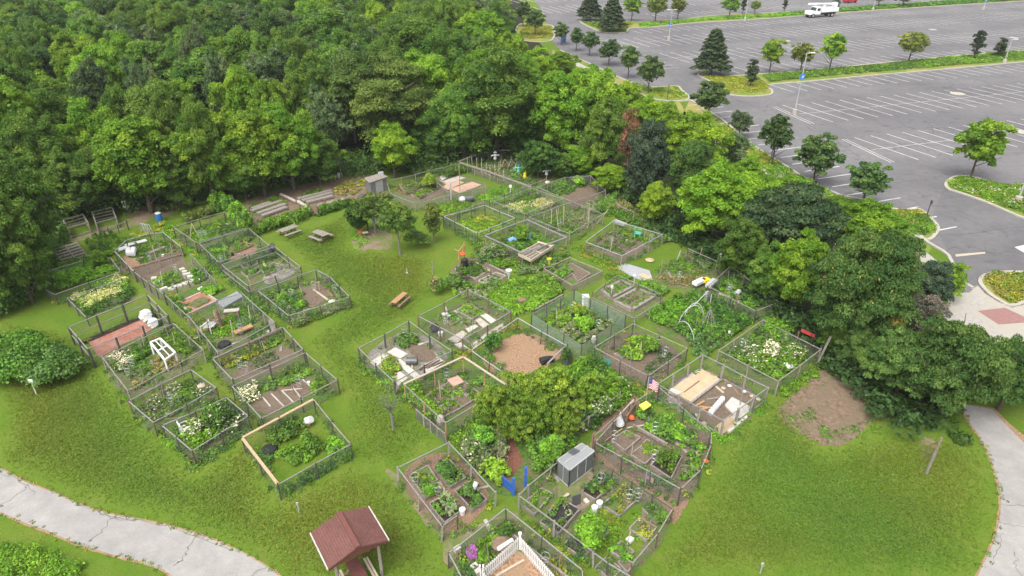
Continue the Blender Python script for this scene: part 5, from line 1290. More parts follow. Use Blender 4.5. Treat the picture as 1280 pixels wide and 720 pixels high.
# white fringed umbrella
mb = MB(); X, Y = P(636, 352); mb.lathe((X, Y, 0), [(.02, .2), (.05, .45), (.24, 1.0), (.28, 1.1)], 9); mb.beam((X, Y, 0), (X, Y, .5), .04); obj('folded_umbrella', mb, 'white_cloth', 'white folded umbrella standing point-down by the leafy plot', 'umbrella')
# T12 corner plot
soilsheet([(560, 345), (575, 328), (600, 322), (640, 342), (600, 360), (578, 352)], 'soil', sz(), amp=1)
bed('white-edged bed in the corner plot with the black bag', [(569, 338), (592, 328), (612, 338), (594, 350)], .15, 'paving_slab', 'weedy_soil', (.3, 8, 'gkc'))
bed('pale-edged bed with stones near the folded umbrella', [(598, 352), (620, 342), (632, 346), (612, 358)], .15, 'paving_slab', 'gravel', (.15, 3, 'g'))
board('long tan plank behind the white-edged bed', (598, 330), (612, 339), .15, .08, .15, 'new_timber'); board('dark plank on the right of the corner plot', (612, 331), (634, 342), .15, .12, .15, 'grey_timber')
mb = MB(); X, Y = P(574, 332); mb.beam((X, Y, 0), (X, Y, 1.5), .09); X2, Y2 = P(581, 327); mb.beam((X2, Y2, 0), (X2, Y2, 1.9), .1); mb.beam((X, Y, 1.4), (X2, Y2, 1.75), .07); mb.beam((X, Y, .5), (X2, Y2, 1.6), .05); X3, Y3 = P(569, 329); mb.beam((X3, Y3, 1.4), (X, Y, 1.4), .05)
obj('timber_gateway', mb, 'orange_timber', 'orange-brown timber frame at the back of the corner plot', 'frame')
mb = MB(); mb.lathe((*P(581, 336), 0), [(.28, 0), (.33, .5), (.3, .95), (.12, 1.05)], 10); obj('black_bag', mb, 'black_plastic', 'black upright bag beside the orange-brown frame', 'bag')
mb = MB(); mb.lathe((*P(578, 330), .9), [(.2, 0), (.3, .12), (.2, .22)], 8); mb.beam(V3(578, 330, 0), V3(578, 330, .9), .05); obj('red_pail', mb, 'orange_plastic', 'red-orange pail hung above the black bag', 'pail')
crop('weeds and flowers in front of the corner plot', [(556, 350), (580, 352), (600, 360), (625, 352), (636, 362), (600, 376), (570, 372)], .5, 5, 'gksb', .12)
crop('dark leafy plants behind the corner plot', [(592, 322), (612, 314), (640, 330), (620, 336)], .5, 7, 'gkc', .14)
# T13 leafy plot
soilsheet([(606, 378), (640, 350), (690, 348), (704, 366), (660, 392), (630, 396)], 'weedy_ground', sz())
crop('lush bright green leaves filling the central potato plot', [(606, 378), (640, 350), (688, 348), (706, 364), (672, 386), (640, 394)], .5, 10, 'lbbg', .15)
fence('low grey board edge at the front of the lush potato plot', [(668, 388), (704, 368)], .5, closed=False, sp=1.2, rail='grey_timber', rw=.1)
for k, (x, y) in enumerate(((661, 380), (666, 377), (671, 379), (674, 375))): mb = MB(); mb.lathe((*P(x, y), 0), [(.2, 0), (.3, .12), (.12, .25)], 8); obj('stone', mb, 'stone_white', 'pale stone in the small heap at the edge of the lush potato plot', 'stone', 'stone heap')
board('brown slab lying in the lush potato plot', (648, 376), (657, 374), .5, .1, .4, 'brown_timber')
# T11 low boxed plot
soilsheet([(680, 344), (714, 328), (752, 345), (716, 364)], 'weedy_soil', sz())
fence('low dark woven fence round the small boxed plot', [(680, 336), (712, 322), (753, 339), (716, 357)], .6, sp=1.6, rail='grey_timber', post='brown_timber', rw=.07)
bed('leafy boxed bed on the left of the woven-fence plot', [(690, 345), (708, 334), (718, 342), (700, 354)], .2, 'grey_timber', 'soil', (.4, 9, 'gkb'))
bed('brown boxed bed on the right of the woven-fence plot', [(708, 334), (714, 331), (738, 344), (722, 354)], .2, 'grey_timber', 'soil')
# T7
soilsheet([(668, 280), (716, 262), (750, 276), (712, 300)], 'weedy_ground', sz())
fence('grey fence round the plot with bamboo canes and a mulch patch', [(661, 271.7), (715.6, 252), (754, 268), (712, 292)], 1.15, sp=2.3, post='grey_timber')
soilsheet([(712, 276), (726, 272), (734, 278), (718, 284)], 'soil', .034)
crop('tangled greens in the bamboo cane plot', [(670, 280), (714, 264), (746, 276), (714, 296)], .5, 5, 'gkbs', .12)
CN = 'pale canes in the far plots'
for k, (x, y, t, dx) in enumerate(((689, 284, 262, 0), (698, 287, 262, -.25), (704, 284, 258, 0), (735, 284, 256, 0), (746, 280, 262, 1.0))):
    X, Y = P(x, y); hh = height_at(X, Y, t); mb = MB(); mb.beam((X, Y, 0), (X+dx, Y, hh), .07); obj('cane', mb, 'pale_timber', ('left', 'leaning second', 'third', 'tall fourth', 'slanting rightmost')[k]+' pale cane of the bamboo cane plot', 'cane', CN)
# T8
soilsheet([(706, 246), (724, 236), (744, 232), (756, 238), (740, 252), (716, 260)], 'soil', sz())
fence('grey fence round the far plot with bare brown soil', [(672, 234), (706, 222), (738, 220), (757, 238), (716, 252)], 1.1, sp=2.2)
soilsheet([(704, 244), (726, 234), (744, 232), (758, 240), (738, 254), (716, 256)], 'soil', .036)
crop('greens left of the bare brown soil in the far plot', [(680, 236), (710, 226), (730, 232), (700, 246)], .5, 6, 'gbk', .14)
slab('dark mesh screen leaning at the back of the far brown plot', [(713, 220), (736, 218), (737, 222), (714, 225)], 0, .9, 'dark_panel', 'mesh_screen', 'screen')
mb = MB(); X, Y = P(684, 240); mb.beam((X, Y, 0), (X, Y, 1.1), .04); mb.lathe((X, Y, 1.1), [(.3, 0), (.28, .1), (.1, .2)], 8); obj('bird_feeder', mb, 'paving_slab', 'cream bird bath on a stake in the far plot', 'bird bath')
p, q = along((704, 203), (732, 211), .4, .3); mb = MB(); mb.tube([p, (p+q)/2, q], .28, 8, .22); obj('log', mb, 'grey_timber', 'fallen log at the wood edge above the far brown plot', 'log', 'pale logs')
mb = MB(); p = V3(760, 242, 0); mb.beam(p+Vector((-.3, 0, 1.7)), p+Vector((1.1, -.3, 1.2)), .07); mb.beam(p+Vector((1.1, -.3, 0)), p+Vector((1.1, -.3, 1.3)), .07); mb.beam(p+Vector((1.3, -1.6, 0)), p+Vector((2.2, -.2, 1.4)), .06); mb.beam(p+Vector((-.3, 0, 0)), p+Vector((-.3, 0, 1.7)), .06)
obj('pole_trellis', mb, 'pale_timber', 'rough frame of pale poles at the foot of the spruce', 'frame')
crop('brown stalks and weeds right of the far brown plot', [(726, 262), (770, 246), (786, 258), (744, 270)], .8, 5, 'tgsk', .12)
shrub('small bright shrub at the back of the far brown plot', 722, 232, 220, 22, 'bl', group=None)
# T9, T10
soilsheet([(736, 312), (770, 286), (824, 304), (778, 330)], 'weedy_ground', sz())
soilsheet([(744, 310), (772, 292), (808, 306), (780, 324)], 'soil', .034, amp=2)
fence('sagging grey fence round the brown soil plot with the mint green chair', [(731.7, 302.6), (768, 275), (828, 293.4), (777.5, 319.8)], 1.05, sp=2.0, post='grey_timber')
crop('weeds and small crops on the brown soil by the mint green chair', [(742, 310), (770, 290), (800, 304), (776, 320)], .3, 3.5, 'gks', .12)
crop('greens along the far side of the mint chair plot', [(770, 286), (822, 302), (816, 308), (778, 294)], .4, 7, 'gby', .12)
chair(V3(797, 297, 0), 1.2, 'mint green plastic chair at the fence of the brown soil plot', 'mint_plastic', 1.15)
crop('scrubby grey plants in the far right corner plot', [(744, 266), (776, 258), (800, 268), (830, 288), (812, 290), (770, 274)], .8, 6, 'sktg', .13)
crop('grey leafy weeds beyond the sagging fence', [(812, 288), (838, 284), (850, 300), (828, 306)], .9, 6, 'gks', .14)
fence('short pale rail in the scrubby corner plot', [(773, 257), (792, 265)], 1.2, closed=False, mesh=False, sp=1.6)
board('blue-grey plank lying behind the sagging fence', (768, 276), (782, 281), .5, .2, .6, 'grey_panel')
crop('grass and weeds on the path strip before the brown soil plot', [(712, 312), (736, 306), (780, 334), (764, 340)], .18, 3, 'byg', .1)
# plastic sheet
slab('clear plastic sheet spread over a bed', [(769, 332), (782, 329), (812, 338), (816, 350), (806, 352), (788, 344)], .0, .10, 'lamp_grey', 'plastic_cover', 'plastic sheet')
board('tan board at the end of the clear plastic sheet', (801, 343), (813, 348), .55, .04, .16, 'cardboard'); 
mb = MB(); mb.lathe((*P(812, 326), 0), [(.3, 0), (.42, .1), (.2, .2)], 8); obj('straw_pile', mb, 'new_timber', 'small yellow straw pile right of the plastic sheet', 'straw')
# T14: G6 timber bed plot
soilsheet([(745, 372), (776, 350), (828, 372), (792, 400)], 'weedy_soil', sz())
bed('long timber planter with two beds of brown soil, back part', [(752, 366), (776, 354), (790, 361), (764, 375)], .3, 'grey_timber', 'soil', (.15, 4, 'kg'), fw=.28)
bed('long timber planter with two beds of brown soil, front part', [(768, 379), (796, 364), (818, 373), (790, 390)], .3, 'grey_timber', 'soil', (.15, 4, 'kg'), fw=.28)
fence('thin wire fence in front of the two-part timber planter', [(741, 372), (793, 398), (830, 374)], .9, closed=False, sp=1.8, rw=.03)
fence('thin wire fence behind the two-part timber planter', [(741, 366), (772, 344), (826, 368)], .8, closed=False, sp=1.8, rw=.02)
WB = 'white bottles on stakes'
for k, (x, y, l) in enumerate(((764, 372, 'left'), (792, 358, 'right'))):
    X, Y = P(x, y); mb = MB(); mb.beam((X, Y, 0), (X, Y, .9), .03); mb.lathe((X, Y, .9), [(.1, 0), (.12, .15), (.04, .26)], 8); obj('bottle_on_stake', mb, 'white_plastic', l+' white bottle on a stake in the two-part timber planter', 'bottle', WB)
crop('leafy greens right of the two-part timber planter', [(792, 356), (812, 352), (834, 364), (824, 372)], .4, 6, 'gkb', .14)
crop('weeds between the plastic sheet and the timber planter', [(756, 344), (790, 346), (780, 354), (760, 356)], .25, 4, 'gb', .12)
# G10 & hoops area
soilsheet([(815, 345), (870, 322), (905, 340), (880, 360), (840, 360)], 'weedy_soil', sz(), amp=2)
crop('patchy weeds on the open soil near the tree line', [(815, 340), (868, 318), (900, 330), (868, 360), (830, 356)], .25, 2.2, 'gkbt', .11)
crop('light stalky weeds under the far right rail', [(850, 318), (872, 318), (896, 332), (880, 338)], .6, 5, 'stkg', .12)
fence('single long rail along the tree line', [(860, 311), (899, 328)], 1.2, closed=False, sp=2.6, mesh=False)
mb = MB(); X, Y = P(898, 338); mb.beam((X, Y, 0), (X, Y, 1.3), .04); mb.lathe((X, Y, 1.3), [(.12, 0), (.14, .25), (.06, .4)], 8); obj('jug_on_stake', mb, 'white_plastic', 'white jug on a stake at the tree line rail', 'jug')
mb = MB(); p = V3(846, 325, 0); mb.beam(p, p+Vector((.25, .1, .9)), .05); mb.beam(p+Vector((.25, .1, .9)), p+Vector((.2, .1, .4)), .05); obj('bent_pipe', mb, 'hose_grey', 'pale bent pipe sticking up near the tree line', 'pipe')
soilsheet([(888, 366), (914, 344), (972, 388), (940, 400)], 'weedy_ground', sz())
fence('angular fence of thin rails round the triangular plot at the tree line', [(885, 358), (913.5, 333), (973, 377.5), (945, 389)], 1.15, sp=2.4, rail='old_rail')
crop('leafy vegetables in the triangular plot', [(892, 362), (914, 346), (966, 386), (930, 386)], .5, 5.5, 'gkbd', .13)
slab('tan cardboard patches on the soil of the triangular plot', [(898, 367), (914, 358), (922, 364), (926, 376), (918, 374), (908, 370)], 0, .06, 'cardboard', 'cardboard', 'cardboard')
mb = MB(); p = V3(920, 368, .3); mb.tube([p, p+Vector((.35, .35, .1))], .2, 10); obj('water_drum', mb, 'hose_grey', 'shiny pale drum lying beside the cardboard', 'drum')
for k, (a, b_, m_) in enumerate((((868, 355), (880, 349), 'white_plastic'), ((879, 351), (886, 349), 'sign_yellow'), ((885, 358), (894, 350), 'hose_grey'))):
    board(('white board end leaning at the corner of the triangular plot', 'ochre bag beside the white board end', 'grey plastic sheeting beside the ochre bag')[k], a, b_, .5, .25, .5, m_)
mb = MB(); mb.beam(V3(918, 390, 0), V3(918, 390, 0)+Vector((0, 0, 1.5)), .13); obj('post', mb, 'brown_timber', 'brown post in front of the triangular plot', 'post')
soilsheet([(812, 400), (870, 360), (930, 385), (950, 395), (900, 430), (850, 430)], 'weedy_ground', .009, amp=2)
crop('wild green growth round the plastic hoops', [(808, 398), (836, 376), (880, 366), (926, 388), (948, 396), (902, 432), (876, 452), (860, 424)], .6, 6.5, 'gbbkd', .14)
mb = MB()
for a, b_, hh in (((843, 412), (868, 432), 1.3), ((854, 400), (880, 402), 1.6), ((846, 410), (880, 402), 1.7)):
    p, q = along(a, b_); mb.tube([p.lerp(q, t)+Vector((0, 0, hh*math.sin(math.pi*min(1, max(0, t)))**.55)) for t in [i/10 for i in range(11)]], .03, 6)
obj('hoop_frame', mb, 'hose_grey', 'tangled grey plastic hoops over the wild green plot', 'hoops')
mb = MB(); X, Y = P(884, 412)
for i in range(9): a = i*.7; mb.beam((X+.8*math.cos(a), Y+.8*math.sin(a), 0), (X-.04*math.cos(a), Y-.04*math.sin(a), 1.9), .035)
obj('bean_teepee', mb, 'old_rail', 'grey teepee of thin poles right of the plastic hoops', 'teepee')
mb = MB(); p = V3(866, 388, 0); mb.beam(p+Vector((0, 0, .4)), p+Vector((1.2, .8, 1.3)), .05); mb.beam(p+Vector((1.4, .3, 0)), p+Vector((1.35, .3, 1.3)), .06); obj('pipe_frame', mb, 'hose_grey', 'slanting pale pipes behind the plastic hoops', 'pipes')
mb = MB(); mb.lathe((*P(911, 421), 0), [(.09, .3), (.12, .45), (.06, .55)], 8); obj('jug', mb, 'white_plastic', 'white jug in the wild green plot', 'jug')
# G9 white-flower plot
soilsheet([(902, 446), (954, 412), (1018, 440), (974, 486)], 'weedy_ground', sz())
fence('weathered fence round the white-flower plot by the red board', [(898.4, 438.4), (954, 400), (985, 416), (1026, 437), (973, 476.6)], 1.2, sp=2.3, rail='old_rail', post='grey_timber')
crop('lush green growth with white flowers beside the red board', [(908, 444), (952, 412), (1014, 440), (972, 478)], .75, 7, 'gbkg', .14, 'w', .09, cat='plants')
crop('bright vine mass at the back of the white-flower plot', [(945, 414), (962, 404), (995, 420), (985, 432), (960, 426)], 1.2, 8, 'bbg', .14)
shrub('white blooming clump in the middle of the white-flower plot', 962, 448, 425, 20, 'gk', flower='w', ff=.5, group=None, cat='flowers')
mb = MB(); mb.tube([V3(982, 455, .4), V3(986, 459, .45), V3(989, 458, .3)], .17, 7); obj('white_sheet', mb, 'white_cloth', 'crumpled white sheet in the white-flower plot', 'sheet')
crop('weeds along the outside of the white-flower plot', [(974, 492), (1020, 462), (1034, 456), (1026, 466), (980, 498)], .35, 7, 'bg', .11)
mb = MB(); p = V3(1020, 458, 0); mb.beam(p, p+Vector((.5, .1, 2.4)), .1); obj('gate_pole', mb, 'old_rail', 'leaning grey gate pole at the corner of the white-flower plot', 'pole')
e = empty('red_board', V3(1010, 432, 0), 'red board propped flat above the corner of the white-flower plot', 'board')
q4 = [V3(1004, 411, 1.5), V3(1021, 419, 1.3), V3(1016, 422, 1.1), V3(999, 414, 1.3)]; L0 = Vector(e.location); c4 = sum(q4, Vector())/4
mb = MB(); dv = (q4[1]-q4[0]).normalized(); wv = (q4[3]-q4[0]); mb.beam((q4[0]+q4[3])/2-L0, (q4[1]+q4[2])/2-L0, wv.length, .08); mb.build('panel', 'red_board', e)
for p in (q4[2], q4[3]): mb = MB(); mb.beam(p-L0, (p.x-L0.x, p.y-L0.y, 0), .08); mb.build('leg', 'brown_timber', e)
# G7
soilsheet([(750, 444), (792, 414), (852, 444), (808, 482)], 'soil', sz())
fence('grey fence round the plot with the teal disc', [(743, 434.4), (791.6, 404.7), (859.7, 435), (810, 470)], 1.2, sp=2.3)
crop('lime bush crops in the teal disc plot', [(778, 440), (800, 428), (816, 436), (794, 456)], .7, 9, 'blg', .14)
shrub('round bright bush at the back of the teal disc plot', 812, 440, 420, 26, 'bg', group=None)
shrub('pale round bush left of the round bright bush', 793, 430, 420, 14, 'lb', group=None)
crop('blue-grey seedlings in rows in the teal disc plot', [(808, 456), (824, 440), (846, 446), (812, 474)], .25, 6, 'csk', .10)
bed('small green bed at the back left of the teal disc plot', [(770, 444), (782, 436), (790, 440), (778, 449)], .15, 'grey_timber', 'weedy_soil', (.3, 9, 'gk'))
mb = MB(); mb.lathe((*P(757, 454), 0), [(.38, 0), (.42, .1), (.38, .14)], 18); obj('teal_basin', mb, 'green_plastic', 'round teal basin on the brown soil', 'basin')
crop('weeds on the path left of the teal disc plot', [(736, 440), (748, 436), (760, 468), (752, 470)], .25, 5, 'bg', .1)
# G8 lumber plot
soilsheet([(830, 496), (880, 460), (952, 496), (906, 540)], 'lawn', sz())
soilsheet([(832, 494), (878, 462), (950, 498), (906, 540)], 'soil', .034, amp=.4)
fence('square fence of stout posts round the plot being built with tan planks', [(822, 479.7), (878.4, 443.8), (960, 484.4), (904, 526)], 1.15, sp=1.9, pw=.12, post='old_rail', bot=True)
LG = 'tan planks on the ground of the lumber plot'
for k in range(5):
    t = k/4.6; a = (841+t*22, 490-0*t+t*12); b_ = (878+t*22, 462+t*11)
    board(('topmost', 'second', 'third', 'fourth', 'lowest')[k]+' long tan plank of the laid deck in the lumber plot', a, b_, .52, .06, .10+.012*(k % 2), 'cardboard' if k % 2 else 'pale_timber', 'tan_plank', 'plank', LG)
board('long dark gap board across the tan deck', (855, 490), (874, 476), .06, .03, .17, 'brown_timber')
board('border plank along the edge of the tan deck', (862, 505), (902, 474), .12, .1, .14, 'grey_timber')
board('pale slatted frame at the left corner of the lumber plot', (837, 488), (850, 493), .5, .12, .14, 'stone_white', 'slatted_frame', 'frame')
board('grey slab under the left corner of the lumber plot', (834, 498), (848, 508), .9, .05, .08, 'grey_timber')
slab('white stones and slabs laid at the right of the lumber plot', [(906, 506), (915, 496), (938, 508), (934, 522), (912, 540), (898, 530), (918, 518)], 0, .14, 'stone_white', 'slab_paving', 'paving')
slab('tan board at the front corner of the lumber plot', [(893, 534), (912, 520), (922, 526), (902, 543)], .0, .2, 'cardboard', 'tan_board', 'board')
for k in range(7):
    x, y = 888+k*2.4, 518-k*2.8; X, Y = P(x, y); mb = MB(); mb.lathe((X, Y, 0), [(.15, 0), (.19, .15), (.14, .32), (.05, .36)], 8); obj('white_sack', mb, 'white_cloth', 'white sack in the diagonal row on the brown soil', 'sack', 'row of white sacks in the lumber plot')
for k, (x, y) in enumerate(((880, 510), (884, 512), (879, 515), (876, 509))):
    X, Y = P(x, y); mb = MB(); mb.beam((X-.3, Y, .1), (X+.3, Y+.2*(k-1), .15), .12); obj('wood_offcut', mb, 'orange_timber', 'curled orange wood offcut left of the white sacks', 'offcut', 'wood offcuts in the lumber plot')
for k, (x, y) in enumerate(((904, 486), (912, 483), (930, 490), (940, 496), (948, 500), (870, 520), (880, 530), (838, 505))):
    X, Y = P(x, y); mb = MB(); mb.lathe((X, Y, 0), [(.1, 0), (.17, .07), (.07, .13)], 7); obj('debris', mb, 'stone_white' if k % 3 else 'cardboard', 'small pale scrap along the edges of the lumber plot', 'scrap', 'scraps in the lumber plot')
# flag
def flag(x, y, yt, label, w=.55, hh=.7, ph=None):
    X, Y = P(x, y); H_ = height_at(X, Y, yt); e = empty('flag', (X, Y, 0), label, 'flag', 'small flags on poles')
    mb = MB(); mb.tube([(0, 0, 0), (0, 0, H_)], .03, 6); mb.build('pole', 'lamp_grey', e)
    def P2(u, v): return Vector((.05+u*w*.8, .10*math.sin(u*6)-.05*u, H_-.05-v*hh-u*.22))
    for c in range(3):
        mb = MB()
        if c < 2:
            for s in range(13):
                if s % 2 != c: continue
                for i in range(8):
                    u0, u1 = i/8, (i+1)/8
                    if s < 7 and i < 3: continue
                    mb.add([P2(u0, s/13), P2(u1, s/13), P2(u1, (s+1)/13), P2(u0, (s+1)/13)], [(0, 1, 2, 3)])
            mb.build('stripes', ('flag_red', 'flag_white')[c], e)
        else:
            for i in range(3): mb.add([P2(i/8, 0), P2((i+1)/8, 0), P2((i+1)/8, 7/13), P2(i/8, 7/13)], [(0, 1, 2, 3)])
            o = mb.build('canton', 'flag_blue', e)
            st = MB()
            for i in range(3):
                for j in range(4):
                    c0 = P2((i+.5)/8, (j+.5)*7/13/4)+Vector((0, -.012, 0)); st.box(c0, (.025, .004, .025))
            st.build('stars', 'flag_white', o)
    return e
flag(807, 505, 472, 'small red and white striped flag hanging beside the lumber plot', .75, .85)
flag(806, 608, 591, 'small faded striped flag on the front fence of the boxed plot', .45, .45)
# G1
soilsheet([(456, 449), (512, 414), (560, 448), (496, 488)], 'gravel', sz(), amp=.6)
fence('grey fence round the left plot with white slabs and orange flowers', [(448, 435), (511, 401.4), (565, 438.5), (493, 477.5)], 1.2, sp=2.4, pw=.10)
SLG = 'pale slabs laid in the garden plots'
for k, (pts, l) in enumerate((([(462, 452), (480, 442), (488, 446), (470, 458)], 'back left'), ([(484, 440), (494, 434), (510, 442), (500, 448)], 'back middle'), ([(494, 452), (500, 448), (526, 470), (520, 474)], 'long diagonal'), ([(526, 458), (548, 446), (556, 452), (534, 466)], 'right hand'), ([(488, 470), (500, 464), (510, 472), (498, 482)], 'front'))):
    slab(l+' pale slab strip in the orange flower plot', pts, 0, .06+.006*k, 'stone_white', 'slab_strip', 'slabs', SLG)
crop('orange flowers and lime leaves in the slab plot', [(474, 462), (486, 450), (500, 462), (490, 472)], .5, 9, 'lyg', .13, 'o', .12, cat='flowers', name='orange_flowers')
crop('big rhubarb-like leaves at the back of the slab plot', [(496, 430), (512, 420), (522, 426), (506, 434)], .5, 8, 'kg', .22)
crop('lime greens at the left of the slab plot', [(458, 468), (470, 458), (492, 480), (486, 486)], .3, 6, 'bg', .11)
soilsheet([(508, 436), (524, 428), (545, 445), (530, 454)], 'soil', .034)
p = V3(508, 451, .3); mb = MB(); mb.tube([p, p+Vector((.35, .0, 0)), p+Vector((.75, -.02, 0))], .27, 12); obj('barrel', mb, 'dark_panel', 'dark barrel lying in the orange flower plot', 'barrel')
for k in range(3): board(('upper', 'middle', 'lower')[k]+' rust-brown rail edging in the slab plot', (524+k*5, 462-k*1), (546+k*4, 448+k*2), .08, .12, .12, 'brown_timber')
# G2
soilsheet([(532, 408), (586, 376), (632, 402), (578, 438)], 'weedy_soil', sz(), amp=.5)
fence('grey fence round the plot of pale slab paths near the lone picnic table', [(522.8, 395), (584.7, 361.8), (638.5, 389.3), (578, 424)], 1.2, sp=2.4, pw=.10)
for k, (pts, l) in enumerate((([(566, 389), (584, 379), (588, 381), (571, 391)], 'far'), ([(598, 392), (602, 388), (620, 400), (614, 404)], 'right upper'), ([(594, 400), (600, 397), (612, 406), (604, 410)], 'middle'), ([(582, 410), (592, 404), (598, 408), (586, 415)], 'central'), ([(556, 426), (578, 413), (584, 417), (572, 428)], 'left front'), ([(588, 430), (606, 418), (612, 422), (592, 436)], 'front right'), ([(604, 418), (628, 404), (634, 408), (612, 422)], 'right edge'), ([(568, 430), (576, 428), (590, 438), (584, 440)], 'front corner'))):
    slab(l+' pale slab in the plot of slab paths', pts, 0, .06+.006*k, 'stone_white' if k % 2 else 'paving_slab', 'slab_strip', 'slabs', SLG)
for k, (pts, l) in enumerate((([(572, 390), (588, 381), (604, 392), (590, 400)], 'large back'), ([(554, 398), (568, 391), (578, 400), (564, 408)], 'left'), ([(576, 404), (586, 399), (596, 404), (584, 411)], 'middle'), ([(580, 424), (592, 417), (600, 424), (588, 431)], 'front'))):
    bed(l+' board-edged bed in the plot of slab paths', pts, .14, 'grey_timber', 'weedy_soil', (.18, 5, 'gkb'))
mb = MB(); mb.lathe((*P(544, 414), 0), [(.3, 0), (.42, .3), (.2, .6)], 8); obj('black_bag', mb, 'black_plastic', 'black bag in the left corner of the plot of slab paths', 'bag')
mb = MB(); mb.lathe((*P(556, 396), 0), [(.2, 0), (.24, .3), (.2, .3)], 10); obj('planter_pot', mb, 'stone_white', 'white pot beside the left bed of the slab path plot', 'flower pot')
mb = MB(); mb.lathe((*P(551, 420), 0), [(.16, 0), (.2, .35), (.1, .4)], 8); obj('jug', mb, 'white_plastic', 'white jug beside the black bag', 'jug')
shrub('dark green bush behind the front corner of the slab path plot', 616, 438, 414, 24, 'gd', group=None)
# G3
soilsheet([(514, 494), (580, 460), (630, 494), (560, 542)], 'weedy_ground', sz())
fence('fence with new tan top rails round the plot of narrow boxed beds', [(505, 481), (579, 447), (634, 483), (557, 529)], 1.3, sp=2.3, post='orange_timber', rail='old_rail', rw=.05)
toprail('tan top board along the back of the narrow boxed beds plot', (505, 480), (579, 446), 'pale_timber', 1.36, .13); toprail('tan top board along the right of the narrow boxed beds plot', (579, 446), (634, 482), 'pale_timber', 1.36, .13)
for k, (pts, l, pl_) in enumerate((([(524, 502), (537, 495), (562, 520), (550, 527)], 'leftmost', (.12, 2, 'g')), ([(537, 494), (550, 487), (577, 512), (564, 519)], 'second', (.25, 6, 'bg')), ([(551, 486), (563, 479), (590, 504), (578, 511)], 'third', (.25, 5, 'bgs')), ([(565, 478), (574, 474), (602, 496), (592, 503)], 'rightmost', (.15, 4, 'kg')))):
    bed(l+' long narrow timber-edged bed under the tan top rails', pts, .2, 'grey_timber', 'soil', pl_)
slab('tan slab at the back of the narrow boxed beds', [(559, 474), (572, 469), (580, 477), (567, 483)], 0, .26, 'pink_slab', 'slab_strip', 'slabs', SLG)
crop('lime vines over the left side of the narrow bed plot', [(502, 492), (516, 486), (552, 524), (544, 532)], 1.3, 9, 'lbb', .14)
crop('greens between the narrow beds and the mulch plot', [(590, 478), (606, 470), (630, 488), (612, 498)], .6, 7, 'gkb', .13)
mb = MB(); mb.lathe((*P(551, 530), 0), [(.22, 0), (.28, .3), (.2, .6), (.07, .7)], 8); obj('burlap_sack', mb, 'paving_slab', 'tan burlap sack at the front corner of the narrow bed plot', 'sack')
fence('dark woven panels along the lower left of the narrow bed plot', [(520, 512), (556, 542)], .8, closed=False, sp=.8, post='grey_timber', rail='grey_timber', step=.06, ww=.02)
# G4 mulch plot
patch_ground('mulch', [(608, 440), (640, 420), (668, 418), (700, 440), (690, 455), (650, 476), (636, 482), (606, 456)], .014, 'straw_mulch', 1.5)
fence('grey fence round the plot covered with tan straw mulch', [(589, 438), (647.6, 397.5), (709, 432), (636, 470)], 1.1, sp=2.3, skip=(2,))
shrub('black-green compost heap bin at the right of the straw mulch plot', 707, 455, 434, 12, 'dd', 'compost_sack', 'sack', group=None)
mb = MB(); mb.lathe((0, 0, 0), [(.38, 0), (.42, .4), (.35, .9), (.15, 1.05)], 12); o = obj('black_composter', mb, 'dark_panel', 'dark round composter at the right corner of the straw mulch plot', 'composter'); o.location = (*P(708, 453), 0)
p = V3(676, 452, .25); mb = MB(); mb.tube([p, p+Vector((.45, .2, .05)), p+Vector((.9, .35, 0))], .3, 9, .2); obj('black_bag', mb, 'black_plastic', 'black bag lying on the straw mulch', 'bag')
board('grey plank leaning by the dark round composter', (684, 455), (706, 433), .12, .06, .6, 'grey_timber')
crop('lavender-like grey plants on the left of the straw mulch plot', [(604, 446), (612, 440), (636, 468), (628, 472)], .5, 7, 'skg', .10)
crop('grass inside the back rail of the straw mulch plot', [(640, 418), (654, 410), (700, 434), (690, 440), (668, 418)], .2, 4, 'gb', .10)
# G5 netted plot
soilsheet([(668, 402), (718, 374), (780, 402), (728, 438)], 'weedy_ground', sz())
fence('netting fence round the plot with the white beehive box', [(665, 393), (718, 363), (782, 395), (727, 432)], 1.3, sp=1.7, rw=.02, wire='green_net', step=.06, ww=.014)
crop('mixed greens behind the netting by the white hive box', [(674, 402), (718, 376), (774, 402), (728, 432)], .45, 4.5, 'gbks', .13)
shrub('lime bush in the middle of the netting plot', 728, 415, 394, 28, 'blb', group=None)
shrub('yellowish bush behind the lime bush of the netting plot', 722, 396, 378, 18, 'yb', group=None)
e = empty('beehive', V3(731, 385, 0), 'white stacked beehive box in the netting plot', 'beehive'); mb = MB(); mb.box((0, 0, .3), (.5, .5, .5)); mb.build('lower_box', 'white_paint', e); mb = MB(); mb.box((0, .02, .82), (.46, .46, .5)); mb.build('upper_box', 'white_paint', e); mb = MB(); mb.box((0, 0, 1.1), (.54, .54, .05)); mb.build('lid', 'white_paint', e)
mb = MB(); mb.box((-.01, -.26, .3), (.12, .03, .1)); mb.build('entrance', 'black_plastic', e)
mb = MB(); mb.lathe((*P(742, 428), 0), [(.16, 0), (.2, .3), (.12, .55)], 8); obj('mesh_bag', mb, 'stone_white', 'pale sack at the front corner of the netting plot', 'sack')
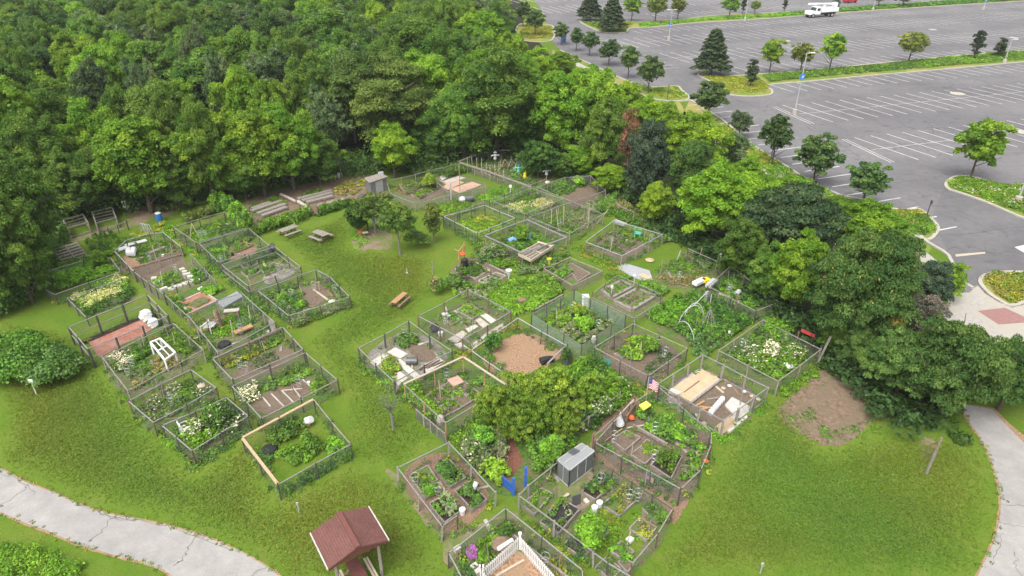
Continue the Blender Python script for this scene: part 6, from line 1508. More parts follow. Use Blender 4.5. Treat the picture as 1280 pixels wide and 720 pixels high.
# J1 four beds
soilsheet([(503, 596), (560, 566), (612, 622), (556, 668)], 'mulch', sz(), amp=.5)
fence('grey fence round the mulched plot with four timber beds', [(497, 585), (561, 553.5), (619.5, 615.7), (553, 658)], 1.05, sp=2.4, skip=(2,), pw=.1)
fence('short end fence at the front corner of the four-bed plot', [(553, 658), (572, 645)], 1.0, closed=False, sp=1.6)
bed('left timber bed with straw and bright lettuce', [(512, 598), (535, 585), (553, 613), (532, 626)], .25, 'grey_timber', 'weedy_soil', (.2, 5, 'ybg'))
bed('back timber bed with feathery green plants', [(544, 590), (562, 579), (582, 601), (564, 612)], .3, 'grey_timber', 'dark_soil', (.35, 6, 'gk'))
bed('right timber bed with dark soil and tomato plants', [(569, 618), (588, 606), (608, 629), (590, 641)], .3, 'grey_timber', 'dark_soil', (.35, 5, 'gk'))
bed('front timber bed full of leafy greens', [(537, 634), (558, 622), (577, 642), (556, 658)], .3, 'grey_timber', 'dark_soil', (.6, 10, 'kgs'), leaf=.14)
shrub('feathery green plant in the back timber bed', 557, 597, 577, 24, 'gk', leaf=.09, group=None)
shrub('tomato plant in the right timber bed', 586, 624, 606, 15, 'gk', leaf=.09, group=None)
shrub('second tomato plant nearest the white pail', 597, 632, 618, 11, 'gk', leaf=.09, group=None)
shrub('bright lettuce clump in the left timber bed', 538, 619, 608, 18, 'bb', group=None)
board('grey post lying between the beds of the mulched plot', (549, 602), (556, 613), .12, .12, .2, 'grey_timber')
def bucket(x, y, label, z=0): 
    mb = MB(); mb.lathe((*P(x, y), z), [(.13, 0), (.165, .36), (.175, .36), (.175, .39), (.02, .39)], 14); return obj('bucket', mb, 'white_plastic', label, 'bucket', 'white buckets in the lower plots')
bucket(578, 643, 'white lidded bucket at the end of the leafy front bed'); p = V3(592, 611, .35); mb = MB(); mb.tube([p, p+Vector((.15, .2, .3))], .13, 10); obj('bucket', mb, 'white_plastic', 'white pail tipped on the corner of the tomato bed', 'bucket')
# central wild garden
soilsheet([(580, 560), (640, 540), (700, 560), (700, 590), (660, 620), (600, 610)], 'weedy_ground', .0075, amp=2)
crop('tall flowering plants on the left of the central wild garden', [(574, 566), (600, 540), (628, 545), (630, 580), (600, 596)], .9, 7, 'gkbs', .14, 'w', .05)
crop('lime hop vines beside the blue gate', [(602, 590), (622, 580), (634, 596), (620, 612), (606, 604)], 1.1, 9, 'lbl', .15)
crop('lush greens right of the mulch path', [(655, 560), (690, 540), (715, 560), (708, 575), (690, 590), (668, 596)], .9, 8, 'bgk', .14)
crop('dense green perennials at the top right of the central wild garden', [(700, 470), (740, 455), (782, 482), (788, 500), (760, 520), (720, 500)], 1.1, 8, 'bbgd', .14, 'w', .03)
crop('green perennials behind the wood-chip path', [(690, 500), (720, 490), (762, 512), (740, 540), (700, 545)], .8, 6, 'gkd', .14, 'w', .06)
crop('grass along the right end of the wild garden', [(770, 470), (800, 478), (820, 495), (800, 505), (786, 490)], .2, 4, 'bgy', .1)
crop('low greens below the straw mulch plot', [(560, 545), (636, 490), (650, 500), (600, 540), (575, 560)], .3, 5, 'gb', .12)
crop('pale hosta-like leaves beside the greenhouse', [(696, 545), (708, 538), (722, 545), (706, 556)], .5, 8, 'kc', .2)
shrub('vivid green bush at the top of the wild garden', 760, 500, 470, 34, 'bb', group=None); shrub('bright bush left of the vivid one', 734, 492, 462, 30, 'bg', group=None)
shrub('white-dotted bush at the right of the wild garden', 752, 520, 497, 34, 'gk', flower='w', ff=.15, group=None); shrub('large green clump below the sumac tree', 688, 580, 545, 40, 'gb', group=None)
shrub('grey-green bush near the left corner of the wild garden', 590, 575, 548, 26, 'gks', flower='w', ff=.1, group=None); shrub('green bush in the wild garden beside the four-bed plot', 606, 560, 530, 30, 'gb', group=None)
mb = MB(); mb.lathe((*P(745, 486), .9), [(.12, 0), (.2, .1), (.1, .25)], 8); mb.beam(V3(745, 486, 0), V3(745, 486, .9), .05); obj('gazing_ball', mb, 'blue_tarp', 'pale blue ball on a stake in the wild garden', 'ball')
# blue gate
e = empty('blue_gate', V3(636, 616, 0), 'bright blue picket gate leaf at the mulch path', 'gate'); L0 = Vector(e.location); a = V3(629, 608, 0)-L0; b_ = V3(642, 619, 0)-L0
mb = MB()
for i in range(8): p = a.lerp(b_, i/8); mb.beam(p+Vector((0, 0, .08)), p+Vector((0, 0, .82-.1*math.sin(i*.4))), .06, .03)
mb.build('pickets', 'blue_paint', e)
mb = MB(); mb.beam(a+Vector((0, 0, .25)), b_+Vector((0, 0, .25)), .04, .08); mb.beam(a+Vector((0, 0, .7)), b_+Vector((0, 0, .7)), .04, .08); mb.build('rails', 'blue_paint', e)
mb = MB(); mb.beam(b_, b_+Vector((0, 0, 1.25)), .13); mb.build('post', 'blue_paint', e)
mb = MB(); p = V3(657, 608, 0); mb.beam(p, p+Vector((0, 0, 1.4)), .14); obj('gate_post', mb, 'blue_paint', 'separate bright blue gate post right of the mulch path', 'post')
# K1
soilsheet([(748, 564), (792, 516), (880, 540), (884, 556), (872, 598), (850, 626)], 'soil', sz(), amp=.4)
fence('green-grey wire fence with a curved right side round the boxed plot', [(744, 553), (787, 506), (824, 484), (889, 540), (889, 556), (876, 588), (851, 611)], 1.25, sp=2.0, post='post_dark', rail='grey_pipe', rw=.045)
bed('large boxed bed of bare raked soil', [(764, 553), (782, 541), (800, 550), (781, 566)], .22, 'grey_timber', 'soil')
bed('small boxed bed of bare soil next to the lime square', [(788, 571), (799, 562), (815, 574), (806, 583)], .22, 'grey_timber', 'soil')
bed('small boxed bed of vivid lime seedlings', [(800, 562), (808, 552), (826, 564), (816, 573)], .22, 'grey_timber', 'soil', (.12, 14, 'lbb'))
bed('boxed bed under the big tomato bushes', [(813, 585), (832, 566), (852, 574), (838, 602)], .28, 'grey_timber', 'dark_soil', (.9, 10, 'gbg'))
crop('long row of dark potato plants behind the boxed beds', [(793, 522), (806, 512), (868, 546), (856, 562), (822, 546)], .75, 9, 'gbkd', .14)
crop('small seedlings in the corner of the large boxed bed', [(778, 543), (786, 538), (798, 546), (790, 550)], .3, 9, 'bg', .1)
crop('strawberry row along the curved right side of the boxed plot', [(862, 556), (880, 556), (870, 590), (852, 612), (846, 602), (860, 580)], .35, 9, 'skbg', .13)
crop('climbers along the front fence of the boxed plot', [(746, 560), (756, 560), (848, 612), (842, 618)], .45, 6, 'kgc', .11)
board('long grey board behind the boxed beds', (792, 532), (834, 556), .12, .2, .2, 'grey_timber')
for k in range(4): board(('first', 'second', 'third', 'fourth')[k]+' yellow cane in the bundle beside the bare raked bed', (756+k, 552-k), (774+k*1.2, 539-k), .05, .05, .12+.03*k, 'new_timber', 'cane', 'cane', 'yellow canes')
slab('bright yellow board lying in the back corner of the boxed plot', [(799, 506), (808, 501), (814, 506), (805, 512)], .85, .95, 'yellow_plastic', 'yellow_board', 'board')
mb = MB(); mb.lathe((*P(789, 527), .2), [(.12, 0), (.2, .1), (.16, .22), (.06, .3)], 9); obj('watering_can', mb, 'orange_plastic', 'orange-red watering can on the soil by the compost door', 'watering can')
mb = MB(); X, Y = P(774, 534); mb.lathe((X, Y, 0), [(.30, .25), (.28, .4), (.09, .85), (.03, 1.15), (.02, 1.2)], 12); mb.beam((X, Y, 0), (X, Y, .3), .05); obj('folded_umbrella', mb, 'white_cloth', 'white folded umbrella on a stand in the boxed plot', 'umbrella')
e = empty('plank_gate', V3(784, 522, 0), 'leaning timber gate boards at the left of the boxed plot', 'gate'); L0 = Vector(e.location)
p, q = V3(777, 517, .8)-L0, V3(793, 500, .9)-L0; mb = MB(); mb.beam(p, q, .07, .22); mb.build('pale_board', 'pale_timber', e); mb = MB(); mb.beam(p+Vector((.3, -.1, -.35)), q+Vector((.1, -.1, -.4)), .08, .55); mb.build('panel', 'brown_timber', e)
mb = MB(); mb.beam((q.x, q.y, 0), (q.x, q.y, 1.2), .12); mb.build('post', 'post_brown', e); mb = MB(); mb.beam((p.x, p.y, 0), (p.x, p.y, 1.0), .12); mb.build('post', 'post_brown', e)
fence('thin wire fence along the wood-chip path beside the wild garden', [(704, 545), (736, 522), (775, 492)], 1.0, closed=False, sp=2.0, rw=.035)
fence('short wire panel between the wood-chip path and the umbrella', [(742, 546), (770, 520)], 1.1, closed=False, sp=1.6, rw=.03)
mb = MB(); mb.lathe((*P(882, 580), 0), [(.12, .15), (.16, .25), (.06, .32)], 7); obj('flower_pot', mb, 'orange_plastic', 'tiny red pot outside the curved fence', 'flower pot')
# K2
soilsheet([(656, 632), (700, 590), (745, 578), (838, 644), (792, 716), (758, 704)], 'weedy_soil', sz(), amp=.5)
soilsheet([(730, 650), (770, 630), (810, 640), (800, 690), (760, 700), (735, 680)], 'lawn', .034, amp=2)
soilsheet([(700, 596), (740, 590), (745, 620), (720, 640), (700, 625)], 'dirt', .036, amp=2)
fence('grey top-railed fence on the left and back of the plot with the greenhouse', [(741, 690), (648.7, 619.5), (660, 607), (697, 578)], 1.0, closed=False, sp=2.4, pw=.1)
fence('fence of dark posts along the wood-chip path below the boxed plot', [(742, 574), (766, 588), (790, 603), (815.5, 620), (841, 637)], .95, closed=False, sp=1.9, rail='post_dark', rw=.04)
fence('right end fence of the greenhouse plot by the lawn', [(841, 636), (822, 668), (790, 705)], 1.0, closed=False, sp=2.2, rail='old_rail')
fence('bottom wire fence of the greenhouse plot', [(741, 690), (760, 704), (790, 722)], 1.0, closed=False, sp=2.0)
bed('narrow bed with young greens beside the greenhouse plot corner', [(652, 634), (677, 613), (690, 620), (668, 646)], .22, 'grey_timber', 'weedy_soil', (.3, 6, 'bg'))
bed('bed lined with black cloth holding vegetables', [(675, 658), (700, 628), (724, 642), (698, 672)], .35, 'grey_timber', 'woven_cloth', (.45, 5, 'gks'))
bed('bed of blue-green cabbages below the greenhouse', [(727, 618), (752, 594), (770, 605), (744, 628)], .25, 'grey_timber', 'dark_soil', (.4, 10, 'kcg'), leaf=.16)
bed('bed of yellowing garlic and straw', [(753, 634), (780, 609), (800, 624), (773, 648)], .22, 'grey_timber', 'weedy_soil', (.35, 7, 'ytg'), leaf=.09)
bed('small bed in the top right corner of the greenhouse plot', [(803, 640), (812, 632), (828, 644), (820, 656)], .25, 'grey_timber', 'weedy_soil', (.35, 8, 'gk'))
bed('straw-covered bed by the right end fence', [(786, 664), (799, 650), (820, 662), (808, 678)], .2, 'grey_timber', 'weedy_soil', (.15, 6, 'ty'), leaf=.09)
bed('little bed of bright salad near the bottom', [(763, 692), (776, 679), (792, 692), (780, 703)], .2, 'grey_timber', 'weedy_soil', (.3, 11, 'bg'))
bed('bed with pea vines at the bottom left of the greenhouse plot', [(704, 684), (716, 672), (738, 690), (728, 700)], .2, 'grey_timber', 'dark_soil', (.25, 6, 'gk'))
bed('bed cut by the bottom edge in the greenhouse plot', [(744, 712), (758, 699), (776, 714), (764, 728)], .2, 'grey_timber', 'weedy_soil', (.25, 6, 'gk'))
bed('small boxed bed at the bottom corner by the right end fence', [(772, 706), (780, 700), (792, 708), (784, 718)], .2, 'grey_timber', 'soil', (.2, 5, 'k'))
bed('timber-edged bed holding the tall bean bush', [(712, 676), (740, 650), (760, 668), (734, 692)], .2, 'grey_timber', 'weedy_soil', (.2, 4, 'g'))
shrub('tall bright bean bush in the middle of the greenhouse plot', 737, 684, 644, 38, 'gbb', ncl=60, group=None)
shrub('green bush at the right end of the greenhouse plot', 826, 652, 640, 16, 'gk', group=None)
crop('lime moss and grass between the beds of the greenhouse plot', [(742, 640), (756, 636), (790, 652), (800, 640), (796, 670), (752, 690), (744, 672)], .1, 5, 'lby', .09)
bucket(743, 640, 'white bucket nearest the cabbages'); bucket(749, 634, 'white bucket just right of the first one below the cabbages')
slab('white open crate on the grass of the greenhouse plot', [(782, 673), (787, 669), (793, 673), (788, 678)], .0, .18, 'white_plastic', 'crate', 'crate'); slab('grey stepping block at the corner of the cabbage bed', [(729, 624), (733, 622), (737, 627), (733, 629)], 0, .15, 'stone_white', 'block', 'block')
board('pale plank lying left of the cabbage bed', (701, 625), (711, 617), .16, .08, .2, 'pale_timber')
mb = MB(); X, Y = P(720, 632); mb.box((X, Y, .4), (.5, .06, .8), .4); obj('dark_panel', mb, 'dark_panel', 'dark upright panel at the end of the cloth-lined bed', 'panel')
p = V3(686, 597, 0); mb = MB(); mb.beam(p, V3(697, 560, 1.3), .05); mb.beam(V3(684, 598, 0), V3(684, 598, 1.4), .09); obj('prop_frame', mb, 'old_rail', 'thin slanting prop left of the greenhouse', 'prop')
# greenhouse
e = empty('greenhouse', V3(715, 600, 0), 'grey clear-panelled mini greenhouse with aluminium edges', 'greenhouse'); L0 = Vector(e.location)
hT = height_at(*P(712, 609), 588); c4 = [V3(697, 575, hT), V3(727, 554.5, hT), V3(743, 564, hT), V3(712, 588, hT)]; c4 = [Vector((p.x-L0.x, p.y-L0.y, 0)) for p in c4]
for i in range(4):
    a, b_ = c4[i], c4[(i+1) % 4]; mb = MB(); mb.beam(a+Vector((0, 0, hT*.5)), b_+Vector((0, 0, hT*.5)), .02, hT-.1); mb.build('side_panel', 'polycarbonate_side', e)
    mb = MB(); n = max(2, round((b_-a).length/.6))
    for k in range(n+1): p = a.lerp(b_, k/n); mb.beam(p, p+Vector((0, 0, hT)), .045)
    mb.beam(a+Vector((0, 0, hT)), b_+Vector((0, 0, hT)), .07); mb.beam(a+Vector((0, 0, .05)), b_+Vector((0, 0, .05)), .07); mb.build('frame', 'lamp_grey', e)
# ridge along the long direction, gentle roof
m1 = c4[0].lerp(c4[3], .5)+Vector((0, 0, hT+.10)); m2 = c4[1].lerp(c4[2], .5)+Vector((0, 0, hT+.10)); up = Vector((0, 0, hT+.02))
for k, (a, b_) in enumerate(((c4[0]+up, c4[1]+up), (c4[3]+up, c4[2]+up))):
    mb = MB(); mb.add([a, b_, m2, m1], [(0, 1, 2, 3) if k == 0 else (3, 2, 1, 0)]); mb.build('roof_panel', 'polycarbonate', e)
mb = MB(); mb.add([c4[0]+up, c4[3]+up, m1], [(0, 1, 2)]); mb.add([c4[1]+up, c4[2]+up, m2], [(0, 1, 2)]); mb.build('gable', 'polycarbonate', e)
mb = MB(); mb.beam(m1, m2, .06); mb.build('ridge', 'lamp_grey', e)
a = (c4[0]+up).lerp(c4[1]+up, .42); b_ = (c4[0]+up).lerp(c4[1]+up, .68); t1 = m1.lerp(m2, .42); t2 = m1.lerp(m2, .68)
mb = MB(); hh = Vector((0, 0, .05)); mb.add([a+hh, b_+hh, t2+hh, t1+hh], [(0, 1, 2, 3)]); mb.build('roof_vent', 'dark_panel', e)
# plants & pots seen through it
for k, t in enumerate((.25, .5, .75)):
    p = c4[0].lerp(c4[1], t).lerp(c4[3].lerp(c4[2], t), .4); mb = MB(); mb.lathe((p.x+L0.x, p.y+L0.y, 0), [(.14, 0), (.2, .3)], 8); obj('flower_pot', mb, 'black_plastic', ('left', 'middle', 'right')[k]+' dark pot standing inside the greenhouse', 'flower pot', 'pots inside the greenhouse')
# L plot with white picket fence
soilsheet([(568, 700), (632, 648), (722, 722), (700, 780), (600, 780)], 'weedy_soil', sz(), amp=.4)
fence('grey-railed fence round the plot with the white picket fence', [(561, 692), (582, 675), (632, 636), (728, 713), (728, 730), (690, 765), (600, 765)], 1.05, sp=2.4, skip=(4, 5))
crop('bright green plants behind the purple flowers', [(590, 696), (612, 676), (622, 684), (604, 704)], .5, 9, 'bbg', .13)
crop('darker greens along the back of the picket plot', [(612, 672), (634, 656), (646, 668), (632, 680), (618, 680)], .55, 9, 'bgd', .13)
crop('plants right of the white picket fence', [(690, 702), (702, 702), (722, 722), (706, 726)], .4, 7, 'gby', .12)
crop('weeds in the left corner of the picket plot', [(568, 700), (580, 692), (596, 722), (584, 726)], .35, 6, 'gky', .11)
crop('grass strip between the picket plot and the greenhouse plot', [(640, 640), (650, 640), (740, 712), (728, 716)], .12, 4, 'yg', .09)
shrub('purple flowering clump in the left corner of the picket plot', 590, 698, 684, 14, 'g', flower='p', ff=.7, group=None, cat='flowers')
p = V3(626, 678, .25); mb = MB(); mb.lathe(p, [(.35, -.2), (.55, 0), (.3, .12)], 10); obj('wheelbarrow_tray', mb, 'brown_timber', 'rusty brown barrow tray behind the white picket fence', 'barrow tray')
def picket(label, a, b_, h=.95, n=None):
    p, q = along(a, b_, h, h); p.z = q.z = 0; e = empty('picket_fence', p, label, 'fence', 'white picket fence sides'); q = q-p; L = q.length; n = n or int(L/.13)
    mb = MB()
    for i in range(n+1):
        c = q*(i/n); mb.box((c.x, c.y, h/2), (.07, .025, h-.08), math.atan2(q.y, q.x))
    mb.build('pickets', 'white_paint', e)
    mb = MB(); off = Vector((-q.y, q.x, 0)).normalized()*.035
    for z in (.2, h*.75): mb.beam(off+Vector((0, 0, z)), q+off+Vector((0, 0, z)), .035, .08)
    mb.build('rails', 'white_paint', e)
    mb = MB(); mb.beam((0, 0, 0), (0, 0, h+.15), .11); mb.box((0, 0, h+.19), (.15, .15, .06)); mb.build('post', 'white_paint', e)
    return e
picket('left side of the white picket enclosure', (603, 711), (647, 672)); picket('right side of the white picket enclosure with its corner post', (650, 670), (696, 722)); picket('front side of the white picket enclosure at the bottom edge', (601, 711), (620, 736))
slab('white bench board on the left side of the white picket enclosure', [(621, 684), (640, 672), (642, 675), (623, 688)], .95, 1.02, 'white_paint', 'bench_board', 'board')
patch_ground('straw', [(612, 716), (648, 690), (690, 730), (640, 750)], .036, 'straw_mulch', 1)
board('pale plank on the soil inside the picket enclosure', (620, 720), (655, 700), .12, .06, .08, 'pale_timber'); board('grey plank edging right of the picket fence', (640, 668), (720, 730), .1, .15, .15, 'grey_timber')
for k, (x, y) in enumerate(((572, 690), (593, 712), (598, 718))): mb = MB(); mb.box((*P(x, y), .2), (.32, .24, .25), .7); obj('rock', mb, 'stone_white', ('pale block in the left corner of the picket plot', 'pale rock outside the left picket side', 'pale rock nearest the bottom edge by the pickets')[k], 'rock', None)
# ---- red-roofed shelter
ze, zr = 2.5, 2.98; e = empty('shelter', V3(436, 700, 0), 'open wooden shelter with red-brown shingled gable roof', 'shelter'); L0 = Vector(e.location)
A1, A2, B1, B2, R1, R2 = V3(387.7, 665, ze), V3(410, 709.7, ze), V3(461, 634.5, ze), V3(486, 677, ze), V3(424, 638.6, zr), V3(447.6, 682, zr)
ax = ((A2-A1)+(B2-B1)).normalized(); cen = (A1+A2+B1+B2)/4; sd = Vector((-ax.y, ax.x, 0)); sd = sd if (B1-A1).dot(sd) > 0 else -sd
hl = ((A2-A1).length+(B2-B1).length)/4; hw = ((B1-A1).dot(sd)+(B2-A2).dot(sd))/4
def K_(s, t, z): return Vector((cen.x, cen.y, 0))-L0+ax*s+sd*t+Vector((0, 0, z))
for k in (-1, 1):
    mb = MB(); th = Vector((0, 0, -.08)); q = [K_(-hl, k*hw, ze), K_(hl, k*hw, ze), K_(hl, 0, zr), K_(-hl, 0, zr)]
    mb.add(q+[p+th for p in q], [(0, 1, 2, 3), (7, 6, 5, 4), (0, 4, 5, 1), (1, 5, 6, 2), (2, 6, 7, 3), (3, 7, 4, 0)]); 
    r_ = mb.build('roof', 'shingles', e)
    mb = MB(); mb.beam(K_(-hl, k*(hw+.03), ze-.02), K_(hl, k*(hw+.03), ze-.02), .05, .12); mb.build('fascia', 'stone_white', r_)
    mb = MB()
    for c in range(1, 12): 
        t = c/12; mb.beam(K_(-hl, k*hw*(1-t), ze+(zr-ze)*t+.008), K_(hl, k*hw*(1-t), ze+(zr-ze)*t+.008), .02, .012)
    mb.build('shingle_course', 'shingles', r_)
mb = MB(); mb.beam(K_(-hl, 0, zr+.02), K_(hl, 0, zr+.02), .22, .05); mb.build('ridge_cap', 'ridge_red', e)
for s in (-1, 1):
    mb = MB(); g = [K_(s*(hl-.03), -hw*.96, ze-.08), K_(s*(hl-.03), hw*.96, ze-.08), K_(s*(hl-.03), 0, zr-.08)]
    mb.add(g, [(0, 1, 2)]); mb.beam(K_(s*(hl-.06), -hw, ze-.12), K_(s*(hl-.06), 0, zr-.12), .05, .16); mb.beam(K_(s*(hl-.06), hw, ze-.12), K_(s*(hl-.06), 0, zr-.12), .05, .16); mb.build('gable', 'soffit_red', e)
for s in (-1, 1):
    for t in (-1, 1):
        mb = MB(); mb.beam(K_(s*hl*.72, t*hw*.72, 0), K_(s*hl*.72, t*hw*.72, ze), .13); mb.build('post', 'grey_timber', e)
mb = MB(); mb.beam(K_(-hl*.75, 0, ze-.08), K_(hl*.75, 0, ze-.08), .1, .14)
for t in (-1, 1): mb.beam(K_(-hl*.85, t*hw*.72, ze-.08), K_(hl*.85, t*hw*.72, ze-.08), .1, .14)
mb.build('beam', 'grey_timber', e)
# picnic bench under it
e2 = empty('shelter_table', Vector((cen.x, cen.y, 0))+ax*1.05-sd*.05, 'brown plank table with pale bench boards under the red-roofed shelter', 'table', None, math.atan2(ax.y, ax.x))
mb = MB(); mb.box((0, 0, .78), (2.4, .62, .06)); mb.build('table_top', 'soffit_red', e2)
for sy in (-1, 1):
    mb = MB(); mb.box((0, sy*.60, .48), (2.4, .1, .05)); mb.box((0, sy*.74, .48), (2.4, .1, .05)); mb.build('bench_seat', 'pale_timber', e2)
for sx in (-1, 1): mb = MB(); mb.beam((sx*.85, -.65, 0), (sx*.85, -.2, .74), .08); mb.beam((sx*.85, .65, 0), (sx*.85, .2, .74), .08); mb.beam((sx*.85, -.75, .42), (sx*.85, .75, .42), .06, .1); mb.build('trestle', 'brown_timber', e2)
# ---- sign frame on the right lawn
e = empty('notice_board', V3(1162, 590, 0), 'narrow wooden notice board seen edge-on on the right lawn', 'notice board'); L0 = Vector(e.location); a = V3(1158, 592, 0)-L0; b_ = V3(1167, 572, 0)-L0
for p in (a, b_): mb = MB(); mb.beam(p, p+Vector((0, 0, 1.5)), .1); mb.build('post', 'grey_timber', e)
mb = MB(); mb.beam(a+Vector((0, 0, 1.0)), b_+Vector((0, 0, 1.0)), .05, .75); mb.build('panel', 'brown_timber', e)
# ---- lamp posts, signs
def lamp(x, yb, yt, label, sign=None, base=True, arms=1, side=1):
    X, Y = P(x, yb); hh = height_at(X, Y, yt); e = empty('lamp_post', (X, Y, 0), label, 'lamp post', 'tall lamp posts of the car park')
    mb = MB(); mb.tube([(0, 0, 0), (0, 0, hh)], .10, 8, .07); mb.build('pole', 'lamp_grey', e)
    if base: mb = MB(); mb.lathe((0, 0, 0), [(.35, 0), (.35, .75), (.3, .8)], 14); mb.build('base', 'kerb_concrete', e)
    for s in ((1, -1) if arms == 2 else (side,)):
        mb = MB(); mb.beam((0, 0, hh-.05), (s*.9, .1*s, hh), .07); mb.box((s*.9, .1*s, hh), (.6, .28, .11)); mb.build('lamp_head', 'white_paint', e)
    if sign:
        mb = MB(); mb.box((0, -.13, sign), (.6, .04, .85)); o = mb.build('zone_sign', 'sign_blue', e)
        mb = MB(); mb.box((0, -.155, sign-.03), (.05, .006, .36)); mb.box((.09, -.155, sign+.11), (.16, .006, .05)); mb.box((.09, -.155, sign-.04), (.16, .006, .05)); mb.box((.17, -.155, sign+.035), (.04, .006, .15)); mb.build('sign_symbol', 'flag_white', o)
    return e
lamp(993, 143, 66, 'lamp post with blue sign standing among the stalls of the near car park', 5.6, side=1)
lamp(836, 50, 12, 'lamp post with blue sign in front of the far planted strip', 3.2, arms=2)
lamp(931, 26, -8, 'lamp post on the far strip beside the thin dark tree'); lamp(1091, 13, -20, 'pale lamp post at the top edge above the far kerb')
lamp(1255, 79, 49, 'lamp post at the right end of the middle strip', side=1)
lamp(1229, 12, -20, 'lamp post with a blue sign at the top right edge', 2.6); lamp(1271, 254, 120, 'lamp post with round concrete base on the flowery island')
lamp(756, 36, -20, 'lamp post between the two dark trees of the far strip tip')
for k, (x, yb, yt, l) in enumerate(((834, 126, 105, 'thin dark sign post on the small grass island'), (1157, 274, 250, 'thin sign post on the island at the drive bend'), (1019, 231, 226, 'short dark post at the kerb beside the big grey-green tree'), (963, 203, 184, 'thin dark stake left of the bare-trunked kerb tree'))):
    X, Y = P(x, yb); hh = height_at(X, Y, yt); mb = MB(); mb.beam((X, Y, 0), (X, Y, hh), .07); mb.box((X+.02, Y-.05, hh-.2), (.06, .3, .35)); obj('sign_post', mb, 'post_dark', l, 'sign post', 'small dark posts round the car park')
# blue bin between the parking trees
mb = MB(); mb.lathe((*P(705, 53), 0), [(.45, 0), (.5, 1.1), (.3, 1.3)], 10); obj('blue_bin', mb, 'blue_plastic', 'small blue bin by the first tree of the kerb row', 'bin')
# verge planting
def verge(label, ring, hgt, dens, cols, leaf=.16, fl=None, ff=.1, pts=None):
    g = ring if pts is None else [P(x, y) for x, y in pts]
    C, Nn, S, K = foliage_over(g, hgt, dens, cols, leaf, fl, ff, r=(.3, .6), nl=26, z0=.08)
    return tag(leaf_mesh('verge_plants', C, Nn, S, K), label, 'verge planting', kind='stuff')
verge('green hedge-like planting along the middle strip of the car park', None, .6, 2.6, 'gbd', .2, pts=[(955, 96), (1040, 88), (1120, 80), (1200, 72), (1290, 65), (1290, 74), (1160, 85), (1100, 90), (1020, 97), (962, 103)])
verge('yellowish grass on the curved tip of the middle strip', None, .3, 2.2, 'yyg', .16, pts=[(880, 96), (905, 97), (945, 98), (960, 108), (955, 116), (935, 118), (908, 114), (890, 102)])
verge('green planting along the far strip of the car park', None, .6, 1.2, 'gbd', .26, pts=[(800, 31), (870, 25), (960, 19), (1100, 8), (1290, -4), (1290, 0), (1100, 12), (960, 22), (870, 27), (820, 33), (800, 35)])
verge('yellow grass on the rounded tip of the far strip', None, .3, 1.5, 'yyg', .2, pts=[(730, 28), (760, 27), (790, 30), (784, 38), (756, 39), (742, 34)])
verge('flowering meadow planting on the island by the drive', None, .5, 5, 'gbyb', .16, 'w', .12, pts=[(1185, 229), (1200, 224), (1240, 231), (1262, 236), (1290, 233), (1330, 260), (1325, 282), (1290, 272), (1232, 250), (1196, 238)])
verge('rusty and green planting on the island by the crossing', None, .55, 7, 'gbyt', .15, 'y', .05, pts=[(1232, 350), (1245, 344), (1290, 344), (1320, 350), (1310, 368), (1285, 375), (1264, 379), (1248, 372)])
verge('grass on the small island at the row end', None, .25, 3, 'yyg', .15, pts=[(795, 104), (815, 111), (845, 110), (858, 121), (840, 124), (810, 118)])
verge('grass on the island where the drive bends', None, .4, 4, 'ybg', .15, pts=[(1100, 266), (1128, 265), (1150, 266), (1162, 276), (1168, 288), (1150, 296), (1110, 275)])
verge('tall grass on the verge behind the kerb', None, .35, 2.6, 'byg', .16, pts=[(905, 155), (940, 184), (975, 207), (1010, 229), (1050, 248), (1085, 257), (1080, 268), (1000, 235), (950, 210), (905, 175)])
verge('yellow grass on the island at the far corner', None, .3, 2, 'yyg', .18, pts=[(655, 33), (688, 34), (690, 46), (665, 50), (650, 44)])
# ---- bucket truck
tp = V3(1026, 21, 0); d = V3(1046, 19.5, 0)-V3(1008, 22, 0); e = empty('bucket_truck', tp, 'white bucket lift truck parked on the far side of the car park', 'truck', None, math.atan2(d.y, d.x)+math.pi)
e.scale = (1.15, 1.15, 1.1)   # front points along +x, that is to the left in the picture
mb = MB(); mb.box((0, 0, .75), (8.0, .9, .3)); mb.build('chassis', 'rubber', e)
mb = MB(); mb.box((3.6, 0, 1.25), (1.5, 2.0, .85)); mb.slab([(4.35, -.95), (4.5, -.8), (4.5, .8), (4.35, .95)], .8, 1.5); mb.build('hood', 'truck_white', e)
mb = MB(); mb.add([(2.9, -1.05, .8), (2.9, 1.05, .8), (1.3, 1.05, .8), (1.3, -1.05, .8), (2.5, -1.0, 2.55), (2.5, 1.0, 2.55), (1.3, 1.0, 2.6), (1.3, -1.0, 2.6)], [(0, 3, 2, 1), (4, 5, 6, 7), (0, 1, 5, 4), (1, 2, 6, 5), (2, 3, 7, 6), (3, 0, 4, 7)]); cab = mb.build('cab', 'truck_white', e)
mb = MB(); mb.add([(2.85, -.9, 1.6), (2.85, .9, 1.6), (2.6, .85, 2.4), (2.6, -.85, 2.4)], [(0, 1, 2, 3)]); mb.build('windscreen', 'dark_glass', cab)
for s in (-1, 1): mb = MB(); mb.box((2.0, s*1.05, 1.95), (.9, .03, .6)); mb.build('side_window', 'dark_glass', cab)
mb = MB(); mb.box((-1.5, 0, 1.35), (5.2, 2.3, .25)); mb.box((-1.5, -.95, 1.75), (5.2, .45, .9)); mb.box((-1.5, .95, 1.75), (5.2, .45, .9)); mb.build('service_body', 'truck_white', e)
for s in (-1, 1):
    for x in (3.4, -2.4, ): mb = MB(); mb.tube([(x, s*.75, .5), (x, s*1.08, .5)], .5, 16); w_ = mb.build('wheel', 'rubber', e); mb = MB(); mb.tube([(x, s*1.06, .5), (x, s*1.10, .5)], .26, 12); mb.build('rim', 'lamp_grey', w_)
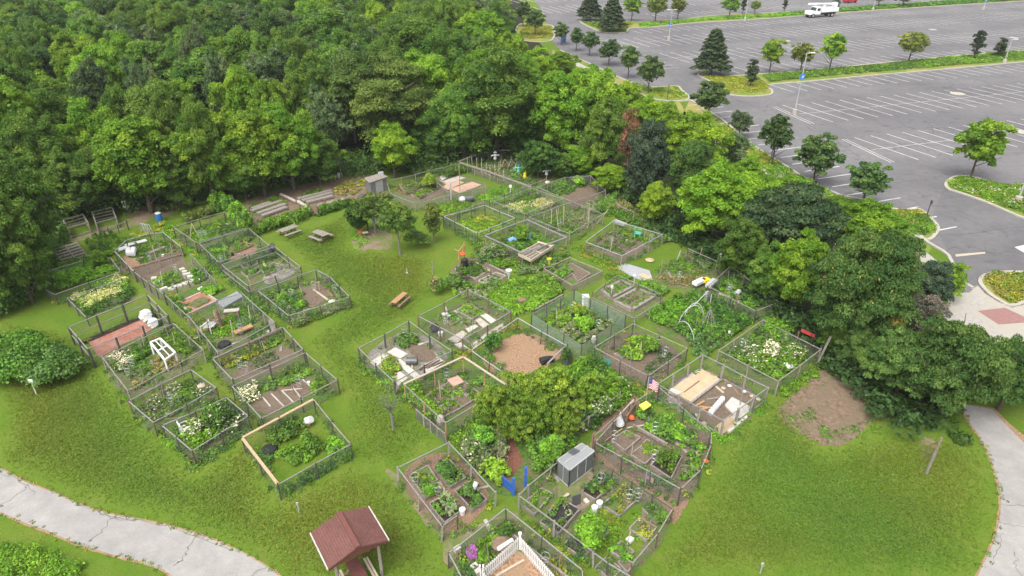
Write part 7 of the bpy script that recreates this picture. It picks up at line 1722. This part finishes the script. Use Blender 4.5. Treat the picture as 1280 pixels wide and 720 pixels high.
mb = MB(); mb.lathe((-.3, 0, 1.5), [(.5, 0), (.45, .8), (.35, 1.5)], 10); mb.build('turret', 'truck_white', e)
mb = MB(); mb.beam((-2.9, 0, 3.0), (4.6, 0, 3.3), .4, .42); mb.beam((-2.9, .35, 3.0), (2.4, .35, 3.35), .28, .3); mb.build('boom', 'truck_white', e)
mb = MB(); mb.box((-3.6, .1, 2.8), (.9, .9, 1.1)); mb.build('bucket', 'truck_white', e)
# red car
cp = V3(1062, 3.5, 0); e = empty('parked_car', cp, 'dark red car parked beyond the far strip at the top edge', 'car', None, .3)
mb = MB(); mb.add([(x, y, z) for x, z in ((-2.2, .35), (-2.2, .95), (-1.5, 1.05), (-1.0, 1.5), (.5, 1.5), (1.2, 1.0), (2.1, .85), (2.2, .35)) for y in (-.88, .88)], [(0, 2, 4, 6, 8, 10, 12, 14), (15, 13, 11, 9, 7, 5, 3, 1)]+[(2*i, 2*i+1, 2*((i+1) % 8)+1, 2*((i+1) % 8)) for i in range(8)]); mb.build('body', 'car_red', e)
for s in (-1, 1):
    mb = MB(); mb.box((-.3, s*.89, 1.22), (1.5, .02, .35)); mb.build('side_window', 'dark_glass', e)
    for x in (-1.35, 1.35): mb = MB(); mb.tube([(x, s*.7, .33), (x, s*.9, .33)], .33, 14); mb.build('wheel', 'rubber', e)
# ---- rough growth at fence feet and on the alleys between plots
AL = [('grassy weeds on the alley between the two left columns', [(205, 368), (214, 364), (262, 402), (275, 450), (262, 452), (240, 410)], .15, 2.5, 'bgy'),
      ('grassy weeds on the alley left of the light grey plots', [(226, 306), (240, 306), (310, 366), (325, 372), (340, 400), (326, 392), (280, 350)], .2, 2.5, 'bgy'),
      ('weeds at the feet of the lower left fences', [(196, 540), (206, 536), (244, 580), (312, 530), (316, 538), (246, 592)], .25, 6, 'gbk'),
      ('weeds along the foot of the slab plots', [(446, 452), (452, 448), (496, 492), (566, 450), (580, 440), (640, 402), (644, 408), (584, 446), (498, 500)], .18, 4, 'gby'),
      ('weeds along the front of the lumber plot', [(818, 500), (826, 496), (904, 546), (962, 500), (966, 506), (906, 556)], .15, 4, 'gb'),
      ('grass tufts round the bare dirt patch', [(1000, 500), (1050, 540), (1100, 525), (1110, 535), (1060, 552), (1010, 540), (985, 520)], .08, .9, 'gg'),
      ('tall bright weeds in the bottom left corner', [(-30, 690), (30, 682), (70, 694), (100, 712), (110, 740), (-30, 760)], .5, 5, 'lbb'),
      ('weeds along the outer fence of the top centre plots', [(546, 276), (556, 272), (600, 300), (610, 330), (596, 318), (592, 306)], .25, 5, 'gbk')]
for l, pts, h_, dn, c_ in AL: crop(l, pts, h_, dn, c_, .10, name='weeds', cat='weeds')

# ---- stakes, cages, boards and pots standing about in the plots
def clutter(where, pts, ns=4, nb=2, np_=1, nc=1):
    g = [P(x, y) for x, y in pts]
    for _ in range(ns):
        x, y = rpoint(g); mb = MB(); hh = random.uniform(.8, 1.6); mb.beam((x, y, 0), (x+random.uniform(-.15, .15), y+random.uniform(-.1, .1), hh), random.uniform(.03, .05))
        obj('garden_stake', mb, random.choice(('pale_timber', 'old_rail', 'brown_timber', 'grey_timber')), 'thin stake standing among the plants of '+where, 'stake', 'stakes in '+where)
    for _ in range(nb):
        x, y = rpoint(g); a = random.choice((.35, 1.9))+random.uniform(-.25, .25); L = random.uniform(.5, 1.5); mb = MB(); mb.beam((x, y, .05), (x+L*math.cos(a), y+L*math.sin(a), .07), random.uniform(.09, .2), .04)
        obj('loose_board', mb, random.choice(('grey_timber', 'pale_timber', 'brown_timber', 'paving_slab')), 'loose weathered board lying on the soil of '+where, 'board', 'boards in '+where)
    for _ in range(np_):
        x, y = rpoint(g); mb = MB(); r = random.uniform(.1, .17); mb.lathe((x, y, 0), [(r*.75, 0), (r, r*1.8), (r*.85, r*1.8), (r*.8, r*1.4)], 10)
        obj('flower_pot', mb, random.choice(('black_plastic', 'terracotta', 'white_plastic', 'lamp_grey')), 'small pot on the ground of '+where, 'flower pot', 'pots in '+where)
    for _ in range(nc):
        x, y = rpoint(g); mb = MB()
        for z, r in ((.3, .14), (.6, .18), (.9, .22)):
            mb.tube([(x+r*math.cos(t*.785), y+r*math.sin(t*.785), z) for t in range(9)], .009, 4)
        for t in range(4): mb.beam((x+.1*math.cos(t*1.57), y+.1*math.sin(t*1.57), 0), (x+.23*math.cos(t*1.57), y+.23*math.sin(t*1.57), .95), .014)
        obj('tomato_cage', mb, 'steel', 'wire tomato cage in '+where, 'plant cage', 'tomato cages in '+where)
for where, pts, ns, nb, np_, nc in (
 ('the curved-fence plot with white scraps', [(160, 326), (196, 308), (222, 316), (180, 340)], 4, 3, 1, 1), ('the white stone plot', [(184, 350), (232, 330), (258, 346), (212, 368)], 3, 2, 1, 1),
 ('the cold frame plot', [(140, 458), (216, 412), (244, 440), (170, 484)], 4, 3, 1, 2), ('the square weedy plot', [(172, 510), (238, 474), (264, 494), (200, 530)], 5, 2, 1, 1),
 ('the cluttered plot with the teepee', [(250, 405), (300, 376), (336, 404), (278, 436)], 6, 3, 2, 2), ('the bare soil plot', [(282, 458), (350, 424), (372, 444), (304, 474)], 3, 1, 1, 2),
 ('the string-line plot', [(306, 498), (382, 458), (412, 480), (332, 522)], 3, 1, 1, 1), ('the first plot below the vine hedge', [(228, 294), (280, 278), (300, 290), (250, 306)], 4, 2, 1, 2),
 ('the second plot below the vine hedge', [(262, 316), (308, 300), (326, 314), (278, 332)], 4, 1, 1, 1), ('the double-railed third plot', [(292, 342), (342, 324), (366, 340), (316, 360)], 4, 1, 1, 1),
 ('the overgrown rounded plot', [(336, 370), (394, 350), (424, 372), (364, 394)], 8, 3, 1, 3), ('the scarecrow plot', [(600, 216), (634, 200), (668, 214), (672, 230)], 8, 2, 2, 2),
 ('the bamboo cane plot', [(672, 282), (714, 266), (744, 276), (712, 294)], 5, 2, 1, 1), ('the mint chair plot', [(742, 310), (772, 290), (816, 304), (776, 322)], 5, 2, 1, 2),
 ('the open soil near the tree line', [(820, 345), (866, 322), (896, 336), (850, 356)], 7, 3, 0, 1), ('the wild plot with plastic hoops', [(830, 400), (876, 370), (930, 392), (876, 436)], 7, 2, 1, 2),
 ('the triangular plot', [(894, 362), (914, 348), (964, 386), (936, 388)], 4, 2, 1, 1), ('the white-flower plot', [(910, 446), (954, 414), (1012, 440), (972, 476)], 4, 1, 1, 1),
 ('the teal disc plot', [(756, 446), (792, 418), (846, 444), (806, 476)], 4, 2, 1, 2), ('the lumber plot', [(870, 500), (906, 480), (944, 498), (906, 530)], 1, 3, 0, 0),
 ('the orange flower plot', [(462, 450), (512, 418), (554, 446), (496, 482)], 3, 3, 2, 1), ('the plot of slab paths', [(536, 410), (586, 380), (626, 402), (578, 430)], 4, 2, 2, 1),
 ('the narrow boxed beds plot', [(520, 498), (578, 466), (620, 494), (560, 534)], 5, 1, 1, 1), ('the netting plot', [(676, 404), (718, 380), (770, 402), (728, 430)], 6, 2, 2, 2),
 ('the mulched four-bed plot', [(508, 598), (560, 570), (606, 622), (556, 660)], 2, 1, 1, 2), ('the curved-fence boxed plot', [(752, 562), (792, 520), (872, 552), (846, 608)], 5, 3, 1, 3),
 ('the greenhouse plot', [(664, 634), (700, 600), (740, 590), (826, 646), (788, 704), (756, 692)], 6, 3, 2, 3), ('the picket fence plot', [(574, 700), (632, 654), (712, 716)], 3, 2, 1, 1)):
    clutter(where, pts, ns, nb, np_, nc)
# grass creeping over the path edges
def fringe(label, line, w=.12, dens=7):
    g = [Vector(P(x, y)) for x, y in smooth(line, 4)]; cl = []
    for a, b_ in zip(g, g[1:]):
        for k in range(max(1, int((b_-a).length*dens))):
            if random.random() < .35: continue
            p = a.lerp(b_, random.random()); r = random.uniform(.06, .16); cl.append((p.x+random.gauss(0, w), p.y+random.gauss(0, w), .02, r, r, random.uniform(.03, .08), 18, random.choice('gbgyt')))
    C, Nn, K = dome_leaves(cl, lambda t: np.array(LEAF[t])*random.uniform(.7, 1.1), up=.5)
    tag(leaf_mesh('edge_grass', C, Nn, .055, K), label, 'grass', kind='stuff')
fringe('grass creeping over the upper edge of the left path', [(0, 584), (35, 603), (62, 613), (95, 628), (130, 640), (165, 647), (200, 654), (235, 663), (270, 675), (305, 691), (332, 707), (352, 723)])
fringe('grass creeping over the lower edge of the left path', [(-20, 630), (0, 641), (30, 654), (62, 666), (100, 682), (130, 691), (150, 697), (188, 707), (205, 720)])
fringe('grass creeping over the edge of the right path', [(1203, 505), (1210, 525), (1222, 542), (1235, 566), (1245, 592), (1250, 612), (1251, 632), (1248, 655), (1240, 682), (1226, 712)])
fringe('dead grass at the rim of the bare dirt patch', [(1022, 470), (1040, 455), (1075, 462), (1100, 490), (1112, 520), (1090, 525), (1068, 548), (1040, 556), (1010, 545), (985, 528), (975, 515), (995, 492), (1022, 470)], .35, 12)
# ---- more seams and wheel marks on the tarmac
mk = MB()
for pts, w in (([(1180, 240), (1150, 232), (1110, 220)], .06), ([(1060, 120), (1062, 135), (1075, 150), (1096, 165)], .06), ([(1000, 116), (1080, 108), (1180, 99)], .05), ([(1130, 40), (1180, 46), (1240, 50)], .08), ([(860, 52), (900, 62), (960, 66), (1010, 70)], .07),
               ([(1200, 190), (1230, 196), (1280, 200)], .06), ([(1215, 280), (1225, 300), (1228, 330)], .05), ([(1246, 158), (1262, 170), (1290, 176)], .06), ([(930, 130), (950, 150), (985, 176), (1000, 190)], .06)):
    crack(pts, w)
mk.build('tar_seams', 'crack_grey')['kind'] = 'structure'

# real grass blades over the near lawns
def grass(name, label, pts, n, hgt, cols):
    g = [P(x, y) for x, y in pts]; xs = [p[0] for p in g]; ys = [p[1] for p in g]; C = []
    g = np.array(g); out = []
    while len(out) < n:
        q = np.column_stack([RNG.uniform(min(xs), max(xs), 60000), RNG.uniform(min(ys), max(ys), 60000)]); c = np.zeros(len(q), bool)
        for i in range(len(g)):
            x1, y1 = g[i]; x2, y2 = g[i-1]; cond = ((y1 > q[:, 1]) != (y2 > q[:, 1])) & (q[:, 0] < (x2-x1)*(q[:, 1]-y1)/((y2-y1) or 1e-9)+x1); c ^= cond
        out += list(map(tuple, q[c]))
    q = np.array(out[:n]); K = np.array(cols)[RNG.integers(0, len(cols), n)]*RNG.uniform(.86, 1.14, size=(n, 1))
    # broad drifts of colour over the lawn
    dr = np.sin(q[:, 0]*.9+np.sin(q[:, 1]*.7)*2)*np.cos(q[:, 1]*.8+np.sin(q[:, 0]*.5)*2); lo = np.sin(q[:, 0]*.31+1.3*np.sin(q[:, 1]*.23))*np.sin(q[:, 1]*.37+np.sin(q[:, 0]*.19)*1.7); K *= (1+.07*dr+.05*lo)[:, None]; K[:, 0] *= 1+.16*np.sin(q[:, 0]*.35+q[:, 1]*.2)
    D = np.full(n, 9.)
    for i in range(len(g)):
        a = g[i-1]; d = g[i]-a; t = np.clip(((q-a)@d)/(d@d+1e-9), 0, 1); D = np.minimum(D, np.linalg.norm(q-a-t[:, None]*d, axis=1))
    keep = RNG.uniform(size=n) < np.clip(D/2.2, 0, 1)**1.3; q = q[keep]; K = K[keep]; n = len(q)
    C = np.column_stack([q, np.full(n, hgt*.5)]); Nn = RNG.normal(size=(n, 3))*[.45, .45, .2]+[0, 0, 1.1]
    o = leaf_mesh(name, C, Nn, hgt*2.0*RNG.uniform(.6, 1.4, size=n), K, aspect=2.2); return tag(o, label, 'grass', kind='stuff')
GC = [(.074, .130, .013), (.086, .138, .015), (.104, .144, .024), (.068, .124, .012)]
grass('grass', 'mown grass of the lower left lawn', [(0, 400), (90, 415), (200, 545), (245, 592), (316, 540), (345, 625), (440, 580), (500, 600), (550, 690), (560, 730), (360, 730), (305, 688), (200, 650), (95, 625), (0, 580)], 90000, .045, GC)
grass('grass', 'mown grass of the right lawn', [(975, 480), (1030, 560), (1110, 540), (1180, 545), (1215, 540), (1240, 590), (1248, 640), (1220, 725), (800, 725), (850, 640), (890, 580), (900, 550), (965, 500)], 80000, .038, GC)
grass('grass', 'mown grass of the central lawn', [(350, 300), (440, 265), (440, 310), (545, 320), (545, 360), (520, 395), (446, 435), (500, 490), (550, 545), (495, 590), (440, 575), (425, 480), (380, 430), (440, 375), (380, 330)], 70000, .045, GC)
mb = MB(); mb.box((70, 200, 14), (540, 560, 30)); hz = mb.build('haze', 'soil'); hz['kind'] = 'stuff'
m = bpy.data.materials.new('haze'); m.use_nodes = True; nt = m.node_tree; nt.nodes.remove(nt.nodes['Principled BSDF'])
pv = nt.nodes.new('ShaderNodeVolumePrincipled'); pv.inputs['Color'].default_value = (.93, .95, 1, 1); pv.inputs['Density'].default_value = .00018; pv.inputs['Anisotropy'].default_value = 0
nt.links.new(pv.outputs[0], nt.nodes['Material Output'].inputs['Volume']); hz.data.materials.clear(); hz.data.materials.append(m)
hz['label'] = 'thin summer haze over the whole garden and car park'; hz['category'] = 'haze'
# =================== LIGHT, SKY, CAMERA ===================
cam = bpy.data.cameras.new('camera'); co = bpy.data.objects.new('camera', cam); COL.objects.link(co)
co.location = (0, 0, H); co.rotation_euler = (math.pi/2-TH, 0, 0)
cam.sensor_width = 36; cam.lens = 36*F/1280; cam.clip_end = 2000; cam.clip_start = .5
SC.camera = co
w = bpy.data.worlds.new('World'); SC.world = w; w.use_nodes = True; nt = w.node_tree
bg = nt.nodes['Background']; sky = nt.nodes.new('ShaderNodeTexSky'); sky.sky_type = 'NISHITA'; sky.sun_disc = False
EL = math.radians(58); AZ = math.radians(-150)   # sun azimuth measured from +Y towards +X
sky.sun_elevation = EL; sky.sun_rotation = AZ; sky.air_density = 1.0; sky.dust_density = 5.0; sky.ozone_density = .6
hs = nt.nodes.new('ShaderNodeHueSaturation'); hs.inputs['Saturation'].default_value = .25
nt.links.new(sky.outputs[0], hs.inputs['Color']); nt.links.new(hs.outputs[0], bg.inputs['Color']); bg.inputs['Strength'].default_value = .15
sl = bpy.data.lights.new('sun', 'SUN'); sl.energy = .9; sl.angle = math.radians(45); sl.color = (1, .97, .92)
so = bpy.data.objects.new('sun', sl); COL.objects.link(so)
dv = Vector((math.sin(AZ)*math.cos(EL), math.cos(AZ)*math.cos(EL), math.sin(EL)))
so.rotation_euler = dv.to_track_quat('Z', 'Y').to_euler()
SC.view_settings.view_transform = 'Standard'; SC.view_settings.look = 'None'; SC.view_settings.gamma = 1
SC.view_settings.exposure = 1.0; SC.view_settings.use_curve_mapping = False
SC.cycles.max_bounces = 6; SC.cycles.diffuse_bounces = 3; SC.cycles.transparent_max_bounces = 12
SC.cycles.use_denoising = True
